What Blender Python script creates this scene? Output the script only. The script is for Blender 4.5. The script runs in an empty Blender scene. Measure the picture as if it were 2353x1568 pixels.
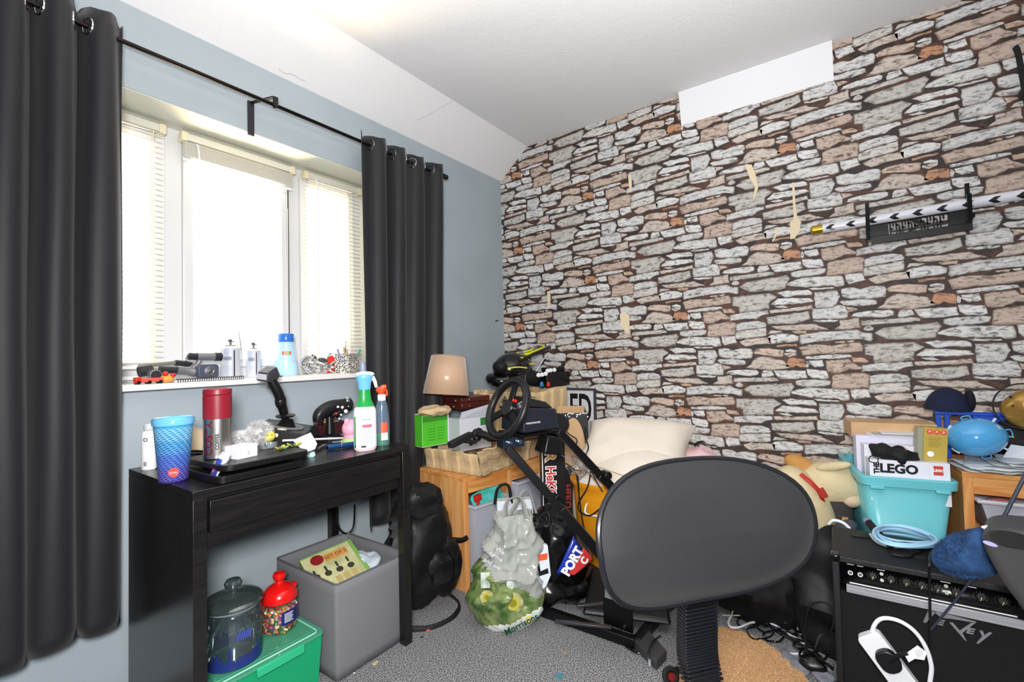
import bpy, bmesh, math, random
from mathutils import Vector, Matrix, Euler, noise
S = bpy.context.scene
COL = S.collection
R = math.radians
# ------------------------------------------------------------------ camera
FOC, YAW, PIT, ROL = 1076.3, .6242, .0306, -.0239
CAM = Vector((-2.5947, -1.9337, 1.085))
fwd = Vector((math.cos(YAW)*math.cos(PIT), math.sin(YAW)*math.cos(PIT), math.sin(PIT)))
_r = Vector((math.sin(YAW), -math.cos(YAW), 0)); _u = _r.cross(fwd)
rgt = _r*math.cos(ROL) + _u*math.sin(ROL); upv = _u*math.cos(ROL) - _r*math.sin(ROL)
cd = bpy.data.cameras.new('camera'); cam = bpy.data.objects.new('camera', cd); COL.objects.link(cam)
cd.sensor_width = 36; cd.lens = 36*FOC/2353; cd.clip_start = .02; cd.clip_end = 200
m = Matrix((rgt, upv, -fwd)).transposed().to_4x4(); m.translation = CAM
cam.matrix_world = m; S.camera = cam
# ------------------------------------------------------------------ world, lights, exposure
W = bpy.data.worlds.new('world'); S.world = W; W.use_nodes = True
bg = W.node_tree.nodes['Background']; bg.inputs[0].default_value = (.98, .985, 1, 1); bg.inputs[1].default_value = 3.6
def area(name, loc, target, size, energy, col, sy=None, spread=None):
    l = bpy.data.lights.new(name, 'AREA'); l.energy = energy; l.color = col; l.size = size
    if sy: l.shape = 'RECTANGLE'; l.size_y = sy
    if spread: l.spread = spread
    o = bpy.data.objects.new(name, l); COL.objects.link(o); o.location = loc
    o.rotation_euler = (Vector(target)-Vector(loc)).to_track_quat('-Z', 'Y').to_euler(); return o
area('photo_flash', (-2.70, -1.98, 1.26), (-1.35, -.75, .45), .24, 52, (1, .975, .95))
area('ceiling_bounce', (-2.0, -1.9, 1.9), (-1.9, -1.8, 3), 1.8, 29, (1, .975, .95))
area('sunlit_ground_outside', (-1.45, 1.12, -.15), (-1.15, -.45, 2.5), .8, 260, (1, .80, .48))
S.view_settings.view_transform = 'Standard'; S.view_settings.look = 'None'
S.view_settings.gamma = 1; S.view_settings.use_curve_mapping = False; S.view_settings.exposure = 0.1
# ------------------------------------------------------------------ helpers
def at(px, py, ax, v):
    "point of the room seen at a place of the photograph, on the plane ax = v"
    d = fwd + rgt*((px-1176.5)/FOC) - upv*((py-784)/FOC)
    i = 'xyz'.index(ax); return CAM + d*((v-CAM[i])/d[i])
def lin(h):
    if isinstance(h, str):
        h = h.lstrip('#'); c = [int(h[i:i+2], 16)/255 for i in (0, 2, 4)]
    else: c = h
    return tuple((x/12.92 if x <= .04045 else ((x+.055)/1.055)**2.4) for x in c) + (1,)
MATS = {}
def mat(name, col, rough=.5, metal=0, bump=0, bs=60, var=0, vs=8, trans=0, ior=1.45, coat=0, sheen=0, alpha=1, emit=0, stretch=None, sub=0, col2=None):
    if name in MATS: return MATS[name]
    m = bpy.data.materials.new(name); m.use_nodes = True; nt = m.node_tree; N = nt.nodes; L = nt.links
    p = N['Principled BSDF']; c = lin(col)
    p.inputs['Base Color'].default_value = c; p.inputs['Roughness'].default_value = rough; p.inputs['Metallic'].default_value = metal
    p.inputs['IOR'].default_value = ior; p.inputs['Transmission Weight'].default_value = trans; p.inputs['Coat Weight'].default_value = coat
    p.inputs['Sheen Weight'].default_value = sheen; p.inputs['Alpha'].default_value = alpha
    if sub: p.inputs['Subsurface Weight'].default_value = sub; p.inputs['Subsurface Scale'].default_value = .01
    if emit: p.inputs['Emission Color'].default_value = c; p.inputs['Emission Strength'].default_value = emit
    if bump or var or col2:
        tc = N.new('ShaderNodeTexCoord'); mp = N.new('ShaderNodeMapping'); L.new(tc.outputs['Object'], mp.inputs[0])
        if stretch: mp.inputs['Scale'].default_value = stretch
        if var or col2:
            n = N.new('ShaderNodeTexNoise'); n.inputs['Scale'].default_value = vs; n.inputs['Detail'].default_value = 5
            L.new(mp.outputs[0], n.inputs[0])
            r = N.new('ShaderNodeValToRGB'); L.new(n.outputs['Fac'], r.inputs[0])
            r.color_ramp.elements[0].position = .35; r.color_ramp.elements[1].position = .65
            if col2: r.color_ramp.elements[0].color = c; r.color_ramp.elements[1].color = lin(col2)
            else:
                r.color_ramp.elements[0].color = tuple(x*(1-var) for x in c[:3])+(1,)
                r.color_ramp.elements[1].color = tuple(min(1, x*(1+var)) for x in c[:3])+(1,)
            L.new(r.outputs[0], p.inputs['Base Color'])
        if bump:
            n2 = N.new('ShaderNodeTexNoise'); n2.inputs['Scale'].default_value = bs; n2.inputs['Detail'].default_value = 3.6
            L.new(mp.outputs[0], n2.inputs[0]); b = N.new('ShaderNodeBump'); b.inputs['Strength'].default_value = min(1, bump)
            b.inputs['Distance'].default_value = .004 if bump <= 1 else .004*bump
            L.new(n2.outputs['Fac'], b.inputs['Height']); L.new(b.outputs[0], p.inputs['Normal'])
    MATS[name] = m; return m
def tglass(name, tint, gloss=.10, body=.0, col='#ffffff', rough=.05):
    "thin clear plastic or glass: see-through, a little body colour and a sharp reflection"
    if name in MATS: return MATS[name]
    m = bpy.data.materials.new(name); m.use_nodes = True; nt = m.node_tree; N = nt.nodes; L = nt.links
    a = N.new('ShaderNodeBsdfTransparent'); a.inputs[0].default_value = lin(tint); b = N.new('ShaderNodeBsdfGlossy'); b.inputs['Roughness'].default_value = rough
    d = N.new('ShaderNodeBsdfDiffuse'); d.inputs[0].default_value = lin(col)
    x = N.new('ShaderNodeMixShader'); x.inputs[0].default_value = body; L.new(a.outputs[0], x.inputs[1]); L.new(d.outputs[0], x.inputs[2])
    lw = N.new('ShaderNodeLayerWeight'); lw.inputs[0].default_value = .35; mu = N.new('ShaderNodeMath'); mu.operation = 'MULTIPLY_ADD'; mu.inputs[1].default_value = .55; mu.inputs[2].default_value = gloss*.5; L.new(lw.outputs['Fresnel'], mu.inputs[0])
    y = N.new('ShaderNodeMixShader'); L.new(mu.outputs[0], y.inputs[0]); L.new(x.outputs[0], y.inputs[1]); L.new(b.outputs[0], y.inputs[2]); L.new(y.outputs[0], N['Material Output'].inputs[0])
    MATS[name] = m; return m
def wood(name, c1, c2, scale=6, axis='X', rough=.4):
    if name in MATS: return MATS[name]
    m = bpy.data.materials.new(name); m.use_nodes = True; nt = m.node_tree; N = nt.nodes; L = nt.links; p = N['Principled BSDF']
    tc = N.new('ShaderNodeTexCoord'); mp = N.new('ShaderNodeMapping'); L.new(tc.outputs['Object'], mp.inputs[0])
    mp.inputs['Scale'].default_value = {'X': (.5, 6, 6), 'Z': (6, 6, .5), 'Y': (6, .5, 6)}[axis]
    n = N.new('ShaderNodeTexNoise'); n.inputs['Scale'].default_value = scale; n.inputs['Detail'].default_value = 6; n.inputs['Distortion'].default_value = 1.2
    L.new(mp.outputs[0], n.inputs[0]); r = N.new('ShaderNodeValToRGB'); L.new(n.outputs['Fac'], r.inputs[0])
    r.color_ramp.elements[0].position = .36; r.color_ramp.elements[0].color = lin(c1); r.color_ramp.elements[1].position = .62; r.color_ramp.elements[1].color = lin(c2)
    L.new(r.outputs[0], p.inputs['Base Color']); p.inputs['Roughness'].default_value = rough
    b = N.new('ShaderNodeBump'); b.inputs['Strength'].default_value = .15; b.inputs['Distance'].default_value = .002; L.new(n.outputs['Fac'], b.inputs['Height']); L.new(b.outputs[0], p.inputs['Normal'])
    MATS[name] = m; return m
def catmull(P, per=6, closed=False):
    P = [Vector(p) for p in P]; n = len(P)
    if n < 3: return P
    out = []
    rng = range(n) if closed else range(n-1)
    for i in rng:
        a = P[(i-1) % n] if (closed or i > 0) else P[0]*2-P[1]
        b = P[i]; c = P[(i+1) % n]; d = P[(i+2) % n] if (closed or i+2 < n) else P[-1]*2-P[-2]
        for k in range(per):
            t = k/per
            out.append(.5*((2*b)+(c-a)*t+(2*a-5*b+4*c-d)*t*t+(3*b-a-3*c+d)*t**3))
    if not closed: out.append(P[-1])
    return out
class G:
    def __init__(s): s.v = []; s.f = []; s.mi = []; s.cur = 0; s.T = Matrix()
    def add(s, vs, fs):
        b = len(s.v); s.v += [s.T @ Vector(v) for v in vs]; s.f += [tuple(b+i for i in f) for f in fs]; s.mi += [s.cur]*len(fs); return s
    def box(s, x0, x1, y0, y1, z0, z1, tx=1, ty=1):
        cx, cy = (x0+x1)/2, (y0+y1)/2; hx, hy = (x1-x0)/2, (y1-y0)/2
        v = [(cx-hx, cy-hy, z0), (cx+hx, cy-hy, z0), (cx+hx, cy+hy, z0), (cx-hx, cy+hy, z0),
             (cx-hx*tx, cy-hy*ty, z1), (cx+hx*tx, cy-hy*ty, z1), (cx+hx*tx, cy+hy*ty, z1), (cx-hx*tx, cy+hy*ty, z1)]
        return s.add(v, [(0, 3, 2, 1), (4, 5, 6, 7), (0, 1, 5, 4), (1, 2, 6, 5), (2, 3, 7, 6), (3, 0, 4, 7)])
    def cbox(s, c, d, rot=(0, 0, 0), tx=1, ty=1):
        T = s.T; s.T = T @ Matrix.Translation(c) @ Euler(rot).to_matrix().to_4x4()
        s.box(-d[0]/2, d[0]/2, -d[1]/2, d[1]/2, -d[2]/2, d[2]/2, tx, ty); s.T = T; return s
    def bar(s, p, q, w, h=None, up=(0, 0, 1)):
        p, q = Vector(p), Vector(q); h = h or w; x = (q-p); l = x.length; x.normalize(); y = Vector(up).cross(x)
        if y.length < 1e-4: y = Vector((0, 1, 0)).cross(x)
        y.normalize(); z = x.cross(y); T = s.T
        M = Matrix((x, y, z)).transposed().to_4x4(); M.translation = (p+q)/2; s.T = T @ M
        s.box(-l/2, l/2, -w/2, w/2, -h/2, h/2); s.T = T; return s
    def cyl(s, p, q, r, r2=None, n=20, cap=True):
        p, q = Vector(p), Vector(q); r2 = r if r2 is None else r2; d = q-p; z = d.normalized()
        x = z.orthogonal().normalized(); y = z.cross(x); vs = []; fs = []
        for k, (c, rr) in enumerate(((p, r), (q, r2))):
            for i in range(n):
                a = 2*math.pi*i/n; vs.append(c+(x*math.cos(a)+y*math.sin(a))*rr)
        for i in range(n): fs.append((i, (i+1) % n, n+(i+1) % n, n+i))
        if cap: fs += [tuple(reversed(range(n))), tuple(range(n, 2*n))]
        return s.add(vs, fs)
    def tube(s, pts, r, n=8, closed=False, per=6, raw=False, flat=1):
        P = [Vector(p) for p in pts] if raw else catmull(pts, per, closed); m = len(P); vs = []; fs = []; prev = None
        for i, p in enumerate(P):
            if closed: t = P[(i+1) % m]-P[i-1]
            else: t = P[min(i+1, m-1)]-P[max(i-1, 0)]
            if t.length < 1e-9: t = Vector((0, 0, 1))
            t.normalize()
            x = t.orthogonal().normalized() if prev is None else (prev-t*prev.dot(t))
            if x.length < 1e-6: x = t.orthogonal()
            x.normalize(); prev = x; y = t.cross(x)
            rr = r(i/(m-1)) if callable(r) else r
            for k in range(n):
                a = 2*math.pi*k/n; vs.append(p+x*math.cos(a)*rr+y*math.sin(a)*rr*flat)
        for i in range(m if closed else m-1):
            j = (i+1) % m
            for k in range(n): fs.append((i*n+k, i*n+(k+1) % n, j*n+(k+1) % n, j*n+k))
        if not closed: fs += [tuple(reversed(range(n))), tuple((m-1)*n+k for k in range(n))]
        return s.add(vs, fs)
    def lathe(s, prof, n=32, c=(0, 0, 0), sx=1, sy=1, cap=True, pw=None):
        vs = []; fs = []; m = len(prof)
        for (r, z) in prof:
            for k in range(n):
                a = 2*math.pi*k/n; ca, sa = math.cos(a), math.sin(a)
                if pw: q = (abs(ca)**pw+abs(sa)**pw)**(-1/pw)
                else: q = 1
                vs.append((c[0]+r*q*ca*sx, c[1]+r*q*sa*sy, c[2]+z))
        for i in range(m-1):
            for k in range(n): fs.append((i*n+k, i*n+(k+1) % n, (i+1)*n+(k+1) % n, (i+1)*n+k))
        if cap:
            if prof[0][0] > 1e-5: fs.append(tuple(reversed(range(n))))
            if prof[-1][0] > 1e-5: fs.append(tuple((m-1)*n+k for k in range(n)))
        return s.add(vs, fs)
    def ell(s, c, r, n=20, m=12, rot=(0, 0, 0), fn=None):
        if not hasattr(r, '__len__'): r = (r, r, r)
        E = Euler(rot).to_matrix(); vs = []; fs = []
        for j in range(m+1):
            t = math.pi*j/m
            for k in range(n):
                a = 2*math.pi*k/n; d = Vector((math.sin(t)*math.cos(a), math.sin(t)*math.sin(a), -math.cos(t)))
                w = Vector((d.x*r[0], d.y*r[1], d.z*r[2]))
                if fn: w = fn(w, d)
                vs.append(Vector(c)+E @ w)
        for j in range(m):
            for k in range(n): fs.append((j*n+k, j*n+(k+1) % n, (j+1)*n+(k+1) % n, (j+1)*n+k))
        return s.add(vs, fs)
    def grid(s, fn, nu, nv, cu=False):
        vs = [fn(i/(nu if cu else nu-1), j/(nv-1)) for j in range(nv) for i in range(nu)]; fs = []
        for j in range(nv-1):
            for i in range(nu if cu else nu-1):
                i2 = (i+1) % nu; fs.append((j*nu+i, j*nu+i2, (j+1)*nu+i2, (j+1)*nu+i))
        return s.add(vs, fs)
    def prism(s, pts, z0, z1):
        n = len(pts); vs = [(x, y, z0) for x, y in pts]+[(x, y, z1) for x, y in pts]
        return s.add(vs, [tuple(reversed(range(n))), tuple(range(n, 2*n))]+[(i, (i+1) % n, n+(i+1) % n, n+i) for i in range(n)])
    def torus(s, c, R_, r, n=28, m=8, axis=(0, 0, 1), sx=1):
        z = Vector(axis).normalized(); x = z.orthogonal().normalized(); y = z.cross(x)
        P = [Vector(c)+(x*math.cos(2*math.pi*i/n)*sx+y*math.sin(2*math.pi*i/n))*R_ for i in range(n)]
        return s.tube(P, r, m, closed=True, raw=True)
    def loc(s, M): s.T = M; return s
    def merge(s, me, M=None, mi=None):
        b = len(s.v); M = M or Matrix()
        s.v += [s.T @ M @ v.co for v in me.vertices]; s.f += [tuple(b+i for i in p.vertices) for p in me.polygons]; s.mi += [s.cur if mi is None else mi]*len(me.polygons); return s
    def warp(s, fn): s.v = [Vector(fn(v)) for v in s.v]; return s
    def obj(s, name, mats, parent=None, loc=(0, 0, 0), rot=(0, 0, 0), smooth=True, bev=0, sub=0, solid=0, seg=2, weld=False, ang=35):
        me = bpy.data.meshes.new(name); me.from_pydata([tuple(v) for v in s.v], [], s.f); me.update()
        if not isinstance(mats, (list, tuple)): mats = [mats]
        for mm in mats: me.materials.append(mm)
        if len(mats) > 1: me.polygons.foreach_set('material_index', s.mi)
        b = bmesh.new(); b.from_mesh(me)
        if weld: bmesh.ops.remove_doubles(b, verts=b.verts, dist=1e-5)
        bmesh.ops.recalc_face_normals(b, faces=b.faces)
        if smooth:
            for f in b.faces: f.smooth = True
            for e in b.edges:
                if len(e.link_faces) == 2: e.smooth = e.calc_face_angle(0) < R(ang)
        b.to_mesh(me); b.free()
        o = bpy.data.objects.new(name, me); COL.objects.link(o); o.location = loc; o.rotation_euler = rot
        if parent: o.parent = parent
        if solid: k = o.modifiers.new('solid', 'SOLIDIFY'); k.thickness = solid; k.offset = 0
        if bev: k = o.modifiers.new('bevel', 'BEVEL'); k.width = bev; k.segments = seg; k.limit_method = 'ANGLE'; k.angle_limit = R(40)
        if sub: k = o.modifiers.new('sub', 'SUBSURF'); k.levels = sub; k.render_levels = sub
        return o
def tag(o, label=None, cat=None, group=None, kind=None):
    for k, v in (('label', label), ('category', cat), ('group', group), ('kind', kind)):
        if v: o[k] = v
    return o
def thing(name, label, cat, loc=(0, 0, 0), rz=0, group=None, rot=None):
    o = bpy.data.objects.new(name, None); COL.objects.link(o); o.location = loc; o.rotation_euler = rot or (0, 0, rz)
    o.empty_display_size = .05; return tag(o, label, cat, group)
def struct(g, name, mats, parent=None, **k):
    o = g.obj(name, mats, parent, **k); o['kind'] = 'structure'; return o
def crumple(amp, sc=6, seed=0, ridge=True):
    off = Vector((seed*3.1, seed*1.7, seed*.9))
    def f(v):
        q = Vector(v)*sc+off; n = noise.noise(q); 
        if ridge: n = 1-2*abs(n)-.5
        return n*amp
    return f
def textmesh(body, size, font=None, ext=.0004, ax='CENTER', bold=0, sx=1, shear=0, spacing=1):
    c = bpy.data.curves.new('t', 'FONT'); c.body = body; c.size = size; c.extrude = ext; c.align_x = ax; c.align_y = 'CENTER'
    c.resolution_u = 3; c.offset = bold; c.shear = shear; c.space_character = spacing
    o = bpy.data.objects.new('t', c); COL.objects.link(o); bpy.context.view_layer.update()
    me = bpy.data.meshes.new_from_object(o.evaluated_get(bpy.context.evaluated_depsgraph_get()))
    bpy.data.objects.remove(o)
    for v in me.vertices: v.co.x *= sx
    return me
def lettering(body, size, m, parent, M, name='lettering', fn=None, **k):
    "flat text mesh in plane XY of M (x right, y up, z out)"
    me = textmesh(body, size, **k); g = G()
    if fn:
        g.v = [Vector(fn(v.co)) for v in me.vertices]; g.f = [tuple(p.vertices) for p in me.polygons]; g.mi = [0]*len(g.f)
    else: g.merge(me, M)
    bpy.data.meshes.remove(me)
    return g.obj(name, m, parent, smooth=False)
def frame(o, x, z=None, y=None):
    "matrix with origin o, x axis x, and z or y axis"
    x = Vector(x).normalized()
    if y is not None: z = x.cross(Vector(y)).normalized()
    else: z = Vector(z).normalized()
    y = z.cross(x).normalized(); M = Matrix((x, y, z)).transposed().to_4x4(); M.translation = Vector(o); return M
def facing(p):  # rotation about z so that local -Y looks at the camera
    d = Vector(p)-CAM; return math.atan2(d.y, d.x)-math.pi/2
random.seed(7)
rnd = random.uniform
BLK = mat('black_plastic', '#0d0d0f', .38); BLKM = mat('black_matte', '#101012', .7); BLKG = mat('black_gloss', '#09090b', .15)
WHT = mat('white_plastic', '#eceef2', .35); SIL = mat('steel', '#b9b9bd', .28, 1); CHR = mat('chrome', '#dcdce0', .12, 1)
GREYP = mat('grey_plastic', '#77797d', .4); DARKM = mat('dark_metal', '#17171a', .35, .6)
RED = mat('red_plastic', '#d42a1e', .3); BLUE = mat('blue_plastic', '#1f5fc4', .3); YEL = mat('yellow_plastic', '#e6c42a', .4)
WTXT = mat('white_ink', '#f2f3f5', .5); KTXT = mat('black_ink', '#0e0f14', .5); RTXT = mat('red_ink', '#c8262c', .5); BTXT = mat('blue_ink', '#1c3fa0', .5); GTXT = mat('green_ink', '#1f7a3c', .5)
KRAFT = mat('kraft_card', '#c9a57c', .8, var=.08, vs=12, bump=.3, bs=80); PAPER = mat('white_paper', '#e6e8ee', .7)
# ------------------------------------------------------------------ setting
WALLB = mat('blue_grey_paint', '#a2aeb6', .75, bump=.25, bs=40, var=.05, vs=2.5)
CEILM = mat('white_ceiling_paint', '#e7e7e9', .85, bump=.35, bs=70)
XL, YB, ZC, ZS, YS = -3.7, -3.5, 2.482, 2.302, -.232
OX0, OX1, OZ0, OZ1, OD = -2.32, -1.02, 1.018, 2.014, .27
g = G()
g.box(XL-.1, OX0, 0, OD, 0, 2.6).box(OX1, .1, 0, OD, 0, 2.6).box(OX0, OX1, 0, OD, 0, .998).box(OX0, OX1, 0, OD, OZ1, 2.6)
g.box(XL, -.62, -.0015, .01, OZ1+.0005, 2.092)
struct(g, 'wall_front', WALLB, smooth=False)
g = G(); g.box(OX0-.06, OX1+.06, -.052, .0, .998, 1.018).box(OX0, OX1, -.0005, .235, .998, 1.018)
struct(g, 'trim_1', mat('sill_gloss', '#eceae9', .25), bev=.003, smooth=False)
g = G(); g.box(XL-.1, XL, YB-.1, OD, 0, 2.6); struct(g, 'wall_left', WALLB)
g = G(); g.box(XL, .1, YB-.1, YB, 0, 2.6); struct(g, 'wall_back', WALLB)
g = G(); g.box(XL-.1, .1, YB-.1, OD, ZC, ZC+.08)
struct(g, 'ceiling', CEILM)
g = G(); g.add([(XL, .0, ZS), (.0, .0, ZS), (0, YS, ZC+.001), (XL, YS, ZC+.001), (XL, 0, ZC+.001), (0, 0, ZC+.001)], [(0, 1, 2, 3), (0, 3, 4), (1, 5, 2), (0, 4, 5, 1), (3, 2, 5, 4)])
struct(g, 'trim_2', CEILM, smooth=False)
g = G(); y0, y1 = -1.235, -1.92
g.add([(0, y0, 2.308), (0, y1, 2.308), (-.035, y1, ZC+.001), (-.035, y0, ZC+.001), (0, y0, ZC+.001), (0, y1, ZC+.001)], [(0, 1, 2, 3), (0, 3, 4), (1, 5, 2), (3, 2, 5, 4), (0, 4, 5, 1)])
struct(g, 'trim_3', mat('white_boxing', '#f1f2f6', .7, bump=.3, bs=50), smooth=False)
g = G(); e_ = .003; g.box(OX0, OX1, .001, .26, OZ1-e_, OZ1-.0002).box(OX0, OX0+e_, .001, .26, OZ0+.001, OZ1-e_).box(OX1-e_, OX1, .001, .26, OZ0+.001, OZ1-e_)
struct(g, 'trim_4', mat('reveal_sunlit_tint', '#d6d8cc', .7, bump=.2, bs=40), smooth=False)  # lining over blue-painted reveals; bounced sunlight is put into its pale colour
def onslope(px, py):
    d = at(px, py, 'x', 0)-CAM; n = Vector((0, -(ZC-ZS), YS)).normalized(); p0 = Vector((0, 0, ZS)); return CAM+d*((p0-CAM).dot(n)/d.dot(n))+Vector((0, -.0008, -.0008))
slope_ = bpy.data.objects['trim_2']
for P in ([(957, 276), (975, 268), (1000, 255), (1022, 242), (1050, 226)], [(1035, 210), (1045, 214), (1056, 218)], [(640, 158), (655, 168), (672, 170), (688, 181), (700, 186)], [(455, 110), (475, 118), (505, 124)]):
    g = G(); g.tube([onslope(*p) for p in P], .0011, 5); o = g.obj('plaster_crack', mat('crack_grey', '#b9b4b8', .9), slope_)
# carpet
def carpet():
    m = bpy.data.materials.new('grey_carpet'); m.use_nodes = True; N = m.node_tree.nodes; L = m.node_tree.links; p = N['Principled BSDF']
    tc = N.new('ShaderNodeTexCoord'); n = N.new('ShaderNodeTexNoise'); n.inputs['Scale'].default_value = 230; n.inputs['Detail'].default_value = 3; L.new(tc.outputs['Object'], n.inputs[0])
    r = N.new('ShaderNodeValToRGB'); e = r.color_ramp.elements; e[0].position = .38; e[0].color = lin('#3c3c40'); e[1].position = .62; e[1].color = lin('#bdbdc0'); L.new(n.outputs['Fac'], r.inputs[0])
    n2 = N.new('ShaderNodeTexNoise'); n2.inputs['Scale'].default_value = 3; L.new(tc.outputs['Object'], n2.inputs[0])
    mx = N.new('ShaderNodeMix'); mx.data_type = 'RGBA'; mx.blend_type = 'MULTIPLY'; mx.inputs[0].default_value = .35; L.new(r.outputs[0], mx.inputs[6]); L.new(n2.outputs['Color'], mx.inputs[7])
    L.new(r.outputs[0], p.inputs['Base Color']); p.inputs['Roughness'].default_value = .95
    b = N.new('ShaderNodeBump'); b.inputs['Strength'].default_value = .9; b.inputs['Distance'].default_value = .01; L.new(n.outputs['Fac'], b.inputs['Height']); L.new(b.outputs[0], p.inputs['Normal'])
    return m
g = G(); g.box(XL, .1, YB, .0, -.08, 0); struct(g, 'floor', carpet())
# stone-effect wallpaper: one printed repeat, traced, then repeated with half drops
STONES = [
('O', '240,210 300,195 440,200 445,300 380,310 330,290 280,320 200,310 215,260'), ('W', '455,215 490,240 480,300 447,300'),
('W', '485,210 660,185 680,260 560,285 500,250'), ('W', '445,165 860,85 1030,70 1035,100 870,140 460,195'),
('P', '705,185 1000,130 1040,170 1160,215 1160,245 1000,255 880,320 740,330 710,270'), ('O2', '1040,110 1165,90 1250,120 1240,150 1050,165'),
('W', '1170,185 1400,130 1800,75 1820,120 1700,160 1600,210 1350,230 1170,270'),
('P', '790,370 830,345 1180,285 1260,300 1250,470 1100,490 900,520 780,515 800,440'), ('W', '470,320 710,312 750,400 700,420 540,425 480,390'),
('W', '45,390 450,340 465,430 330,460 110,480 75,440'), ('W', '320,490 400,465 700,430 770,440 760,490 640,520 400,550 330,530'),
('S', '250,650 350,590 480,550 980,525 1000,560 1005,650 900,670 870,650 500,675 380,665'), ('W', '1010,510 1245,490 1265,570 1300,580 1200,600 1070,635 1030,600'),
('W', '1270,310 1370,280 1450,265 1640,245 1740,260 1785,300 1750,330 1640,345 1400,385 1270,415'), ('G', '1262,425 1400,395 1640,355 1775,325 1780,440 1700,465 1400,515 1260,525'),
('P2', '1350,600 1320,570 1450,520 1640,490 1850,480 1850,565 1600,590 1420,635'), ('W', '1800,470 1850,440 2000,400 2200,395 2340,430 2320,490 2100,530 1855,568'),
('G', '1810,430 1850,370 2000,360 2060,375 1950,400'), ('O3', '1950,575 2290,545 2300,570 2150,585 1960,610'),
('W', '2100,640 2200,618 2290,640 2300,670 2200,660 2110,670'), ('P2', '2085,690 2200,672 2300,680 2295,705 2180,740 2090,710'),
('P', '1560,690 1620,660 1830,630 2080,645 2060,740 1930,755 1750,735 1580,735'), ('W', '965,700 1080,675 1220,700 1340,660 1530,665 1550,710 1530,800 1300,820 1100,820 990,800'),
('W', '980,850 1240,825 1420,840 1435,890 1300,915 1000,905 940,870'), ('P2', '1430,950 1520,890 1560,820 1680,760 1850,770 2070,800 2130,850 2190,900 2000,930 1900,955 1640,950'),
('W', '540,690 870,670 880,690 600,712'), ('W', '625,740 910,720 950,790 920,870 870,930 640,940 625,860'),
('W', '150,750 260,720 540,710 590,740 590,770 400,780 260,805'), ('G', '1265,1410 1900,1380 2035,1445 1910,1510 1900,1610 1400,1650 1380,1560 1270,1540'),
('W', '60,900 150,820 380,810 560,820 620,855 500,880 300,895 120,905'), ('W', '110,925 220,912 290,935 200,945'),
('P2', '40,970 300,950 590,905 610,950 400,980 60,1010'), ('G', '10,1060 550,985 565,1080 470,1120 350,1145 20,1145'),
('W', '600,960 860,935 930,905 1010,920 1060,990 1050,1065 940,1080 600,1080 590,1010'), ('P', '1030,925 1160,945 1180,970 1064,1000'),
('W', '600,1100 920,1092 925,1115 750,1130 620,1115'), ('P2', '950,1105 1190,1070 1210,1190 1080,1215 870,1215 900,1190 960,1165'),
('W', '1100,1050 1130,1010 1300,980 1610,965 1650,990 1640,1030 1500,1060 1200,1060'), ('W', '1690,1020 1720,970 1870,960 1910,1020 1850,1050 1700,1065'),
('G', '1225,1110 1600,1080 1900,1060 1990,1080 1980,1110 1750,1130 1300,1165 1230,1160'), ('G', '1250,1220 1290,1175 1340,1170 1390,1200 1380,1230 1300,1240'),
('P2', '70,1180 500,1152 640,1150 720,1190 850,1220 600,1225 300,1230 150,1220'), ('O2', '330,1242 520,1238 520,1275 370,1270'),
('W', '435,1290 700,1250 1170,1225 1240,1255 1370,1270 1375,1350 1340,1370 1230,1340 1000,1345 700,1370 460,1405 440,1380'),
('O2', '870,1372 1030,1370 1010,1392 900,1392'), ('W', '1040,1365 1130,1360 1130,1380 1060,1382'),
('P', '430,1450 560,1412 850,1422 1100,1395 1210,1385 1260,1440 1240,1500 1050,1520 700,1530 480,1550'),
('G', '1400,1270 1500,1200 1800,1170 2200,1130 2260,1180 2180,1290 2170,1320 1950,1340 1700,1340 1560,1345 1470,1300')]
SC = {'W': '#dadada', 'S': '#e0e0de', 'G': '#cfccc7', 'P': '#cdb8aa', 'P2': '#d3c6bc', 'O': '#c3906f', 'O2': '#cbae98', 'O3': '#bd9478'}
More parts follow.
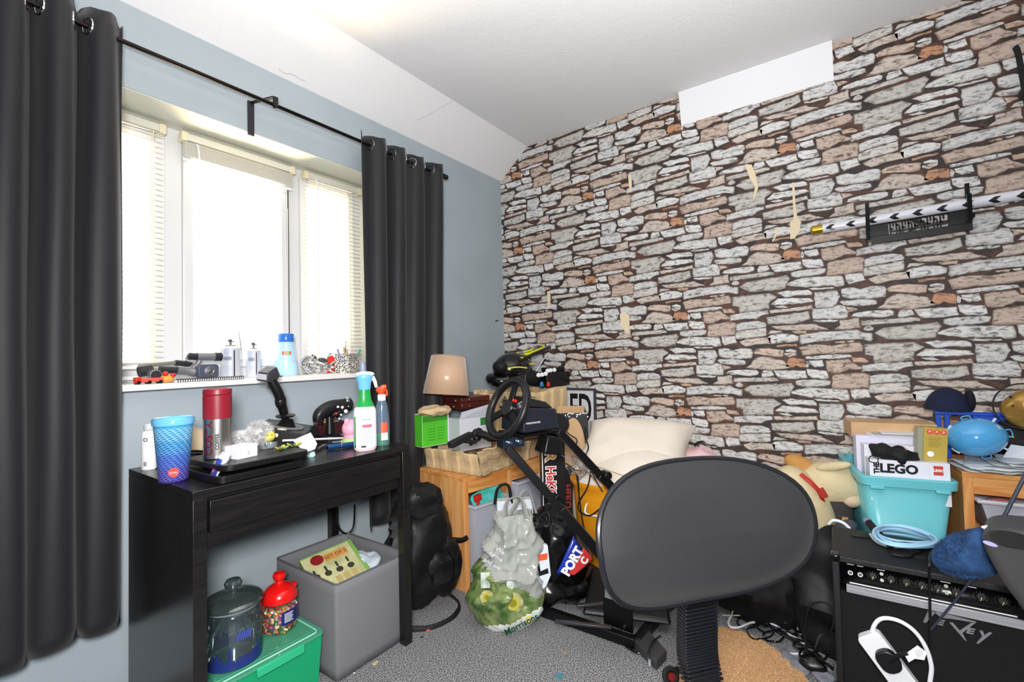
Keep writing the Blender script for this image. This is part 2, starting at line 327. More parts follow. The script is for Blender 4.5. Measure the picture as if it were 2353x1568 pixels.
def stone_wall():
    cell = []
    for c, t in STONES:
        P = []
        for q in t.split():
            x, y = map(float, q.split(',')); w = at(1760+x/5.6, 540+y/5.6, 'x', 0); P.append((-w.y, w.z))
        cell.append((lin(SC[c])[:3], P))
    bm = bmesh.new(); cl = bm.loops.layers.float_color.new('print')
    Ru, Rz = .53, .517; rs = random.Random(3)
    def face(vs, cols, mi):
        try: f = bm.faces.new(vs)
        except ValueError: return
        f.material_index = mi
        for l, c in zip(f.loops, cols): l[cl] = (*c, 1)
    for (col, P) in cell:
        # densify with a ragged outline, the same in every repeat
        D = []
        n = len(P); cx = sum(p[0] for p in P)/n; cz = sum(p[1] for p in P)/n
        for i in range(n):
            a, b = P[i], P[(i+1) % n]; L = math.hypot(b[0]-a[0], b[1]-a[1]); k = max(1, int(L/.012))
            for j in range(k):
                t = j/k; D.append((a[0]+(b[0]-a[0])*t+rs.uniform(-1, 1)*.0022, a[1]+(b[1]-a[1])*t+rs.uniform(-1, 1)*.0018))
        D = [(cx+(p[0]-cx)*1.012, cz+(p[1]-cz)*1.045) for p in D]
        sh = rs.uniform(.9, 1.08); inner = [(cx+(p[0]-cx)*.93, cz+(p[1]-cz)*.74+.0018) for p in D]
        c1 = tuple(x*sh for x in col); c0 = (col[0]*.46*sh, col[1]*.40*sh, col[2]*.36*sh)
        for nx in range(-5, 6):
            for mz in range(-6, 7):
                du = nx*Ru; dz = (Rz/2 if nx % 2 else 0)+mz*Rz
                if cx+du < -.25 or cx+du > 3.9 or cz+dz < -.2 or cz+dz > 2.6: continue
                A = [bm.verts.new((-.0012, -(p[0]+du), p[1]+dz)) for p in D]; B = [bm.verts.new((-.0012, -(p[0]+du), p[1]+dz)) for p in inner]
                face(B, [c1]*len(B), 1)
                for i in range(len(A)):
                    j = (i+1) % len(A); face([A[i], A[j], B[j], B[i]], [c0, c0, c1, c1], 1)
    for co, no in (((0, 0, 0), (0, 1, 0)), ((0, 0, ZC), (0, 0, 1)), ((0, 0, 0), (0, 0, -1)), ((0, YB, 0), (0, -1, 0)), ((0, 0, ZS), (0, ZC-ZS, -YS))):
        bmesh.ops.bisect_plane(bm, geom=bm.verts[:]+bm.edges[:]+bm.faces[:], plane_co=co, plane_no=no, clear_outer=True)
    for f in bm.faces:
        if f.normal.x > 0: f.normal_flip()
    # the wall body
    x0, x1 = 0, .1
    v = [bm.verts.new(p) for p in [(0, YB, 0), (0, .27, 0), (0, .27, 2.6), (0, YB, 2.6), (.1, YB, 0), (.1, .27, 0), (.1, .27, 2.6), (.1, YB, 2.6)]]
    for q in ((0, 3, 2, 1), (4, 5, 6, 7), (0, 1, 5, 4), (1, 2, 6, 5), (2, 3, 7, 6), (3, 0, 4, 7)):
        f = bm.faces.new([v[i] for i in q]); f.material_index = 0
    me = bpy.data.meshes.new('wall_right'); bm.to_mesh(me); bm.free()
    def wpm(name, stone):
        m = bpy.data.materials.new(name); m.use_nodes = True; N = m.node_tree.nodes; L = m.node_tree.links; p = N['Principled BSDF']; p.inputs['Roughness'].default_value = .62
        tc = N.new('ShaderNodeTexCoord'); mp = N.new('ShaderNodeMapping'); mp.inputs['Scale'].default_value = (1, 1, 2.6) if stone else (1, 1, 1.6); mp.inputs['Rotation'].default_value = (.12, 0, 0); L.new(tc.outputs['Object'], mp.inputs[0])
        n = N.new('ShaderNodeTexNoise'); n.inputs['Scale'].default_value = 30 if stone else 9; n.inputs['Detail'].default_value = 9; n.inputs['Roughness'].default_value = .68; n.inputs['Distortion'].default_value = .9; L.new(mp.outputs[0], n.inputs[0])
        r = N.new('ShaderNodeValToRGB'); e = r.color_ramp.elements; L.new(n.outputs['Fac'], r.inputs[0])
        if stone:
            e[0].position = .36; e[0].color = (.16, .155, .15, 1); e[1].position = .50; e[1].color = (.93, .93, .93, 1); x = e.new(.72); x.color = (1.12, 1.12, 1.12, 1); x = e.new(.43); x.color = (.60, .59, .58, 1)
            a = N.new('ShaderNodeVertexColor'); a.layer_name = 'print'
            mx = N.new('ShaderNodeMix'); mx.data_type = 'RGBA'; mx.blend_type = 'MULTIPLY'; mx.inputs[0].default_value = 1; L.new(a.outputs[0], mx.inputs[6]); L.new(r.outputs[0], mx.inputs[7]); L.new(mx.outputs[2], p.inputs['Base Color'])
        else:
            e[0].position = .42; e[0].color = lin('#2a2322'); e[1].position = .58; e[1].color = lin('#57392c'); x = e.new(.5); x.color = lin('#3a2c29')
            L.new(r.outputs[0], p.inputs['Base Color'])
        return m
    me.materials.append(wpm('printed_mortar', 0)); me.materials.append(wpm('printed_stone', 1))
    o = bpy.data.objects.new('wall_right', me); COL.objects.link(o); o['kind'] = 'structure'; return o
wallr = stone_wall()
TEAR = mat('torn_backing_paper', '#e6d6b6', .8)
for pts in ('1712,378 1727,378 1736,400 1742,432 1733,458 1730,456 1735,430 1722,408', '1820,420 1825,420 1828,470 1832,500 1840,508 1838,530 1826,548 1816,550 1815,512 1824,505 1822,470',
            '1785,522 1790,522 1787,538 1776,556 1774,554 1782,538', '1443,402 1450,402 1452,425 1449,440 1446,436', '1424,722 1434,716 1446,725 1446,768 1437,764 1427,748',
            '1257,670 1263,672 1264,700 1259,712', '1716,312 1724,306 1722,318'):
    P = [at(*map(float, q.split(',')), 'x', -.004) for q in pts.split()]
    g = G(); n = len(P); g.add(P+[p+Vector((.003, 0, 0)) for p in P], [tuple(range(n)), tuple(reversed(range(n, 2*n)))]+[(i, (i+1) % n, n+(i+1) % n, n+i) for i in range(n)])
    o = g.obj('wallpaper_tear', TEAR, wallr, smooth=False)
g = G(); p = at(1138, 738, 'y', -.001); g.cyl(p, p+Vector((0, -.018, .002)), .0025, n=8).cyl(p+Vector((0, -.018, .002)), p+Vector((0, -.021, .002)), .005, n=10)
tag(g.obj('wall_nail', DARKM), 'small dark nail sticking out of the blue wall near the corner', 'nail')
# window
UPVC = mat('white_upvc', '#dcdddf', .3); GL = bpy.data.materials.new('window_glass'); GL.use_nodes = True
_n = GL.node_tree; _t = _n.nodes.new('ShaderNodeBsdfTransparent'); _g = _n.nodes.new('ShaderNodeBsdfGlossy'); _g.inputs['Roughness'].default_value = .02; _m = _n.nodes.new('ShaderNodeMixShader'); _m.inputs[0].default_value = .06
_n.links.new(_t.outputs[0], _m.inputs[1]); _n.links.new(_g.outputs[0], _m.inputs[2]); _n.links.new(_m.outputs[0], _n.nodes['Material Output'].inputs[0])
def window():
    FY0, FY1 = .205, .265
    w = bpy.data.objects.new('window_1', None); COL.objects.link(w); w['kind'] = 'structure'; w.location = (OX0, FY0, OZ0)
    o_ = Vector((OX0, FY0, OZ0)); mu = (-1.885, -1.395)
    g = G(); t = .045
    g.box(OX0, OX0+t, FY0-.001, FY1+.001, OZ0+.001, OZ1-.001).box(OX1-t, OX1, FY0-.001, FY1+.001, OZ0+.001, OZ1-.001).box(OX0, OX1, FY0, FY1, OZ0, OZ0+t).box(OX0, OX1, FY0, FY1, OZ1-t, OZ1)
    for x in mu: g.box(x-.03, x+.03, FY0-.002, FY1+.002, OZ0+.001, OZ1-.001)
    struct(g.warp(lambda v: v-o_), 'window_frame', UPVC, w, bev=.004, smooth=False)
    for a, b in ((OX0+t, mu[0]-.03), (mu[0]+.03, mu[1]-.03), (mu[1]+.03, OX1-t)):
        g = G(); z0, z1 = OZ0+t, OZ1-t; s_ = .035
        g.box(a, a+s_, FY0-.012, FY1-.01, z0, z1).box(b-s_, b, FY0-.012, FY1-.01, z0, z1).box(a+s_, b-s_, FY0-.0118, FY1-.0102, z0, z0+s_).box(a+s_, b-s_, FY0-.0118, FY1-.0102, z1-s_, z1)
        sh_ = struct(g.warp(lambda v: v-o_), 'sash', UPVC, w, bev=.004, smooth=False)
        g = G(); g.box(a+s_, b-s_, .235, .239, z0+s_, z1-s_); struct(g.warp(lambda v: v-o_), 'pane', GL, sh_, smooth=False)
    g = G(); g.box(mu[1]-.033, mu[1]-.029, FY0-.013, FY0, OZ0+t, OZ1-t); struct(g.warp(lambda v: v-o_), 'gasket', BLKM, w, smooth=False)
window()
# venetian blinds
CREAM = mat('cream_blind', '#e9dfbf', .4); SLAT = mat('blind_slat', '#e4e2da', .35)
def blind(x0, x1, label, raised, mats=SLAT, wand=None, ladders=()):
    y = .165; zt = 1.992
    t = thing('venetian_blind', label, 'window blind', ((x0+x1)/2, y, zt), group='white slatted blinds in the window recess'); o_ = Vector(t.location)
    L = lambda v: v-o_
    g = G(); g.box(x0+.004, x1-.004, y-.014, y+.014, zt-.028, zt); g.obj('headrail', mat('headrail_paint', '#dbdad0', .4), t, bev=.002).data.transform(Matrix.Translation(-o_))
    for x in (x0, x1-.022):
        g = G(); g.box(x, x+.022, y-.018, y+.018, zt-.033, zt+.002); g.warp(L).obj('end_bracket', CREAM, t, bev=.002)
    g = G()
    if raised:
        for k in range(14):
            z = zt-.036-k*.0042; g.box(x0+.012, x1-.012, y-.0125, y+.0125, z-.0009, z+.0009)
        g.warp(L).obj('slats', SLAT, t, smooth=False)
        g = G(); a = Vector((x0+.01, y, zt-.1)); b = Vector((x1-.012, y, zt-.102)); mid = (a+b)/2+Vector((-.08, 0, -.022))
        g.tube([a, a+Vector((.07, 0, -.012)), mid, b], .0115, 8, flat=.5); g.warp(L).obj('bottom_rail', WHT, t)
        g = G(); a = Vector((x0+.18, y-.01, zt-.098)); g.tube([a, a+Vector((.05, -.004, -.02)), a+Vector((.16, 0, -.032)), a+Vector((.24, 0, -.03))], .004, 6, flat=.4); g.warp(L).obj('loose_slat', SLAT, t)
    else:
        n = 44; dz = (zt-.05-OZ0-.03)/n
        for k in range(n):
            z = zt-.045-k*dz; g.cbox(((x0+x1)/2, y, z), (x1-x0-.02, .024, .0012), (R(22), 0, 0))
        g.warp(L).obj('slats', SLAT, t, smooth=False)
        g = G(); g.box(x0+.01, x1-.01, y-.012, y+.012, OZ0+.012, OZ0+.024); g.warp(L).obj('bottom_rail', WHT, t)
        g = G()
        for x in ladders:
            g.box(x-.0015, x+.0015, y-.0135, y-.0125, OZ0+.02, zt-.03).box(x-.0015, x+.0015, y+.0125, y+.0135, OZ0+.02, zt-.03)
        g.warp(L).obj('ladder_tape', CREAM, t, smooth=False)
    if wand:
        g = G(); g.tube([Vector(p) for p in wand], .0035, 6); g.warp(L).obj('tilt_wand', WHT, t)
    return t
blind(-2.29, -1.925, 'left slatted blind lowered over the window beside the left curtain', False, ladders=(-2.2, -1.965))
yb = .145
bm_ = blind(-1.875, -1.412, 'middle slatted blind pulled up with its bottom rail hanging crooked', True, wand=[at(452, 332, 'y', yb), at(457, 350, 'y', yb), at(462, 450, 'y', yb), at(470, 588, 'y', yb)])
g = G(); o_ = Vector(bm_.location)
for pp in ([(631, 430), (632, 600), (633, 760)], [(640, 600), (640, 760)], [(661, 480), (662, 640), (663, 760), (662, 800), (668, 830), (680, 850)], [(655, 480), (660, 700), (662, 790), (672, 840), (683, 852)]):
    g.tube([at(x, y, 'y', .12) for x, y in pp], .0013, 5)
g.warp(lambda v: v-o_).obj('pull_cord', mat('cord_white', '#cfd0d2', .6), bm_)
blind(-1.366, -1.04, 'right slatted blind lowered over the window beside the right curtain', False, wand=[at(726, 412, 'y', yb), at(730, 440, 'y', yb), at(731, 620, 'y', yb)], ladders=(-1.30, -1.12))
# curtain rod and curtains
RY, RZ = -.105, 2.108
rod = thing('curtain_rod', 'thin dark metal curtain rod above the window', 'curtain rod', (-1.64, RY, RZ))
g = G(); g.cyl((-.99, 0, 0), (.94, 0, 0), .0075, n=14); g.obj('pole', mat('rod_metal', '#2a2422', .22, .9), rod)
g = G(); g.cyl((.94, 0, 0), (.955, 0, 0), .009, n=14).cyl((.955, 0, 0), (.985, 0, 0), .015, n=18); g.obj('finial', BLK, rod, bev=.002)
g = G(); g.box(-.058, -.034, .096, .105, -.11, .03); g.obj('wall_plate', mat('bracket_black', '#24222a', .5), rod, bev=.001)
g = G(); g.bar((-.046, .1, .024), (-.004, -.004, .03), .014, .004).torus((.0, 0, 0), .011, .003, 16, 6, (1, 0, 0)).box(-.008, .008, -.012, .0, -.004, .03); g.obj('rod_holder', BLK, rod)
CURT = mat('charcoal_curtain_fabric', '#18181d', .6, bump=.1, bs=900, sheen=.12)
LIN = mat('curtain_lining', '#3a3a42', .6)
def curtain(x0, x1, zb, name_label, folds, amp, seed, gz=2.165, botx=None, ph=0):
    t = thing('curtain', name_label, 'curtain', ((x0+x1)/2, RY, RZ), group='dark charcoal eyelet curtains'); o_ = Vector(t.location)
    rs = random.Random(seed); ks = [rs.uniform(-.25, .25) for _ in range(40)]
    n = folds*16+1
    def fn(u, v):
        zz = gz+(zb-gz)*v; a = 2*math.pi*folds*u+ph
        A = amp*(1-.25*v)*(1+.3*math.sin(u*9+seed))
        sx = x0+(x1-x0)*u
        if botx: sx += (botx[0]+(botx[1]-botx[0])*u-sx)*min(1, v*1.0)**1.6
        sh = math.sin(a); sq = math.copysign(abs(sh)**.75, sh)
        y = RY+A*sq; x = sx+math.cos(a)*.010*(1+v)+.006*noise.noise(Vector((u*7, v*3, seed)))
        z = zz+(.012*math.sin(a*.5+seed)+.02*noise.noise(Vector((u*4, 0, seed))))*(v**4)+(.006*math.cos(a*2+1))*((1-v)**12)
        y += .010*noise.noise(Vector((u*6, v*2.5, seed+5)))*v
        return Vector((x, min(y, -.06), z))-o_
    g = G(); g.grid(fn, n, 46); fb = g.obj('fabric', CURT, t, solid=.0025)
    for k in range(folds*2):
        u = (k*math.pi-ph)/(2*math.pi*folds)
        if u < .05 or u > .97: continue
        a = fn(u, (gz-RZ)/(gz-zb)); b = fn(u+.004, (gz-RZ)/(gz-zb)); d = (b-a).normalized(); nrm = Vector((d.y, -d.x, 0)).normalized()
        g = G(); g.torus(Vector((a.x, 0, 0)), .024, .0035, 22, 6, nrm if abs(nrm.y) > .2 else (1, .2, 0)); g.obj('eyelet', CHR, fb)
    return t
curtain(-2.62, -2.112, .30, 'charcoal eyelet curtain hanging on the left side of the window, reaching below the desk', 5, .036, 2, gz=2.165, ph=2.2)
curtain(-1.250, -.722, .30, 'charcoal eyelet curtain on the right of the window behind the spray bottles', 4, .034, 5, gz=2.15, botx=(-1.235, -.80), ph=-.5)
# ------------------------------------------------------------------ desk
DESK = wood('black_brown_veneer', '#121112', '#1b191a', 9, 'X', .27)
DX0, DX1, DY0, DY1, DZ = -2.09, -1.355, -.54, -.04, .75
dk = thing('desk', 'black-brown desk with one wide drawer under the window', 'desk', (DX0, DY0, 0))
W_, D_ = DX1-DX0, DY1-DY0
g = G(); g.box(0, W_, 0, D_, DZ-.022, DZ); g.obj('desktop', DESK, dk, bev=.0015)
g = G(); g.box(0, .033, .0, D_, 0, DZ-.0225); g.obj('side_panel', DESK, dk, bev=.0012)
g = G(); g.box(W_-.034, W_, 0, .034, 0, DZ-.0225); g.obj('leg', DESK, dk, bev=.002)
g = G(); g.box(W_-.034, W_, D_-.034, D_, 0, DZ-.0225); g.obj('leg', DESK, dk, bev=.002)
g = G(); g.box(W_-.034, W_, .034, D_-.034, .60, DZ-.0225); g.obj('side_apron', DESK, dk)
g = G(); g.box(.035, W_-.036, .018, .034, .592, DZ-.0225); g.obj('front_apron', DESK, dk)
g = G(); g.box(.04, W_-.044, .0, .017, .632, .716); g.obj('drawer', DESK, dk, bev=.0015)
g = G(); g.box(.033, W_-.034, D_-.02, D_-.005, .59, DZ-.0225); g.obj('back_rail', DESK, dk)
g = G(); g.box(W_-.06, W_-.045, .30, .48, .30, .59); g.box(W_-.03, W_-.026, .1, .12, .585, .6)
g = G(); p0 = at(775, 1150, 'y', -.12); p1 = at(815, 1160, 'y', -.12)
g.tube([p0, at(773, 1180, 'y', -.12), at(780, 1215, 'y', -.12), at(797, 1227, 'y', -.12), at(812, 1210, 'y', -.12), p1], .004, 6)
tag(g.obj('hanging_cable', BLK), 'black cable looping down behind the desk drawer', 'cable')
# ---- things on the desk
def cup():
    c = Vector((-2.070, -.352, DZ)); t = thing('tumbler', 'tall blue to purple plastic tumbler with wavy lines at the left front of the desk', 'cup', c)
    H = .178
    m = bpy.data.materials.new('tumbler_print'); m.use_nodes = True; N = m.node_tree.nodes; L = m.node_tree.links; p = N['Principled BSDF']; p.inputs['Roughness'].default_value = .15; p.inputs['Coat Weight'].default_value = .6
    tc = N.new('ShaderNodeTexCoord'); sp = N.new('ShaderNodeSeparateXYZ'); L.new(tc.outputs['Object'], sp.inputs[0])
    mr = N.new('ShaderNodeMapRange'); mr.inputs[1].default_value = 0; mr.inputs[2].default_value = H; L.new(sp.outputs[2], mr.inputs[0])
    r = N.new('ShaderNodeValToRGB'); e = r.color_ramp.elements; e[0].color = lin('#2c2270'); e[1].color = lin('#3f9fd0'); e[1].position = .95; x = e.new(.35); x.color = lin('#24449a'); x = e.new(.65); x.color = lin('#1870a8'); L.new(mr.outputs[0], r.inputs[0])
    L.new(r.outputs[0], p.inputs['Base Color'])
    g = G(); g.lathe([(.0, .003), (.032, .002), (.0335, .0), (.035, .003), (.0475, .158), (.048, .162), (.046, .162), (.034, .008)], 48, cap=False); g.obj('body', m, t)
    g = G(); g.lathe([(.0485, .160), (.051, .161), (.0515, .176), (.0495, .180), (.045, .178), (.043, .171), (.0, .169)], 48, cap=False); g.obj('lid', mat('blue_lid', '#6bb6e2', .12, coat=.5), t)
    a = facing(c)
    for kk, cc in enumerate(('#8f86dd', '#7f9fe6', '#8ccdee', '#c4ecf7')):
        g = G()
        for i in range(kk*7, kk*7+7):
            z0 = .008+i*.0053
            for s_ in (1, -1):
                def ln(u, v): 
                    th = 2*math.pi*u; z = z0+s_*.0034*math.sin(9*th+i*.9)+.0007*v; R0 = .035+.0125*(z/.155)+.0004; return (R0*math.cos(th), R0*math.sin(th), z)
                g.grid(ln, 110, 2, True)
        g.obj('wavy_line_print', mat('wave_print_%d' % kk, cc, .3), t)
    g = G(); n = 24; d = 1.1
    def disc(u, v, rr=.0125):
        x = u; z = v; R0 = .035+.0125*(z/.155)+.0006; th = -math.pi/2+a+x/R0; return (R0*math.cos(th), R0*math.sin(th), z)
    g.add([disc(0, .03)]+[disc(.013*math.cos(2*math.pi*k/n), .03+.013*math.sin(2*math.pi*k/n)) for k in range(n)], [(0, k+1, (k+1) % n+1) for k in range(n)])
    bd_ = g.obj('coral_badge', mat('coral_print', '#f0523a', .3), t)
    lettering('costa', .008, WTXT, bd_, None, fn=lambda v: disc(v.x, .03+v.y) if False else tuple(x*1.004 if i < 2 else x for i, x in enumerate(disc(v.x, .03+v.y))))
cup()
def mug():
    c = Vector((-1.968, -.385, .8)); t = thing('travel_mug', 'steel travel mug with a red upper half standing on the black tray', 'mug', c); r = .037
    g = G(); g.lathe([(0, 0), (.034, 0), (r, .003), (r, .118)], 48, cap=False); sb_ = g.obj('steel_body', mat('brushed_steel', '#b4b1ae', .3, 1, bump=.05, bs=400, stretch=(1, 1, .02)), t)
    rd = mat('mug_red', '#86192a', .38)
    g = G(); g.lathe([(r, .118), (.038, .119), (.038, .187), (.036, .1885)], 48, cap=False); g.obj('red_sleeve', rd, t)
    g = G(); g.lathe([(.036, .1885), (.038, .19), (.038, .202), (.0365, .206), (.033, .207), (.031, .203), (.0, .202)], 48, cap=False); g.obj('lid', rd, t)
    a = facing(c)-math.pi/2
    def wr(u, v, off): th = a+off+u/(r+.0006); return ((r+.0006)*math.cos(th), (r+.0006)*math.sin(th), v)
    lettering('COSTA', .030, mat('costa_red', '#8e1f30', .5), sb_, None, fn=lambda v: wr(-v.y, .062+v.x, -.62), bold=.0008, sx=1.02)
    lettering('COFFEE', .0135, KTXT, sb_, None, fn=lambda v: wr(-v.y, .052+v.x, -.02), bold=.0003)
mug()
g = G()
def rr(x0, x1, y0, y1, r, n=5):
    P = []
    for cx, cy, a in ((x1-r, y1-r, 0), (x0+r, y1-r, 90), (x0+r, y0+r, 180), (x1-r, y0+r, 270)):
        for k in range(n+1): b = R(a+90*k/n); P.append((cx+r*math.cos(b), cy+r*math.sin(b)))
    return P
t = thing('laptop_stand', 'flat black two-tier plastic tray under the red travel mug', 'tray', (-1.9, -.41, DZ), R(1.5))
g = G(); g.prism(rr(-.128, .118, -.118, .15, .02), 0, .022); g.obj('lower_tray', BLK, t, bev=.003)
g = G(); g.prism(rr(-.118, .142, -.125, .12, .03), .0325, .05); g.prism(rr(-.09, .09, -.09, .09, .02), .0221, .0325); g.obj('upper_tray', BLK, t, bev=.003)
TZ = .8
# toothpaste
a_ = at(525, 1044, 'z', .822); b_ = at(490, 1104, 'z', .757)
t = thing('toothpaste_tube', 'white and navy toothpaste tube leaning off the front of the tray', 'tube', b_); ax = (a_-b_); L_ = ax.length; M_ = frame((0, 0, 0), ax, y=Vector((0, 0, 1)).cross(ax))
def tb(u, v):
    w = .0215*(1-.42*v**1.5); h = .0015+.0145*v; an = 2*math.pi*u; q = M_ @ Vector((v*L_*.86, math.cos(an)*w, math.sin(an)*h+.006)); return q
g = G(); g.grid(tb, 24, 14, True); g.obj('body', mat('toothpaste_print', '#e9ebf4', .3), t)
g = G(); g.grid(lambda u, v: tb(.06+.38*u, .14+.72*v)+M_.to_3x3() @ Vector((0, 0, .0005)), 12, 12); nl_ = g.obj('navy_label', mat('navy_print', '#27307c', .3, col2='#3a4aa8', vs=60), t)
g = G(); g.grid(lambda u, v: tb(.16+.14*u, .30+.07*v)+M_.to_3x3() @ Vector((0, 0, .001)), 4, 4); g.grid(lambda u, v: tb(.20+.05*u, .26+.15*v)+M_.to_3x3() @ Vector((0, 0, .001)), 4, 4); g.obj('red_cross', mat('pink_red', '#e2506a', .4), nl_)
g = G(); g.T = M_; g.cyl((L_*.85, 0, .006), (L_, 0, .006), .0135, .0125, 20); g.obj('cap', WHT, t, bev=.002)
# white box
t = thing('small_box', 'small white cardboard box beside the mug on the tray', 'box', at(565, 1053, 'z', TZ)+Vector((.0, .03, 0)), R(10))
g = G(); g.box(-.032, .032, -.03, .03, 0, .036); g.obj('carton', mat('white_card', '#e9e9ee', .5), t, bev=.001)
g = G(); g.box(-.0315, .0315, -.0304, -.03, .026, .0265).box(.0, .008, -.0304, -.03, .008, .02); g.obj('print', mat('grey_ink', '#b9b9c2', .6), t)
# lids, butterfly clips, chick
CLEAR = tglass('clear_plastic', '#f4f8fb', .15, .10, '#dfe8ee')
for i, (px, py, r) in enumerate(((612, 1028, .022), (622, 1036, .018))):
    p = at(px, py, 'z', TZ+.004); g = G(); g.lathe([(0, 0), (r*.8, 0), (r, .006), (r*1.06, .013), (r, .013), (r*.93, .006), (r*.7, .003), (0, .003)], 28, cap=False); 
    g.torus((0, 0, .013), r*1.04, .0012, 28, 6)
    tag(g.obj('clear_lid', CLEAR, loc=(p.x, p.y, TZ+.0005+i*.014)), ('lower', 'upper')[i]+' of two stacked clear round plastic lids in front of the fluffy toy', 'lid', 'clear round lids on the tray')
def clip(px, py, rz, lab):
    p = at(px, py, 'z', TZ+.006); t = thing('hair_clip', lab, 'hair clip', (p.x, p.y, TZ+.001), rz, 'yellow and green butterfly clips')
    for s_, m, nm in ((1, YEL, 'upper_wing'), (-1, mat('olive_plastic', '#7f9b52', .4), 'lower_wing')):
        for q in (1, -1):
            g = G(); g.ell((q*.012, s_*.006, .006), (.012, .007, .0025), 14, 8, (0, q*-.5, s_*q*.5)); g.obj(nm, m, t)
    g = G(); g.ell((0, 0, .006), (.003, .013, .004), 12, 8); g.obj('clip_body', mat('grey_green', '#64866f', .4), t)
clip(648, 1030, .4, 'yellow and green butterfly clip lying left at the tray edge'); clip(676, 1023, -.3, 'yellow and green butterfly clip lying right, nearest the white card')
p = at(618, 1003, 'z', TZ+.02); t = thing('toy_chick', 'small yellow chick figure in front of the grey fluffy toy', 'toy', (p.x, p.y, TZ+.0))
g = G(); g.ell((0, 0, .02), (.022, .018, .019), 18, 12); g.obj('body', mat('chick_yellow', '#e3d45c', .6), t)
for s_ in (-1, 1):
    g = G(); g.ell((s_*.008-.006, -.0165, .026), .0022, 8, 6); g.obj('eye', KTXT, t)
p = at(640, 1002, 'z', TZ+.015); g = G(); g.ell((0, 0, .02), (.034, .026, .022), 20, 12); tag(g.obj('soap_dish', mat('cream_soap', '#e2dccb', .3), loc=(p.x+.02, p.y+.03, TZ-.005)), 'cream rounded dish behind the yellow chick figure', 'dish')
# fluffy toy
def fur(g, c, r, n, l, seed, rot=(0, 0, 0), droop=.2):
    rs = random.Random(seed); E = Euler(rot).to_matrix()
    for i in range(n):
        z = rs.uniform(-1, 1); a = rs.uniform(0, 2*math.pi); q = math.sqrt(1-z*z); d = Vector((q*math.cos(a), q*math.sin(a), z))
        b = Vector(c)+E @ Vector((d.x*r[0], d.y*r[1], d.z*r[2])); nn = (E @ Vector((d.x/r[0], d.y/r[1], d.z/r[2]))).normalized()
        t_ = b+(nn+Vector((rs.uniform(-.6, .6), rs.uniform(-.6, .6), rs.uniform(-.6, .6)-droop))).normalized()*l*rs.uniform(.6, 1.2)
        s_ = nn.orthogonal().normalized()*.0011; s2 = nn.cross(s_).normalized()*.0011
        g.add([b+s_, b-s_*.5+s2, b-s_*.5-s2, t_], [(0, 1, 3), (1, 2, 3), (2, 0, 3)])
c = at(575, 985, 'y', -.24); t = thing('fluffy_toy', 'grey and white fluffy toy lying between the mug and the joystick', 'soft toy', (c.x, c.y, DZ+.02))
FUR = mat('grey_fur', '#b4b4b5', .9, col2='#e8e8e8', vs=45)
g = G(); g.ell((-.035, 0, .036), (.056, .042, .034), 20, 12); fur(g, (-.035, 0, .036), (.056, .042, .034), 3000, .016, 1); g.obj('fur_body', FUR, t, smooth=False)
g = G(); g.ell((.032, .0, .062), (.034, .030, .034), 18, 12); fur(g, (.032, 0, .062), (.034, .030, .034), 1900, .018, 2); g.obj('fur_head', FUR, t, smooth=False)
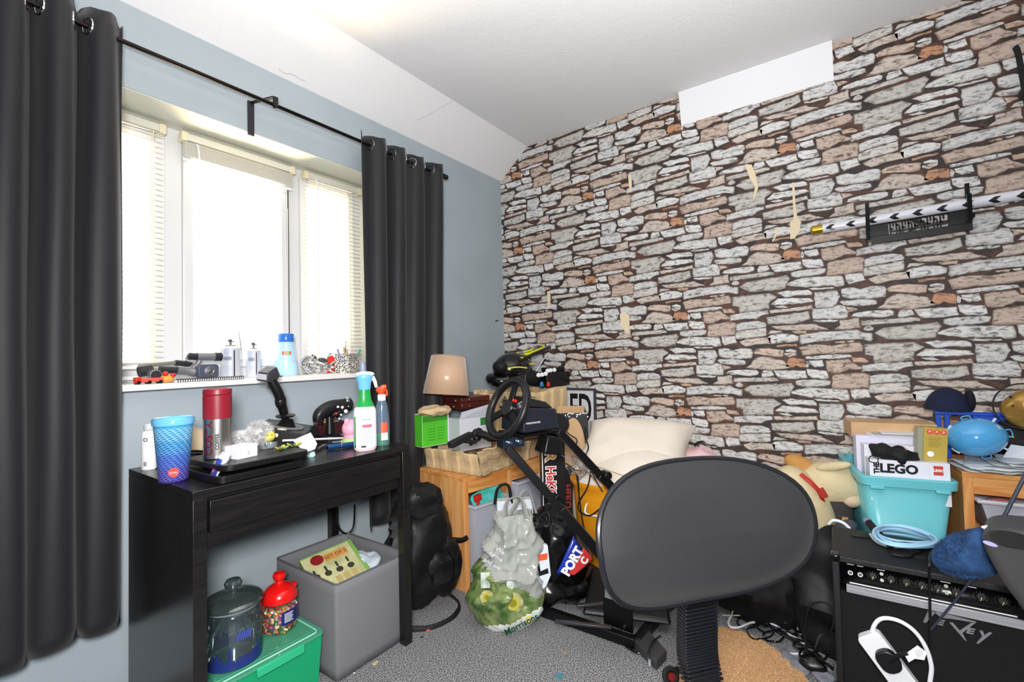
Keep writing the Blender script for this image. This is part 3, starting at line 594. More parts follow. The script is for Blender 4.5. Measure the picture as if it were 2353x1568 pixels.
# joystick
def joystick():
    b = at(690, 992, 'z', .765); c = Vector((-1.635, -.165, .7515)); t = thing('flight_joystick', 'black flight joystick on a square angled base at the back of the desk', 'joystick', c, R(48))
    g = G(); v = [(-.115, -.095, 0), (.115, -.095, 0), (.115, .10, 0), (-.115, .10, 0), (-.108, -.088, .062), (.108, -.088, .062), (.108, .094, .102), (-.108, .094, .102)]
    g.add(v, [(0, 3, 2, 1), (4, 5, 6, 7), (0, 1, 5, 4), (1, 2, 6, 5), (2, 3, 7, 6), (3, 0, 4, 7)]); g.obj('base', mat('joystick_black', '#151619', .3), t, bev=.004)
    Mt = Matrix.Translation((-.01, .0, .083)) @ Euler((R(12.4), 0, 0)).to_matrix().to_4x4()
    g = G(); g.T = Mt; g.lathe([(.064, 0), (.062, .004), (.045, .004), (.04, -.002), (0, -.002)], 40, cap=False); g.obj('dial_ring', GREYP, t)
    g = G(); g.T = Mt
    for k in range(7): g.lathe([(.030-.002*k, .004*k), (.033-.002*k, .004*k+.002), (.030-.002*k, .004*k+.004)], 24, cap=False)
    g.obj('rubber_boot', BLKM, t)
    # stick in a frame leaning to the left of the picture
    o1 = Matrix.Rotation(-R(48), 4, 'Z')
    def lw(p): return o1 @ (Vector(p)-c)
    P0 = Vector((-.01, 0, .10)); Pm = lw(at(640, 905, 'y', -.2)); Pt = lw(at(617, 862, 'y', -.2))
    g = G(); g.tube([P0, P0*.5+Pm*.5, Pm, Pm*.3+Pt*.7, Pt], lambda u: .012+.006*math.sin(u*3), 14, raw=False); g.obj('shaft', BLK, t)
    g = G(); d = (Pm-P0); g.bar(P0+d*.30+Vector((.016, .0, 0)), P0+d*.80+Vector((.016, 0, 0)), .022, .02); g.obj('metal_insert', SIL, t, bev=.002)
    g = G(); g.lathe([(.0, .0), (.030, .0), (.036, .006), (.030, .010), (.012, .012)], 24, c=tuple(P0+d*.18+Vector((-.012, -.005, 0))), cap=False); g.obj('hand_rest', BLK, t)
    g = G(); g.ell(tuple(P0+d*.74), (.022, .02, .03), 16, 10); g.obj('collar', BLK, t)
    g = G(); g.cyl(tuple(P0+d*.86+Vector((.016, 0, .0))), tuple(P0+d*.9+Vector((.032, 0, .012))), .005, .004, 10); g.ell(tuple(P0+d*.9+Vector((.033, 0, .014))), .006, 10, 8); g.obj('button', BLKG, t)
    g = G(); M = Matrix.Translation(Pt) @ Matrix.Rotation(-R(48), 4, 'Z') @ Euler((R(8), R(-14), R(25))).to_matrix().to_4x4(); g.T = M
    g.add([(-.036, -.024, -.012), (.03, -.026, -.006), (.03, .026, -.006), (-.036, .024, -.012), (-.03, -.02, .018), (.02, -.022, .028), (.02, .022, .028), (-.03, .02, .018), (.0, -.018, -.03), (.026, -.018, -.024), (.026, .018, -.024), (.0, .018, -.03)],
          [(4, 5, 6, 7), (0, 1, 5, 4), (1, 2, 6, 5), (2, 3, 7, 6), (3, 0, 4, 7), (0, 8, 9, 1), (1, 9, 10, 2), (2, 10, 11, 3), (3, 11, 8, 0), (8, 11, 10, 9)])
    g.obj('grip_head', mat('grip_grey', '#3a3c44', .4), t, bev=.003)
    g = G(); g.T = M; g.box(-.0375, -.0345, -.019, .019, -.007, .014); g.obj('thumb_plate', mat('pale_grey', '#c9ccd4', .3), t, bev=.001)
    g = G(); g.T = M; g.cyl((.0, 0, -.02), (.006, 0, -.05), .011, .012, 14); g.obj('grip_neck', SIL, t)
joystick()
# throttle / second stick with buttons
c = at(765, 950, 'y', -.10); t = thing('throttle_grip', 'black curved controller grip covered in buttons behind the green spray bottle', 'controller', (c.x, c.y, DZ))
def tl(px, py, y=-.10): return at(px, py, 'y', y)-Vector(t.location)
g = G(); g.tube([tl(730, 972), tl(735, 953), tl(757, 940), tl(785, 935), tl(803, 930)], lambda u: .024+.016*math.sin(u*2.6), 20, flat=.8); g.obj('grip', mat('grip_black', '#1c1c20', .35), t)
g = G(); g.tube([tl(765, 958, -.135), tl(780, 948, -.14), tl(802, 930, -.13)], lambda u: .017-.005*u, 14, flat=.7); g.obj('button_panel', BLKG, t)
for px, py, r, mm in ((771, 951, .005, RED), (783, 954, .0045, WHT), (786, 937, .006, WHT), (794, 946, .008, WHT), (779, 963, .004, WHT), (776, 936, .005, WHT), (800, 935, .004, SIL), (770, 962, .003, RED)):
    g = G(); q = tl(px, py, -.153); g.cyl(q, q+Vector((-.002, -.006, .002)), r, n=12); g.obj('button', mm, t, bev=.001)
g = G(); q = tl(798, 924, -.12); g.cyl(q, q+Vector((0, 0, .012)), .012, .011, 18).lathe([(.013, .012), (.014, .016), (.011, .021), (0, .022)], 18, c=q, cap=False); g.obj('hat_switch', CHR, t)
g = G(); g.lathe([(.045, 0), (.045, .008), (.02, .016), (.012, .12)], 24, c=(-.01, .01, 0)); g.obj('stand', BLK, t)
# dark red wallet box with bits
c = at(762, 1000, 'z', DZ); t = thing('keepsake_box', 'open dark red leather box full of keyrings and bits on the desk', 'box', (c.x+.01, c.y+.05, DZ), R(-12))
DR = mat('dark_red_leather', '#3b1216', .4)
g = G(); w, d, h, k = .065, .045, .055, .003
g.box(-w, w, -d, -d+k, 0, h).box(-w, w, d-k, d, 0, h).box(-w, -w+k, -d+k, d-k, 0, h).box(w-k, w, -d+k, d-k, 0, h).box(-w+k, w-k, -d+k, d-k, 0, .003); g.obj('box_body', DR, t)
o1 = Vector(t.location)
for i in range(7):
    x, y = rnd(-.05, .05), rnd(-.03, .03)
    p = Vector((math.cos(-.21)*x-math.sin(-.21)*y, math.sin(-.21)*x+math.cos(-.21)*y, h-.004+rnd(0, .012)))+o1
    g = G(); k = i % 3
    if k == 0: g.torus((0, 0, 0), .011, .0015, 20, 6, (rnd(-1, 1), -1, rnd(-.5, .5))); nm, lb, ca, mm, ge = 'key_ring', ('leftmost', 'middle', 'rightmost')[i//3]+' metal key ring in the dark red box', 'key ring', SIL, 'metal key rings in the dark red box'
    elif k == 1: g.cbox((0, 0, 0), (.02, .012, .008), (rnd(-.5, .5), rnd(-.5, .5), rnd(0, 3))); nm, lb, ca, mm, ge = 'small_trinket', ('small yellow', 'small grey')[i//3]+' trinket in the dark red box', 'trinket', (YEL, GREYP, BLK)[i//3], 'coloured trinkets in the dark red box'
    else: g.ell((0, 0, 0), (.010, .008, .005), 12, 8); nm, lb, ca, mm, ge = 'coin_charm', ('left', 'right')[i//3]+' shiny round charm in the dark red box', 'trinket', CHR, 'round charms in the dark red box'
    tag(g.obj(nm, mm, loc=p), lb, ca, ge)
# pink toy
c = at(806, 975, 'y', -.33); t = thing('piggy_bank', 'pink rounded toy with a green base peeking out behind the green spray bottle', 'toy', (c.x, c.y, DZ))
PK = mat('soft_pink', '#f3a9bf', .45)
g = G(); g.ell((0, 0, .062), (.034, .032, .036), 22, 14); g.ell((0, 0, .03), (.028, .028, .026), 18, 12); g.obj('body', PK, t)
for s_ in (-1, 1):
    g = G(); g.ell((s_*.02-.004, -.01, .092), (.012, .006, .013), 12, 8); g.obj('ear', PK, t)
g = G(); g.lathe([(0, 0), (.034, 0), (.036, .012), (.03, .026), (0, .03)], 24, cap=False); g.obj('foot', mat('lime_green', '#a9d37d', .5), t)
# blue card and mouse
P = [at(655, 1012, 'z', .762), at(775, 988, 'z', .762), at(752, 968, 'z', .768), at(700, 978, 'z', .768)]
g = G(); g.add(P+[p-Vector((0, 0, .0015)) for p in P], [(0, 1, 2, 3), (7, 6, 5, 4), (0, 4, 5, 1), (1, 5, 6, 2), (2, 6, 7, 3), (3, 7, 4, 0)])
tag(g.obj('blue_card', mat('pale_blue_card', '#b5dbe2', .6)), 'pale blue card lying under the joystick base', 'card')
p = at(710, 981, 'z', .772); t = thing('computer_mouse', 'small silver and black computer mouse on the pale blue card', 'mouse', (p.x, p.y, .7705), R(20))
g = G(); g.ell((0, 0, .006), (.026, .016, .009), 20, 12); g.obj('shell', mat('silver_plastic', '#c8ccd4', .25, .3), t)
g = G(); g.cyl((.008, -.003, .012), (.008, .003, .012), .005, n=12); g.obj('scroll_wheel', BLK, t)
# white card folded, rods, pens
P = [at(686, 1016, 'z', .803), at(726, 995, 'z', .803), at(727, 1022, 'z', .775), at(716, 1034, 'z', .771)]
P = [at(672, 1012, 'z', .800), at(714, 994, 'z', .822), at(729, 1020, 'z', .795), at(724, 1032, 'z', .785), at(700, 1040, 'z', .789)]
g = G(); n = len(P); g.add(P+[p-Vector((0, 0, .0018)) for p in P], [tuple(range(n)), tuple(reversed(range(n, 2*n)))]+[(i, (i+1) % n, n+(i+1) % n, n+i) for i in range(n)])
tag(g.obj('white_card', PAPER, smooth=False), 'blank white card with rounded corners leaning at the right edge of the tray', 'card')
def rodthing(name, lab, cat, a, b, r, m, n=10, parts=None):
    a, b = Vector(a), Vector(b); t = thing(name, lab, cat, (a+b)/2); o1 = (a+b)/2; g = G(); g.cyl(a-o1, b-o1, r, n=n); g.obj('barrel', m, t, bev=r*.2)
    for (u0, u1, rr_, mm, nm) in parts or ():
        g = G(); g.cyl(a-o1+(b-a)*u0, a-o1+(b-a)*u1, rr_, n=n); g.obj(nm, mm, t, bev=rr_*.2)
    return t
rodthing('cable_trunking', 'long thin white plastic rod lying along the back of the desk items', 'rod', at(650, 1013, 'z', .805), at(815, 1006, 'z', .757), .004, WHT)
rodthing('vape_pen', 'blue metallic cylindrical pen lying in front of the green spray bottle', 'pen', at(752, 1029, 'z', .761), at(818, 1020, 'z', .761), .0095, mat('blue_metal', '#2a5c9c', .25, .7), 18, [(.45, .5, .0102, SIL, 'band'), (-.01, .02, .0085, BLKG, 'end_cap')])
rodthing('marker_pen', 'dark blue-grey pen lying behind the blue metallic pen', 'pen', at(762, 1017, 'z', .757), at(815, 1013, 'z', .757), .006, mat('slate_plastic', '#39424e', .3), 12, [(.4, .46, .0065, SIL, 'clip_band')])
rodthing('thin_pencil', 'thin black stick crossing the desk beside the white card', 'pencil', at(728, 1037, 'z', .754), at(762, 1014, 'z', .770), .0022, BLK, 8)
g = G(); p = at(716, 1040, 'z', .765); g.lathe([(0, 0), (.014, 0), (.016, .004), (.013, .016), (.0, .02)], 18, cap=False); tag(g.obj('bottle_cap', mat('aqua_plastic', '#bfe3e6', .2), loc=(p.x, p.y+.005, DZ)), 'small pale aqua cap on the desk below the white card', 'cap')
g = G(); p = at(738, 1030, 'z', .752); rs = random.Random(4)
g.tube([p+Vector((rs.uniform(-.03, .03), rs.uniform(-.02, .02), rs.uniform(0, .012))) for _ in range(9)], .0012, 5); tag(g.obj('wire_scrap', SIL), 'tangled silver wire scrap on the desk beside the blue pen', 'wire')
# hat / round thing and cables behind the tumbler
c = at(440, 985, 'y', -.13); t = thing('straw_hat', 'beige rounded hat standing against the wall behind the tumbler', 'hat', (c.x, c.y, DZ)); 
g = G(); g.ell((0, .02, .055), (.075, .04, .062), 24, 14); g.obj('crown', mat('beige_felt', '#cdb89c', .85), t)
g = G(); g.lathe([(.05, 0), (.098, .0), (.10, .003), (.05, .006)], 32, sy=.6, cap=False); g.obj('brim', mat('dark_band', '#3c3834', .6), t)
c = at(445, 1022, 'y', -.16)
for i in range(3):
    g = G(); pz = DZ+.008+.010*i
    g.tube([Vector((-2.03, -.17-.01*i, pz)), Vector((-1.98, -.20, pz+.022)), Vector((-1.93, -.17, pz+.012)), Vector((-1.90, -.19+.02*i, pz))], .004, 6); tag(g.obj('audio_cable', BLK), ('lowest', 'middle', 'uppermost')[i]+' of three black cables bundled behind the travel mug', 'cable', 'black cables behind the travel mug')
c = Vector((-2.052, -.10, DZ)); t = thing('aerosol_can', 'slim white aerosol can half hidden behind the tumbler', 'spray can', c)
g = G(); g.lathe([(0, 0), (.021, 0), (.022, .003), (.022, .112), (.019, .120), (.012, .124)], 32); g.obj('can_body', WHT, t)
g = G(); g.lathe([(.015, .124), (.016, .128), (.016, .14), (.013, .144), (0, .145)], 24, cap=False); g.obj('cap', mat('pale_cap', '#cfd2d8', .3), t)
a = facing(c)-math.pi/2
g = G(); g.torus((.0222*math.cos(a-.5), .0222*math.sin(a-.5), .095), .005, .0012, 16, 6, (math.cos(a-.5), math.sin(a-.5), 0)); g.obj('ring_print', KTXT, t)
g = G()
for k in range(6):
    for j in range(1): g.grid(lambda u, v: (.0224*math.cos(a-.75+k*.07+u*.04), .0224*math.sin(a-.75+k*.07+u*.04), .012+v*.014), 3, 2)
g.obj('barcode', KTXT, t)
# spray bottles
def spray(name, lab, c, rot, liquid, prof, body, head, collar, sx=1.0, sy=.62, fill=None, H=.22):
    t = thing(name, lab, 'spray bottle', c, rot)
    return t
c = Vector((-1.508, -.475, DZ)); rz = facing(c)+R(8); t = thing('spray_bottle', 'large spray bottle with blue trigger, green neck and white label on the desk', 'spray bottle', c, rz)
PR = [(0, 0), (.031, 0), (.035, .006), (.035, .13), (.034, .146), (.027, .168), (.020, .182), (.018, .205), (.0165, .226)]
g = G(); g.lathe(PR, 40, sx=1.12, sy=.72, cap=False, pw=2.4); g.obj('bottle', mat('pinkish_bottle', '#f4d3da', .2, coat=.5), t)
g = G(); g.lathe([(r+.0008, z) for r, z in [(.0355, .012), (.0352, .13), (.0345, .146), (.031, .156)]], 40, sx=1.12, sy=.72, cap=False, pw=2.4); wl_ = g.obj('white_label', mat('label_white', '#e4e9f5', .25, coat=.4), t)
g = G(); g.lathe([(r+.001, z) for r, z in [(.0295, .160), (.020, .182), (.018, .205), (.0165, .227)]], 32, sx=1.12, sy=.8, cap=False, pw=2.3); g.obj('green_neck', mat('vivid_green', '#1f9c46', .2, coat=.5), t)
TB = mat('trigger_blue', '#6fb9e8', .3)
g = G(); g.lathe([(.019, .222), (.020, .226), (.021, .244), (.026, .262), (.028, .270), (.024, .278), (.0, .282)], 24, sx=1.1, sy=.8, cap=False); g.obj('trigger_head', TB, t)
g = G(); g.ell((.002, 0, .278), (.035, .018, .011), 20, 10); g.obj('head_cap', mat('white_translucent', '#dcecf8', .3), t)
g = G(); g.tube([(.028, 0, .268), (.037, 0, .25), (.042, 0, .228)], lambda u: .006-.002*u, 8, flat=1.6); g.obj('trigger', WHT, t)
def bq(u, v, z0, z1, a0, a1, off=.0018):
    an = a0+(a1-a0)*u; z = z0+(z1-z0)*v; r = .0355+off; ca, sa = math.cos(an), math.sin(an); q = (abs(ca)**2.4+abs(sa)**2.4)**(-1/2.4); return (r*q*ca*1.12, r*q*sa*.72, z)
g = G(); g.grid(lambda u, v: bq(u, v, .02, .125, -2.72, -2.50), 5, 8); g.obj('green_strip', mat('label_green', '#35964d', .4), wl_)
g = G(); g.grid(lambda u, v: bq(u, v, .085, .096, -1.9, -1.1), 9, 3); g.obj('red_band', mat('label_pinkred', '#e6667a', .4), wl_)
g = G()
for k in range(9): g.grid(lambda u, v: bq(u, v, .078-k*.006, .0795-k*.006, -1.95, -1.15+.1*(k % 3)), 9, 2)
g.grid(lambda u, v: bq(u, v, .112, .116, -1.95, -1.15), 9, 2); g.obj('small_print', mat('label_grey', '#9aa3bd', .5), wl_)
g = G(); g.grid(lambda u, v: bq(u, v, .014, .020, -2.0, -1.6), 6, 2); g.grid(lambda u, v: bq(u, v, .014, .03, -2.72, -2.5), 4, 2); g.obj('black_mark', KTXT, wl_)
c = Vector((-1.415, -.455, DZ)); rz = facing(c); t = thing('spray_bottle', 'slim clear spray bottle with orange trigger and bright green liquid', 'spray bottle', c, rz)
CB = tglass('clear_blue_bottle', '#cfe2f2', .15, .16, '#b9d2ea')
P2 = [(0, 0), (.026, 0), (.028, .004), (.029, .06), (.027, .10), (.022, .15), (.0165, .168), (.0125, .176)]
g = G(); g.lathe(P2, 36, sx=1.0, sy=.7, cap=False); g.obj('bottle', CB, t)
g = G(); g.lathe([(0, .002), (.0245, .002), (.0265, .005), (.0275, .048), (0, .048)], 32, sx=1, sy=.7, cap=False); g.obj('green_liquid', mat('green_liquid', '#0fbf5a', .1, trans=.3), t)
g = G(); g.lathe([(.0145, .172), (.0155, .176), (.0155, .192), (.0135, .196)], 24); g.obj('collar', WHT, t)
OR = mat('trigger_orange', '#f1502c', .3)
g = G(); g.tube([(0, 0, .194), (.001, 0, .208), (.006, 0, .221), (.018, 0, .222)], lambda u: .014-.003*abs(u-.5), 16, flat=.75); g.ell((-.006, 0, .213), (.015, .010, .013), 16, 10); g.obj('trigger_head', OR, t)
g = G(); g.tube([(.014, 0, .216), (.019, 0, .205), (.019, 0, .19)], .0045, 8); g.obj('trigger', OR, t)
def b2(u, v, z0, z1, a0, a1): an = a0+(a1-a0)*u; z = z0+(z1-z0)*v; r = .0295-.003*(z-.02)/.08+.0008; return (r*math.cos(an), r*math.sin(an)*.7-.0004, z)
g = G(); g.grid(lambda u, v: b2(u, v, .05, .09, -1.75, -.8), 10, 4); g.obj('orange_label', mat('label_orange', '#e85a3a', .4), t)
g = G(); g.grid(lambda u, v: b2(u, v, .022, .05, -1.7, -.8), 10, 4); g.obj('pale_label', mat('label_pale', '#d3e3dc', .4), t)
g = G(); g.cyl((0, 0, .01), (0, 0, .18), .0015, n=8); g.obj('dip_tube', WHT, t)
# ------------------------------------------------------------------ things on the sill
SZ = 1.0185
def gimbal():
    c = at(420, 850, 'y', .02); t = thing('phone_gimbal', 'folded grey and black handheld camera gimbal on the left of the sill', 'gimbal', (c.x, c.y, SZ)); o1 = Vector(t.location)
    q = lambda px, py, y=.02: at(px, py, 'y', y)-o1
    GM = mat('gimbal_grey', '#8b8d92', .3, .5); DG = mat('gimbal_dark', '#26272b', .4)
    g = G(); g.cyl(q(318, 855), q(350, 850), .019, n=20); g.obj('motor_drum', DG, t, bev=.002)
    g = G(); e = q(357, 861, -.02); g.cyl(e+Vector((.0, .026, 0)), e+Vector((0, -.006, -.002)), .0175, n=24); g.obj('motor_cap', GM, t, bev=.002)
    g = G(); e = q(357, 861, -.02); g.cyl(e+Vector((0, -.006, -.002)), e+Vector((0, -.008, -.002)), .015, n=24); g.obj('motor_face', DG, t)
    g = G(); g.cyl(q(366, 850), q(408, 851), .0125, n=18); g.obj('black_section', DG, t)
    g = G(); g.tube([q(406, 851), q(430, 853), q(445, 855), q(458, 853)], lambda u: .0165-.002*math.sin(u*6), 16); g.obj('grey_arm', GM, t)
    g = G(); g.tube([q(440, 848), q(452, 838), q(462, 820)], .011, 12, flat=.7); g.obj('link_arm', GM, t)
    g = G(); g.cyl(q(452, 820), q(492, 820), .0155, n=20); g.obj('upper_handle', GM, t)
    g = G(); g.cyl(q(432, 819), q(453, 820), .013, n=18).cyl(q(492, 820), q(508, 820), .0165, n=18); g.obj('handle_collar', DG, t)
    g = G(); g.cyl(q(426, 817), q(430, 818), .0135, n=18); g.obj('end_ring', CHR, t)
    g = G(); e = q(477, 853, -.01); g.T = Matrix.Translation(e) @ Matrix.Rotation(R(90), 4, 'X'); g.prism(rr(-.034, .034, -.025, .025, .012), -.02, .012); g.obj('control_box', mat('gimbal_blue_grey', '#4d5363', .25), t, bev=.003)
    g = G(); e = q(482, 853, -.022); g.T = Matrix.Translation(e) @ Matrix.Rotation(R(90), 4, 'X'); g.lathe([(.017, 0), (.018, .003), (.013, .004), (.012, .001), (.006, .002), (0, .003)], 28, cap=False); g.obj('dial', SIL, t)
    g = G(); g.cyl(q(318, 842, .08), q(405, 834, .08), .006, .0075, n=12); g.obj('wand', mat('wand_grey', '#77756f', .4), t)
    g = G(); g.cyl(q(402, 834, .08), q(424, 836, .08), .011, n=12).cyl(q(424, 836, .08), q(441, 838, .08), .013, .010, n=12); g.obj('wand_tip', DG, t)
gimbal()
c = at(350, 877, 'y', -.03); t = thing('toy_truck', 'small red toy truck at the left front of the sill', 'toy car', (c.x, c.y, SZ), R(4))
g = G(); g.box(-.034, .03, -.012, .012, .006, .02); cs_ = g.obj('chassis', mat('toy_salmon', '#e0584a', .4), t, bev=.002)
g = G(); g.box(-.05, -.034, -.011, .011, .004, .024); g.obj('cab', RED, t, bev=.002)
for x in (-.042, -.012, .02):
    for s_ in (-1, 1):
        g = G(); g.cyl((x, s_*.013, .006), (x, s_*.009, .006), .006, n=14); g.obj('wheel', BLK, cs_)
c = at(383, 872, 'y', -.03); t = thing('toy_figure', 'orange and red toy figure beside the red truck on the sill', 'toy', (c.x, c.y, SZ))
g = G(); g.ell((0, 0, .014), (.022, .012, .013), 16, 10); g.obj('body', mat('toy_orange', '#e8a04a', .5), t)
g = G(); g.ell((-.004, -.002, .031), .009, 14, 10); g.obj('head', RED, t)
g = G(); g.ell((.018, -.004, .026), (.009, .006, .007), 12, 8); g.obj('arm', RED, t)
a0, b0 = at(404, 880, 'y', -.035), at(563, 868, 'y', -.035)
t = thing('spiral_notebook', 'black spiral notebook lying flat along the sill edge', 'notebook', ((a0.x+b0.x)/2, .0, SZ)); hw = (b0.x-a0.x)/2
g = G(); g.box(-hw, hw, -.028, .10, 0, .006); g.obj('pages', mat('note_pages', '#dedcd8', .7), t)
g = G(); g.box(-hw, hw, -.028, .102, .0062, .0075); g.obj('cover', mat('note_cover', '#bcbcc4', .4), t)
g = G()
for k in range(30):
    x = -hw+.006+k*(2*hw-.012)/29; g.torus((x, -.030, .006), .0065, .0012, 12, 5, (1, .1, 0))
g.obj('spiral_binding', BLK, t)
def can(px, y, w, H, lab):
    c = at(px, 860, 'y', y); t = thing('aerosol_can', lab, 'spray can', (c.x, c.y, SZ), group='white aerosol cans on the sill'); r = w/2
    g = G(); g.lathe([(0, 0), (r*.97, 0), (r, .004), (r, H*.86), (r*.97, H*.9), (r*.7, H*.95), (r*.5, H*.965)], 36); g.obj('can_body', mat('can_print', '#cfd3dd', .25, .2), t)
    g = G(); g.lathe([(r*.52, H*.965), (r*.56, H*.985), (r*.2, H)], 24); g.obj('valve_cup', mat('can_rim', '#b7ad94', .35, .6), t)
    g = G(); g.cyl((0, 0, H), (0, 0, H+.012), .004, n=10).cyl((-.004, 0, H+.013), (.016, 0, H+.012), .003, .0015, n=8).cyl((-.008, 0, H+.016), (.004, 0, H+.018), .005, n=10); g.obj('nozzle', mat('nozzle_grey', '#5c5c60', .5), t)
    a = facing(c)-math.pi/2
    g = G(); g.grid(lambda u, v: ((r+.0005)*math.cos(a+.30+.13*u), (r+.0005)*math.sin(a+.30+.13*u), .01+v*(H*.85-.012)), 3, 2); g.obj('dark_stripe', mat('stripe_navy', '#2c2f3d', .4), t)
    g = G()
    for z in (.25, .5, .55, .72): g.grid(lambda u, v: ((r+.0005)*math.cos(a-.75+.85*u), (r+.0005)*math.sin(a-.75+.85*u), z*H+v*.02), 8, 2)
    g.obj('print_block', mat('print_lilac', '#b4bccf', .4), t)
can(530, .06, .07, .135, 'larger white aerosol can without a cap on the sill'); can(583, .12, .058, .125, 'smaller white aerosol can without a cap on the sill')
g = G(); P = [at(x, y, 'y', .13) for x, y in ((556, 835), (555, 812), (552, 785), (548, 763))]; g.tube(P, lambda u: .0008+.0028*math.sin(min(1, u*1.1)*2.6)+.0004, 6, flat=.4)
tag(g.obj('feather', mat('grey_feather', '#8a8780', .8)), 'thin grey feather standing behind the larger aerosol can', 'feather')
c = at(658, 860, 'y', .09); rz = facing(c); t = thing('laundry_bottle', 'pale blue plastic bottle with a bright blue cap in the middle of the sill', 'bottle', (c.x, c.y, SZ), rz)
g = G(); g.lathe([(0, 0), (.044, 0), (.048, .005), (.046, .05), (.036, .115), (.0315, .14), (.033, .148), (.028, .152), (.024, .155)], 36, sx=1, sy=.8, cap=False); g.obj('bottle', mat('pale_blue_plastic', '#b4daf4', .25, coat=.3), t)
g = G(); g.lathe([(.032, .152), (.033, .156), (.033, .182), (.031, .186), (0, .186)], 36, cap=False); g.obj('cap', mat('cap_blue', '#2f74cf', .25), t, bev=.001)
for k, (cc, x0_) in enumerate((('#d8604a', -.017), ('#e08a5a', -.006), ('#8fb86a', .004), ('#d8604a', .013))):
    g = G(); g.grid(lambda u, v: (.0385*math.sin((x0_+.008*u)/.0385), -.0318*math.cos((x0_+.008*u)/.0385), .09+.018*v), 3, 2); g.obj('printed_letter_block', mat('bottle_print_%d' % k, cc, .5), t)
g = G(); g.grid(lambda u, v: (.0435*math.sin(.62+.3*u), -.0355*math.cos(.62+.3*u), .045+v*.02), 4, 2); g.obj('side_print', mat('print_red', '#c9746a', .5), t)
c = at(641, 862, 'y', -.03); g = G(); g.box(-.011, .011, -.007, .007, 0, .006); tag(g.obj('eraser', mat('dark_eraser', '#55565c', .6), loc=(c.x, c.y, SZ), bev=.001), 'small dark grey eraser at the front of the sill', 'eraser')
def bike():
    c = at(735, 850, 'y', .07); t = thing('toy_motorbike', 'grey toy motorbike lying on the sill beside the pencil pot', 'toy motorbike', (c.x, c.y, SZ)); o1 = Vector(t.location); q = lambda x, y, yy=.07: at(x, y, 'y', yy)-o1
    TG = mat('toy_tyre', '#a5a6a8', .5); TM = mat('toy_metal', '#8f9194', .3, .6)
    w1 = q(708, 838); w2 = q(770, 845)
    for w, r in ((w1, .036), (w2, .028)):
        g = G(); g.torus(w, r, .005, 36, 8, (0, 1, .1)); g.obj('tyre', TG, t)
        g = G(); g.torus(w, r*.8, .002, 30, 6, (0, 1, .1)); g.cyl(w+Vector((0, -.004, 0)), w+Vector((0, .004, 0)), .008, n=14)
        for k in range(8): a = k*math.pi/4; g.cyl(w, w+Vector((math.cos(a), .1, math.sin(a)))*r*.8, .001, n=5)
        g.obj('spoked_wheel', TM, t)
    g = G(); g.tube([w1, q(722, 832), q(745, 838), w2], .003, 8); g.tube([w1, q(735, 845), w2], .003, 8); g.obj('frame', WHT, t)
    g = G(); g.ell(q(742, 828), (.026, .012, .011), 16, 10, (0, .2, 0)).ell(q(722, 820), (.016, .009, .006), 14, 8, (0, .6, 0)); g.obj('tank_and_seat', mat('toy_dark', '#4b4a48', .4), t)
    g = G(); g.ell(q(752, 842), (.016, .012, .014), 14, 10).ell(q(738, 846), (.010, .01, .010), 12, 8); g.obj('engine', TM, t)
    g = G(); g.tube([q(752, 824), q(757, 816), q(762, 812)], .002, 6); g.obj('handlebar', BLK, t)
bike()
c = at(762, 822, 'y', .11); g = G(); g.ell((0, 0, .0), (.024, .012, .028), 16, 10, fn=lambda w, d: w*(1+crumple(.35, 4, 2)(d))); g.cbox((0, .005, -.035), (.03, .02, .04)); tag(g.obj('red_toy', mat('glossy_red', '#e2382c', .2), loc=(c.x, c.y, SZ+.055)), 'glossy red toy behind the pencil pot', 'toy')
g = G(); P = [at(x, y, 'y', yy) for x, y, yy in ((692, 852, .0), (690, 838, .04), (715, 862, -.01), (735, 850, -.02), (712, 830, .02), (722, 818, .03), (706, 845, 0), (728, 862, -.03), (755, 852, 0), (770, 858, -.02), (745, 842, -.01))]
for p in P: p.z = max(p.z, SZ+.002)
g.tube(P, .0011, 6); tag(g.obj('earphone_cable', WHT), 'thin white earphone cable looping over the toy motorbike', 'cable')
P = [at(640, 868, 'z', SZ+.001), at(775, 858, 'z', SZ+.001)]
g = G(); g.box(-1.50, -1.27, -.035, .09, SZ, SZ+.0015); tag(g.obj('paper_sheet', mat('cream_sheet', '#eeebe2', .6)), 'sheet of pale paper under the toy motorbike', 'paper')
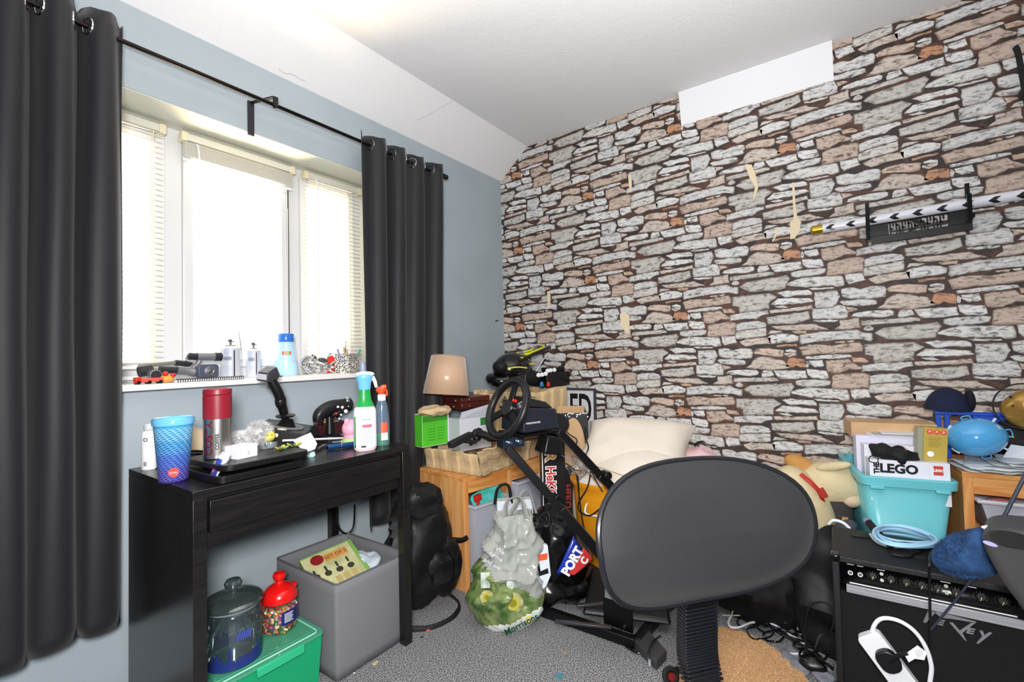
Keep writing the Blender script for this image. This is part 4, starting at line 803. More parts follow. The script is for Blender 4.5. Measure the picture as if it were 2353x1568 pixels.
def pot():
    c = at(798, 855, 'y', .04); t = thing('pencil_pot', 'black and white speckled pencil pot at the right end of the sill', 'pen pot', (c.x, c.y, SZ), R(20)); w = .040; H = .094
    m = bpy.data.materials.new('speckled_print'); m.use_nodes = True; N = m.node_tree.nodes; L = m.node_tree.links; p = N['Principled BSDF']
    tc = N.new('ShaderNodeTexCoord'); v = N.new('ShaderNodeTexVoronoi'); v.inputs['Scale'].default_value = 110; v.feature = 'DISTANCE_TO_EDGE'; L.new(tc.outputs['Object'], v.inputs[0])
    r = N.new('ShaderNodeValToRGB'); r.color_ramp.interpolation = 'CONSTANT'; r.color_ramp.elements[0].color = lin('#efece2'); r.color_ramp.elements[1].color = lin('#26241f'); r.color_ramp.elements[1].position = .12; L.new(v.outputs['Distance'], r.inputs[0]); L.new(r.outputs[0], p.inputs['Base Color'])
    g = G(); k = .003; g.box(-w, w, -w, -w+k, 0, H).box(-w, w, w-k, w, 0, H).box(-w, -w+k, -w+k, w-k, 0, H).box(w-k, w, -w+k, w-k, 0, H).box(-w+k, w-k, -w+k, w-k, 0, k); g.obj('pot', m, t)
    o1 = Vector(t.location)
    for i, (dx, dy, tx, ty, h, r, cc, nm) in enumerate(((-.02, -.01, -.35, 0, .118, .0042, '#9a93b8', 'lilac'), (-.006, 0, -.08, .0, .122, .0045, '#b39a5e', 'ochre'), (.008, .012, .05, .1, .112, .005, '#dba7a7', 'pink'), (.012, -.01, .42, -.1, .12, .0052, '#3cb795', 'teal'), (.0, .02, .06, 0, .15, .0016, '#4c4640', 'thin dark'), (.022, 0, .55, .0, .105, .004, '#e0b8a8', 'peach'))):
        d = Vector((tx, ty, 1)).normalized(); a = Vector((dx, dy, .005)); 
        t2 = thing('marker', nm+' pen standing in the speckled pencil pot', 'pen', o1, 0, 'pens in the speckled pencil pot'); g = G(); g.cyl(a+d*.0, a+d*h*.8, r, n=12); g.obj('barrel', mat('pen_'+nm.replace(' ', '_'), cc, .35), t2)
        g = G(); g.cyl(a+d*h*.8, a+d*h, r*1.1, n=12); g.obj('cap', mat('pen_'+nm.replace(' ', '_'), cc, .35), t2, bev=.0005)
pot()
c = at(826, 845, 'y', .03); g = G(); g.lathe([(0, 0), (.016, 0), (.018, .02), (.014, .05), (0, .052)], 20, cap=False); tag(g.obj('blue_jar', mat('pale_blue_jar', '#a9b6d8', .25), loc=(c.x+.02, c.y, SZ)), 'small pale blue jar between the pencil pot and the right curtain', 'jar')
# ------------------------------------------------------------------ under the desk
GRN = mat('green_plastic_box', '#16a06c', .35, sub=.1); GLID = tglass('green_clear_lid', '#9fe0c4', .12, .6, '#5fc29c')
c = Vector((-1.845, -.325, 0)); t = thing('storage_box', 'green plastic storage box with clear green lid on the floor under the desk', 'storage box', c)
g = G(); w, d, h = .17, .125, .158
g.box(-w*.94, w*.94, -d*.94, d*.94, 0, .004); 
for a in (-1, 1): g.add([(a*w*.94, -d*.94, 0), (a*w*.94, d*.94, 0), (a*w, d, h), (a*w, -d, h), (a*(w*.94-.003), -d*.94, 0), (a*(w*.94-.003), d*.94, 0), (a*(w-.003), d, h), (a*(w-.003), -d, h)], [(0, 1, 2, 3), (7, 6, 5, 4), (3, 2, 6, 7)])
for a in (-1, 1): g.add([(-w*.94, a*d*.94, 0), (w*.94, a*d*.94, 0), (w, a*d, h), (-w, a*d, h), (-w*.94, a*(d*.94-.003), 0), (w*.94, a*(d*.94-.003), 0), (w, a*(d-.003), h), (-w, a*(d-.003), h)], [(0, 1, 2, 3), (7, 6, 5, 4), (3, 2, 6, 7)])
g.obj('box_body', GRN, t, smooth=False)
g = G(); g.prism(rr(-w-.008, w+.010, -d-.008, d+.008, .02), h+.0005, h+.009); g.prism(rr(-w+.02, w-.02, -d+.02, d-.02, .015), h+.009, h+.013); ld_ = g.obj('lid', GLID, t, bev=.0015)
g = G(); g.tube([(x, y, h+.0105) for x, y in rr(-w+.008, w-.008, -d+.008, d-.008, .016)], .0022, 6, closed=True, raw=True); g.obj('lid_ridge', mat('lid_pale_green', '#a9e3cf', .3), ld_)
g = G(); g.box(-.05, .10, -d-.016, -d-.004, h-.02, h+.008); g.obj('clip_handle', mat('clip_green', '#2fb583', .3), ld_, bev=.003)
LZ = h+.0135
c = Vector((-1.915, -.358, LZ)); t = thing('glass_jar', 'large clear glass jar with knobbed lid and navy skyline print under the desk', 'jar', c)
JG = tglass('jar_glass', '#d3e0e2', .2, .03, '#c9d6da')
g = G(); g.lathe([(0, .003), (.07, .001), (.0765, .006), (.078, .02), (.078, .145), (.074, .158), (.068, .164), (.068, .172)], 48, cap=False); g.obj('jar_body', JG, t)
g = G(); g.lathe([(.0685, .168), (.082, .172), (.083, .178), (.074, .190), (.05, .198), (.02, .203), (.010, .208), (.012, .214), (.022, .220), (.025, .230), (.020, .240), (0, .243)], 48, cap=False); g.obj('jar_lid', tglass('lid_glass', '#a3b4b4', .3, .12, '#8c9c9c'), t)
g = G(); g.torus((0, 0, .166), .071, .004, 40, 8); g.obj('rim_ring', tglass('ring_plastic', '#d0dee2', .2, .35, '#cfdde6'), t)
NV = mat('navy_skyline', '#1e2f74', .4)
g = G(); rs = random.Random(5); hts = []
g.grid(lambda u, v: (.0784*math.cos(2*math.pi*u), .0784*math.sin(2*math.pi*u), .006+.022*v), 60, 2, True)
for k in range(54):
    a0 = 2*math.pi*k/54; hh = rs.choice((.008, .012, .018, .024, .034)) if k % 9 else .05
    tp = .35 if hh > .03 else .9
    vs = []
    for z, wd in ((.027, 1), (.027+hh*.6, 1), (.027+hh, tp*.3 if hh > .03 else 1)):
        for s_ in (-1, 1): th = a0+s_*wd*.045; vs.append((.0784*math.cos(th), .0784*math.sin(th), z))
    g.add(vs, [(0, 1, 3, 2), (2, 3, 5, 4)])
g.obj('skyline_print', NV, t)
a = facing(c)
g = G(); g.tube([(.0786*math.sin(a+.1+.012*k), -.0786*math.cos(a+.1+.012*k), .098+.012*math.sin(k*.9)+.003*math.sin(k*2.3)) for k in range(46)], .0012, 5); g.obj('script_print', mat('blue_script', '#4257b0', .4), t)
c = Vector((-1.752, -.322, LZ)); t = thing('sweet_jar', 'plastic jar of jelly beans with a domed red lid on the green storage box', 'jar', c); a = facing(c)
pr = [(0, .002), (.042, .001), (.052, .01), (.057, .035), (.055, .075), (.047, .098), (.046, .106)]
g = G(); g.lathe(pr, 40, cap=False); g.obj('jar_body', tglass('jar_plastic', '#f7f7f7', .12, .02), t)
g = G(); g.lathe([(.050, .100), (.056, .104), (.057, .112), (.054, .125), (.042, .142), (.025, .152), (.014, .156), (.012, .162), (.018, .170), (.021, .180), (.018, .190), (0, .195)], 40, cap=False); g.ell((.045, .0, .132), (.016, .02, .010), 14, 8); g.obj('lid', mat('lid_red', '#dd1414', .22, coat=.4), t)
g = G(); g.grid(lambda u, v: ((.0577-.002*abs(v-.5))*math.sin(a+.1+1.1*u), -(.0577-.002*abs(v-.5))*math.cos(a+.1+1.1*u), .033+.045*v), 12, 3); nl_ = g.obj('navy_label', mat('label_navy', '#1b2468', .3), t)
g = G()
for k in range(7): g.grid(lambda u, v: (.0583*math.sin(a+.25+.55*u*(1-.1*(k % 3))), -.0583*math.cos(a+.25+.55*u*(1-.1*(k % 3))), .070-k*.0045+.0018*v), 6, 2)
g.obj('label_print', WTXT, nl_)
bc = ['#d8372c', '#f0efe8', '#e6b93a', '#6fbf4a', '#e98ab0', '#c96f3a', '#efe6b8', '#7a3c8c', '#e86a3c']
for i in range(9):
    g = G(); rs = random.Random(40+i)
    for k in range(34):
        z = rs.uniform(.008, .082); th = rs.uniform(0, 6.28); rr_ = (.046 if z < .015 else .050)*rs.choice((1, 1, 1, .8)); g.ell((rr_*math.cos(th), rr_*math.sin(th), z), (.0042, .0042, .0062), 8, 6, (rs.uniform(0, 3), rs.uniform(0, 3), 0))
    o = g.obj('jelly_beans', mat('bean_%d' % i, bc[i], .25), t); o['kind'] = 'stuff'
# grey fabric bin
FB = mat('grey_bin_fabric', '#74757a', .9, bump=.2, bs=700)
x0, x1, y0, y1, h = -1.655, -1.345, -.503, -.115, .33
t = thing('fabric_bin', 'tall square grey fabric storage bin under the right side of the desk', 'storage bin', ((x0+x1)/2, (y0+y1)/2, 0))
w, d = (x1-x0)/2, (y1-y0)/2
def shell(off, z0, z1, s_):
    P = rr(-w+off, w-off, -d+off, d-off, .012, 3); g = G(); n = len(P)
    def f(u, v):
        x, y = P[int(round(u*n)) % n]; z = z0+(z1-z0)*v; b = 1+.012*math.sin(v*3.1)-.03*(1-v); bow = .004*math.sin(v*3.1+.4)
        return (x*b, y*b, z+(.010*math.cos(x/w*1.6)*math.cos(y/d*1.6)-.004)*v)
    g.grid(f, n, 10, True); return g
g = shell(0, .002, h, 0); g.obj('fabric_sides', FB, t, solid=.004)
g = G(); g.box(-w*.96, w*.96, -d*.96, d*.96, 0, .004); g.obj('base', FB, t)
g = G(); P = rr(-w, w, -d, d, .012, 3); g.tube([(x*1.0, y*1.0, h+(.010*math.cos(x/w*1.6)*math.cos(y/d*1.6)-.004)) for x, y in P], .0035, 6, closed=True, raw=True); g.obj('piping', mat('piping_grey', '#5c5d62', .8), t)
c = Vector((-1.53, -.325, .265)); M = frame(c, (1, -.18, .12), z=(-.05, -.42, .9))
t = thing('gift_box', 'green and cream set of five boxed book inside the grey fabric bin', 'box', c); t.rotation_euler = M.to_euler()
g = G(); g.box(-.098, .105, -.115, .12, -.02, .025); g.obj('carton', mat('gift_green', '#7fae55', .5), t, bev=.001)
g = G(); g.box(-.098, .088, -.115, .113, .0251, .0256).box(.1051, .1056, -.112, .112, -.02, .02); g.obj('cream_panel', mat('gift_cream', '#d6d3a2', .5, col2='#b5b784', vs=18), t, smooth=False)
g = G(); g.box(-.02, .07, .060, .095, .0257, .026); pq_ = g.obj('orange_plaque', mat('plaque_orange', '#d59a52', .5), t)
lettering('SET OF 5', .022, mat('brown_ink', '#7b3d20', .5), pq_, Matrix.Translation((.025, .077, .0262)))
g = G(); g.cyl((-.045, .085, .0257), (-.045, .085, .0266), .024, n=28); g.obj('maroon_seal', mat('maroon_print', '#8e2226', .5), t)
for k in range(4):
    g = G(); x = -.075+.042*k; g.cyl((x, .012-.004*k, .0257), (x, .012-.004*k, .0262), .013, n=16); g.box(x-.004, x+.004, .02, .045, .0257, .0261); g.obj('printed_picture', mat('dark_print', '#3a3a30', .6), t)
for k in range(3):
    g = G(); x = -.02+.03*k; g.box(x, x+.02, -.105, -.02, .0257, .0262); g.obj('printed_strip', mat('print_brown', '#8a4a36' if k else '#b9a86c', .6), t)
c = Vector((-1.405, -.33, .27)); g = G(); f = crumple(.022, 18, 3); g.ell((0, 0, 0), (.045, .06, .04), 28, 18, fn=lambda w, d: w+d*f(w)); tag(g.obj('crumpled_paper', mat('crumpled_pale', '#c3d0da', .7), loc=c, smooth=False), 'crumpled pale blue-white tissue at the right inside the grey fabric bin', 'paper')
c = Vector((-1.455, -.26, .245)); t = thing('paper_stack', 'stack of white folded papers inside the grey fabric bin behind the boxed set', 'papers', c, R(-20))
g = G()
for k in range(6): g.cbox((rnd(-.003, .003), 0, k*.008), (.075, .14, .004), (0, 0, rnd(-.08, .08)))
g.obj('sheets', PAPER, t)
c = Vector((-1.50, -.3, .12)); g = G(); g.cbox((0, 0, 0), (.24, .3, .2)); tag(g.obj('folded_clothes', mat('dark_cloth', '#2a2b30', .9), loc=c, bev=.03), 'dark folded cloth filling the lower part of the grey fabric bin', 'clothes')
# carpet debris
for px, py, cc, sz, lb, ct in ((984, 1450, '#d9623c', .010, 'small orange scrap on the carpet left of the supermarket bag', 'scrap'), (969, 1466, '#2f3a34', .007, 'tiny dark scrap on the carpet beside the orange scrap', 'scrap'), (1285, 1556, '#2f7f9f', .013, 'small blue crumb of paper on the carpet in the bottom centre', 'scrap'), (862, 1527, '#b8aa84', .013, 'small tan scrap on the carpet beside the grey fabric bin', 'scrap'), (1298, 1503, '#a8845c', .008, 'small brown crumb on the carpet in front of the black pedal frame', 'scrap'),
                        (726, 1546, '#e6e6e2', .004, 'tiny white speck on the carpet left of the grey fabric bin', 'scrap'), (814, 1548, '#e6e6e2', .004, 'tiny white speck on the carpet right of the bin corner', 'scrap')):
    p = at(px, py, 'z', 0); g = G(); f = crumple(.6, 2, px); g.ell((0, 0, sz*.25), (sz, sz*.7, sz*.3), 10, 6, fn=lambda w, d: w*(1+f(d))); tag(g.obj('floor_scrap', mat('scrap_'+str(px), cc, .7), loc=(p.x, p.y, 0), smooth=False), lb, ct, 'scraps on the carpet')
# ------------------------------------------------------------------ pine frame in the corner
PINE = wood('pine', '#c9803c', '#e2a868', 5, 'X'); PINEZ = wood('pine_upright', '#cf8744', '#e6ae70', 5, 'Z')
def trofast(name, lab, P0, ang, L_, D_, H_, divs, zb=0):
    t = thing(name, lab, 'storage frame', (P0[0], P0[1], zb), ang); T_ = .018
    for i, x in enumerate(divs):
        g = G(); g.box(x, x+.028, 0, D_, 0, H_-T_); g.obj('side_panel', PINEZ, t, bev=.001)
    g = G(); g.box(0, L_, 0, D_, H_-T_, H_); g.obj('top_panel', PINE, t, bev=.002)
    for a, b in zip(divs[:-1], divs[1:]):
        g = G(); g.box(a+.028, b, 0, .018, H_-T_-.055, H_-T_); g.obj('front_rail', PINE, t)
    g = G(); g.box(.0, L_, D_-.004, D_+.003, 0, H_); g.obj('back_panel', PINE, t, smooth=False)
    return t
SA = R(-8.5); SP = Vector((-.965, -.465, 0)); su = Vector((math.cos(SA), math.sin(SA), 0)); sv = Vector((-su.y, su.x, 0)); SH = .52
trofast('pine_storage_frame', 'low pine storage frame with plastic bins in the corner under the cardboard trays', SP, SA, .90, .37, SH, (0, .287, .53, .872))
KN = mat('pine_knot', '#8c4a22', .5)
def sl(u, v, z): return SP+su*u+sv*v+Vector((0, 0, z))
BIN = tglass('translucent_bin', '#e6eaf2', .1, .72, '#cdd4e2', .3); BIN2 = mat('lilac_grey_bin', '#b9bccb', .45)
def tbin(name, lab, u0, u1, v0, z0, z1, m, grp, fr=None, dep=.34, gcol=None):
    fr = fr or (SP, su, sv); c = fr[0]+fr[1]*((u0+u1)/2)+fr[2]*v0; t = thing(name, lab, 'plastic bin', (c.x, c.y, z0), math.atan2(fr[1].y, fr[1].x), grp); w = (u1-u0)/2; h = z1-z0; k = .85
    g = G(); 
    def wall(a, b, c2, d2): g.add([a, b, c2, d2], [(0, 1, 2, 3)])
    pts0 = [(-w*k, .02), (w*k, .02), (w*k, dep-.02), (-w*k, dep-.02)]; pts1 = [(-w, 0), (w, 0), (w, dep), (-w, dep)]
    for i in range(4): j = (i+1) % 4; wall((*pts0[i], 0), (*pts0[j], 0), (*pts1[j], h), (*pts1[i], h))
    wall(*[(*p, 0) for p in pts0]); g.obj('bin_body', m, t, solid=.003, weld=True, smooth=False)
    g = G(); g.box(-w-.012, w+.012, -.016, .004, h-.006, h+.006).box(-w-.012, -w+.004, 0.0041, dep-.0041, h-.006, h+.006).box(w-.004, w+.012, 0.0041, dep-.0041, h-.006, h+.006).box(-w-.012, w+.012, dep-.004, dep+.016, h-.006, h+.006); g.obj('rim', m, t, bev=.003)
    return t
tbin('plastic_bin', 'pale translucent bin full of bright toys in the left slot of the corner pine frame', .040, .275, -.03, .02, .385, BIN, 'plastic bins in the corner pine frame')
tbin('plastic_bin', 'plain lilac grey bin in the middle slot of the corner pine frame', .327, .518, -.03, .05, .435, BIN2, 'plastic bins in the corner pine frame')
# contents of the first bin
c = sl(.155, .05, .36)
g = G(); M = frame(c+Vector((.02, -.02, .02)), (1, -.25, .35), z=(0, -1, .25)); g.T = M; g.prism(rr(-.085, .085, -.05, .06, .02), -.004, .004); o = g.obj('plastic_bag', mat('turquoise_bag', '#3fb9ac', .3, col2='#6fd3d6', vs=30), bev=.002); tag(o, 'turquoise patterned packet sticking out of the translucent bin', 'packet')
g = G(); g.T = frame(c+Vector((-.055, -.02, .03)), (1, 0, .1), z=(0, -1, 0)); g.box(-.018, .022, .0, .03, -.01, .01).box(-.006, .008, -.05, .0, -.006, .006); tag(g.obj('red_toy', RED, bev=.003), 'red plastic toy handle poking out of the translucent bin', 'toy')
for i, (px, py, cc, r) in enumerate(((1108, 1190, '#f0b0a8', .045), (1128, 1165, '#eeb7a6', .04), (1092, 1215, '#9fd6c2', .045), (1085, 1240, '#b8a8e0', .04), (1110, 1265, '#e8c4c0', .04), (1120, 1225, '#cfe3b8', .035))):
    p = sl(.09+.03*(i % 4), .06, .28-.035*i); g = G(); g.ell((0, 0, 0), (r, r*.8, r*.9), 16, 10); tag(g.obj('soft_ball', mat('toyball_%d' % i, cc, .6), loc=p), ('salmon', 'peach', 'mint', 'lilac', 'pale pink', 'pale green')[i]+' toy seen dimly inside the translucent bin', 'toy', 'toys inside the translucent bin')
# ---- pulp trays and things on the frame
PULP = mat('moulded_pulp', '#cbb189', .9, bump=.25, bs=120, var=.06, vs=10)
def pulp_tray(name, lab, P, ang, Lx, Ly, z0, h, ribs=True, flare=.02, grp=None):
    t = thing(name, lab, 'cardboard tray', (P.x, P.y, z0), ang, grp)
    g = G(); g.box(0, Lx, 0, Ly, 0, .006); g.obj('tray_base', PULP, t)
    def side(a, b, nrm):
        a, b = Vector(a), Vector(b); n = Vector(nrm); L2 = (b-a).length; k = int(L2/.012)+1; g = G()
        def f(u, v):
            s_ = u*L2; rib = .5+.5*math.tanh(8*math.sin(s_*2*math.pi/.085)); row = .5+.5*math.tanh(10*math.sin(v*math.pi*3+.6)); out = flare*v-.015*rib*(.25+.75*v)+.003*row
            return a+(b-a)*u+n*out+Vector((0, 0, v*h*(1+.03*math.sin(s_*21+P.x*9))))
        g.grid(f, k*2, 14); return g.obj('tray_wall', PULP, t, solid=.004)
    side((0, 0, 0), (Lx, 0, 0), (0, -1, 0)); side((0, 0, 0), (0, Ly, 0), (-1, 0, 0)); side((Lx, 0, 0), (Lx, Ly, 0), (1, 0, 0)); side((0, Ly, 0), (Lx, Ly, 0), (0, 1, 0))
    return t
P_ = at(1104, 1093, 'z', SH+.004)
tA = SA-R(3)
pulp_tray('pulp_tray', 'ribbed brown pulp packing tray at the front of the corner pine frame', Vector((-.897, -.505, 0)), R(-1), .40, .36, SH+.001, .105, grp='brown moulded pulp packing trays')
pulp_tray('pulp_tray', 'taller ribbed brown pulp tray standing behind the steering wheel', sl(.38, .03, 0)+Vector((0, 0, 0)), SA, .435, .30, SH+.11, .255, grp='brown moulded pulp packing trays')
g = G(); c = sl(.60, .18, SH+.056); g.cbox((0, 0, 0), (.42, .28, .108), (0, 0, SA)); tag(g.obj('cardboard_box', KRAFT, loc=c, bev=.002), 'flat plain cardboard box under the taller pulp tray', 'box')
# flap of tray folded outward at the front
t = thing('pulp_sheet', 'ribbed brown pulp lid leaning outward beside the front tray corner', 'cardboard tray', at(1110, 1093, 'z', SH-.005)+Vector((.0, -.012, 0)))
a0 = Vector((0, 0, 0)); q = [at(1108, 1095, 'z', .52), at(1204, 1053, 'z', .52), at(1186, 1012, 'y', -.60), at(1097, 1040, 'y', -.55)]; o1 = Vector(t.location)
q = [v-o1 for v in q]
def fl(u, v):
    p = (q[0]*(1-u)+q[1]*u)*(1-v)+(q[3]*(1-u)+q[2]*u)*v; n = (q[1]-q[0]).cross(q[3]-q[0]).normalized()
    return p+n*(.007*math.tanh(6*math.sin(u*20))+.003*math.tanh(6*math.sin(v*12)))
g = G(); g.grid(fl, 50, 24); g.obj('ribbed_sheet', PULP, t, solid=.004)
# green box & white boxes
def cbx(name, lab, cat, c, dims, rz, mats, rx=0, grp=None, bev=.001):
    t = thing(name, lab, cat, c, grp and 0 or 0, grp, rot=(rx, 0, rz)); g = G(); w, d, h = dims; g.box(-w/2, w/2, -d/2, d/2, 0, h); g.obj('carton', mats, t, bev=bev); return t
c = at(1000, 1016, 'y', -.36); rz = SA-R(2)
t = cbx('green_box', 'bright green and white cardboard box standing in the front pulp tray', 'box', (-.862, -.145, .633), (.165, .11, .165), R(-10), mat('box_white', '#e6e8ec', .5))
g = G(); g.box(-.081, .074, -.0556, -.0551, .003, .162).box(-.0831, -.0826, -.055, .055, .003, .162); g.obj('green_face', mat('bright_green', '#55c52f', .45), t, smooth=False)
g = G(); g.box(-.081, .074, -.0561, -.0557, .125, .155); 
for k in range(5): g.box(-.05, -.005, -.0561, -.0557, .03+.014*k, .034+.014*k).box(.01, .055, -.0561, -.0557, .03+.014*k, .034+.014*k)
g.obj('green_print', mat('dark_green_print', '#3a9a26', .5), t, smooth=False)
c = at(1085, 1010, 'y', -.40)
t = cbx('white_carton', 'opened white carton with raised grey flap behind the black toy gun', 'box', (-.70, -.275, .60), (.20, .12, .165), R(-14), mat('carton_white', '#cdd0dc', .55))
g = G(); g.add([(-.1, -.06, .1655), (.1, -.06, .1655), (.13, -.075, .235), (-.085, -.06, .20), (-.1, -.057, .1655), (.1, -.057, .1655), (.13, -.072, .235), (-.085, -.057, .20)], [(0, 1, 2, 3), (7, 6, 5, 4), (3, 2, 6, 7), (1, 5, 6, 2), (0, 3, 7, 4)])
g.obj('flap', mat('flap_grey', '#b9bec9', .6), t, smooth=False)
g = G(); g.box(.03, .095, -.0612, -.0606, .12, .16); g.obj('green_patch', mat('patch_green', '#2f7a3e', .5), t, smooth=False)
c = at(1005, 945, 'y', -.33); g = G(); f = crumple(.02, 14, 8); g.ell((0, 0, 0), (.09, .07, .022), 30, 16, fn=lambda w, d: w+d*f(w)); tag(g.obj('packing_paper', mat('kraft_paper', '#cdb48c', .85), loc=(-.90, -.22, .815), smooth=False), 'crumpled brown packing paper on top of the green box', 'paper')
# suitcase, lampshade
c = at(1061, 944, 'z', .805); t = thing('suitcase', 'small dark red-brown suitcase lying flat under the lampshade', 'suitcase', (c.x, c.y, .808), SA-R(1))
SU = mat('maroon_leather', '#4a1a17', .32, bump=.1, bs=200)
g = G(); g.box(0, .30, 0, .33, 0, .034); g.obj('case_bottom', SU, t, bev=.006)
g = G(); g.box(0, .30, 0, .33, .0345, .062); cl_ = g.obj('case_lid', SU, t, bev=.006)
g = G(); g.box(-.001, .03, -.001, .03, .0, .012); g.box(-.0012, .0, .04, .042, .0, .0)
for (x, y, z) in ((-.001, .05, .046), (-.001, .065, .014), (.05, -.001, .05), (.05, -.001, .016)):
    g = G(); g.ell((x, y, z), .0065 if x < 0 else .004, 12, 8); g.obj('stud', CHR, cl_)
c = at(1024, 903, 'y', -.19); b = Vector((c.x, -.19, .874)); M = Matrix.Translation(b) @ Euler((0, R(9), 0)).to_matrix().to_4x4()
t = thing('lamp_shade', 'beige satin tapered lampshade tilted on top of the dark suitcase', 'lampshade', b); t.rotation_euler = (0, R(7), 0)
g = G(); g.lathe([(.122, .012), (.090, .215)], 48, cap=False); g.obj('shade', mat('beige_satin', '#c9a78b', .28, sheen=.5, bump=.05, bs=300, stretch=(1, 1, .05)), t, solid=.002)
for r, z in ((.1225, .012), (.0905, .215)):
    g = G(); g.torus((0, 0, z), r, .0022, 48, 6); g.obj('trim_ring', mat('shade_trim', '#b08e74', .4), t)
# helmet on the tall tray
TT = SH+.11+.262
c = at(1168, 858, 'y', -.30); hc = Vector((c.x+.045, -.30, TT+.115)); t = thing('motocross_helmet', 'black motocross helmet with yellow graphics resting on the brown pulp tray', 'helmet', (hc.x, hc.y, TT))
t.rotation_euler = (0, 0, R(-18))
HB = mat('helmet_black', '#0b0b0d', .18, coat=.5)
g = G(); g.ell((0, 0, .11), (.125, .105, .10), 32, 20); g.obj('shell', HB, t)
g = G(); g.tube([(-.08, -.07, .05), (-.13, -.04, .045), (-.14, .02, .06), (-.10, .07, .05)], .034, 12); g.obj('chin_bar', HB, t)
g = G(); g.add([(-.02, -.10, .17), (.02, .10, .19), (.25, .07, .255), (.265, -.05, .25), (-.02, -.10, .155), (.02, .10, .172), (.25, .07, .235), (.265, -.05, .225)], [(0, 1, 2, 3), (7, 6, 5, 4), (0, 4, 5, 1), (1, 5, 6, 2), (2, 6, 7, 3), (3, 7, 4, 0)]); g.obj('peak', HB, t, bev=.006)
g = G(); g.ell((.05, -.08, .06), (.10, .03, .045), 20, 12); g.ell((-.12, -.04, .13), (.04, .05, .035), 14, 10); g.obj('padding', BLKM, t)
YG = mat('helmet_yellow', '#d9d92e', .3)
def pk(u, v): return Vector((.0, -.102, .172))*(1-u)*(1-v)+Vector((.265, -.052, .252))*u*(1-v)+Vector((.02, .10, .192))*(1-u)*v+Vector((.25, .07, .257))*u*v
for P in ([(.0, .0), (.02, .25), (.08, .5)], [(.2, .15), (.35, .12), (.5, .3), (.38, .42), (.22, .32), (.3, .2), (.55, .12), (.8, .1)], [(.35, .6), (.5, .5), (.7, .6)], [(.88, .3), (.93, .6), (.98, .7)], [(.1, .7), (.3, .8)]):
    g = G(); g.tube([pk(*p)+Vector((0, -.001, .004)) for p in P], .0045, 6, flat=.5); g.obj('yellow_graphic', YG, t)
for P in ([(-.10, -.085, .12), (-.04, -.105, .125), (.02, -.112, .118)], [(.04, -.112, .14), (.09, -.09, .145)]):
    g = G(); g.tube(P, .005, 6, flat=.5); g.obj('yellow_graphic', YG, t)
for P in ([(.10, -.09, .09), (.17, -.07, .15), (.235, -.06, .205)],):
    g = G(); g.tube(P, .0022, 6); g.obj('white_edge', WHT, t)
# black organiser with small pegs
c = at(1265, 880, 'y', -.42); t = thing('black_game_box', 'black box holding a row of round white pieces beside the helmet', 'box', (c.x+.02, -.40, TT), R(-12))
g = G(); g.box(-.11, .13, -.085, .06, 0, .085).box(-.02, .10, -.055, .05, .0851, .112); g.obj('case', mat('glossy_black_card', '#0c0c0e', .3), t, bev=.004)
g = G(); g.lathe([(.045, 0), (.048, .01), (.045, .10), (0, .105)], 24, c=(.12, -.03, 0), cap=False); g.obj('round_tin', BLK, t)
o1 = Vector(t.location)
for i, (px, py) in enumerate(((1236, 863), (1244, 862), (1252, 860), (1257, 853), (1263, 852), (1272, 851))):
    p = at(px, py, 'y', -.485); g = G(); g.cyl((0, 0, 0), (-.006, -.012, .003), .0125, n=18); tag(g.obj('white_disc', WHT, loc=p, bev=.002), ('first', 'second', 'third', 'fourth', 'fifth', 'sixth')[i]+' from the left of the round white pieces in front of the black box', 'game piece', 'round white pieces beside the helmet')
    if i == 0: pass
for px, cc, nm in ((1245, BLUE, 'blue'), (1260, RED, 'red')):
    p = at(px, 884, 'y', -.485); g = G(); g.ell((0, 0, .004), (.014, .008, .013), 14, 10).box(-.013, .013, -.006, .006, -.012, .002); tag(g.obj('small_toy', mat(nm+'_toy', '#3b82d0' if nm == 'blue' else '#dc3426', .35), loc=p, bev=.002), 'small rounded '+nm+' toy in front of the black box beside the helmet', 'toy')
g = G(); p = at(1205, 890, 'y', -.48); g.tube([at(1207, 895, 'y', -.49), at(1207, 862, 'y', -.49)], .002, 6); tag(g.obj('thin_antenna', SIL), 'thin metal rod standing beside the blue toy', 'rod')
c = at(1284, 850, 'y', -.42); g = G(); g.T = frame(c, (1, -.3, -.35), z=(0, -1, 0)); g.prism([(-.02, -.03), (.03, -.025), (.035, .01), (0, .04), (-.02, .02)], -.006, .006); tag(g.obj('cardboard_piece', KRAFT, bev=.001), 'small cut piece of brown card between the helmet and the wall', 'card')
# black toy gun / shifter in the front tray
t = thing('toy_pistol', 'black plastic toy pistol lying across the front pulp tray', 'toy', at(1090, 1005, 'y', -.62)); o1 = Vector(t.location); q = lambda x, y, yy=-.62: at(x, y, 'y', yy)-o1
g = G(); g.bar(q(1034, 1024), q(1083, 999), .03, .026); g.obj('barrel', BLKM, t, bev=.004)
g = G(); g.bar(q(1070, 1014), q(1092, 1016), .02, .018).bar(q(1082, 1012), q(1083, 1024), .012, .012); g.obj('trigger_block', BLK, t, bev=.002)
g = G(); g.torus(q(1098, 1000), .024, .008, 20, 8, (0, 1, .2)); g.obj('round_grip', BLK, t)
g = G(); g.tube([q(1092, 995), q(1112, 1000), q(1130, 1008), q(1148, 1004)], .018, 12); g.obj('handle', BLKG, t)
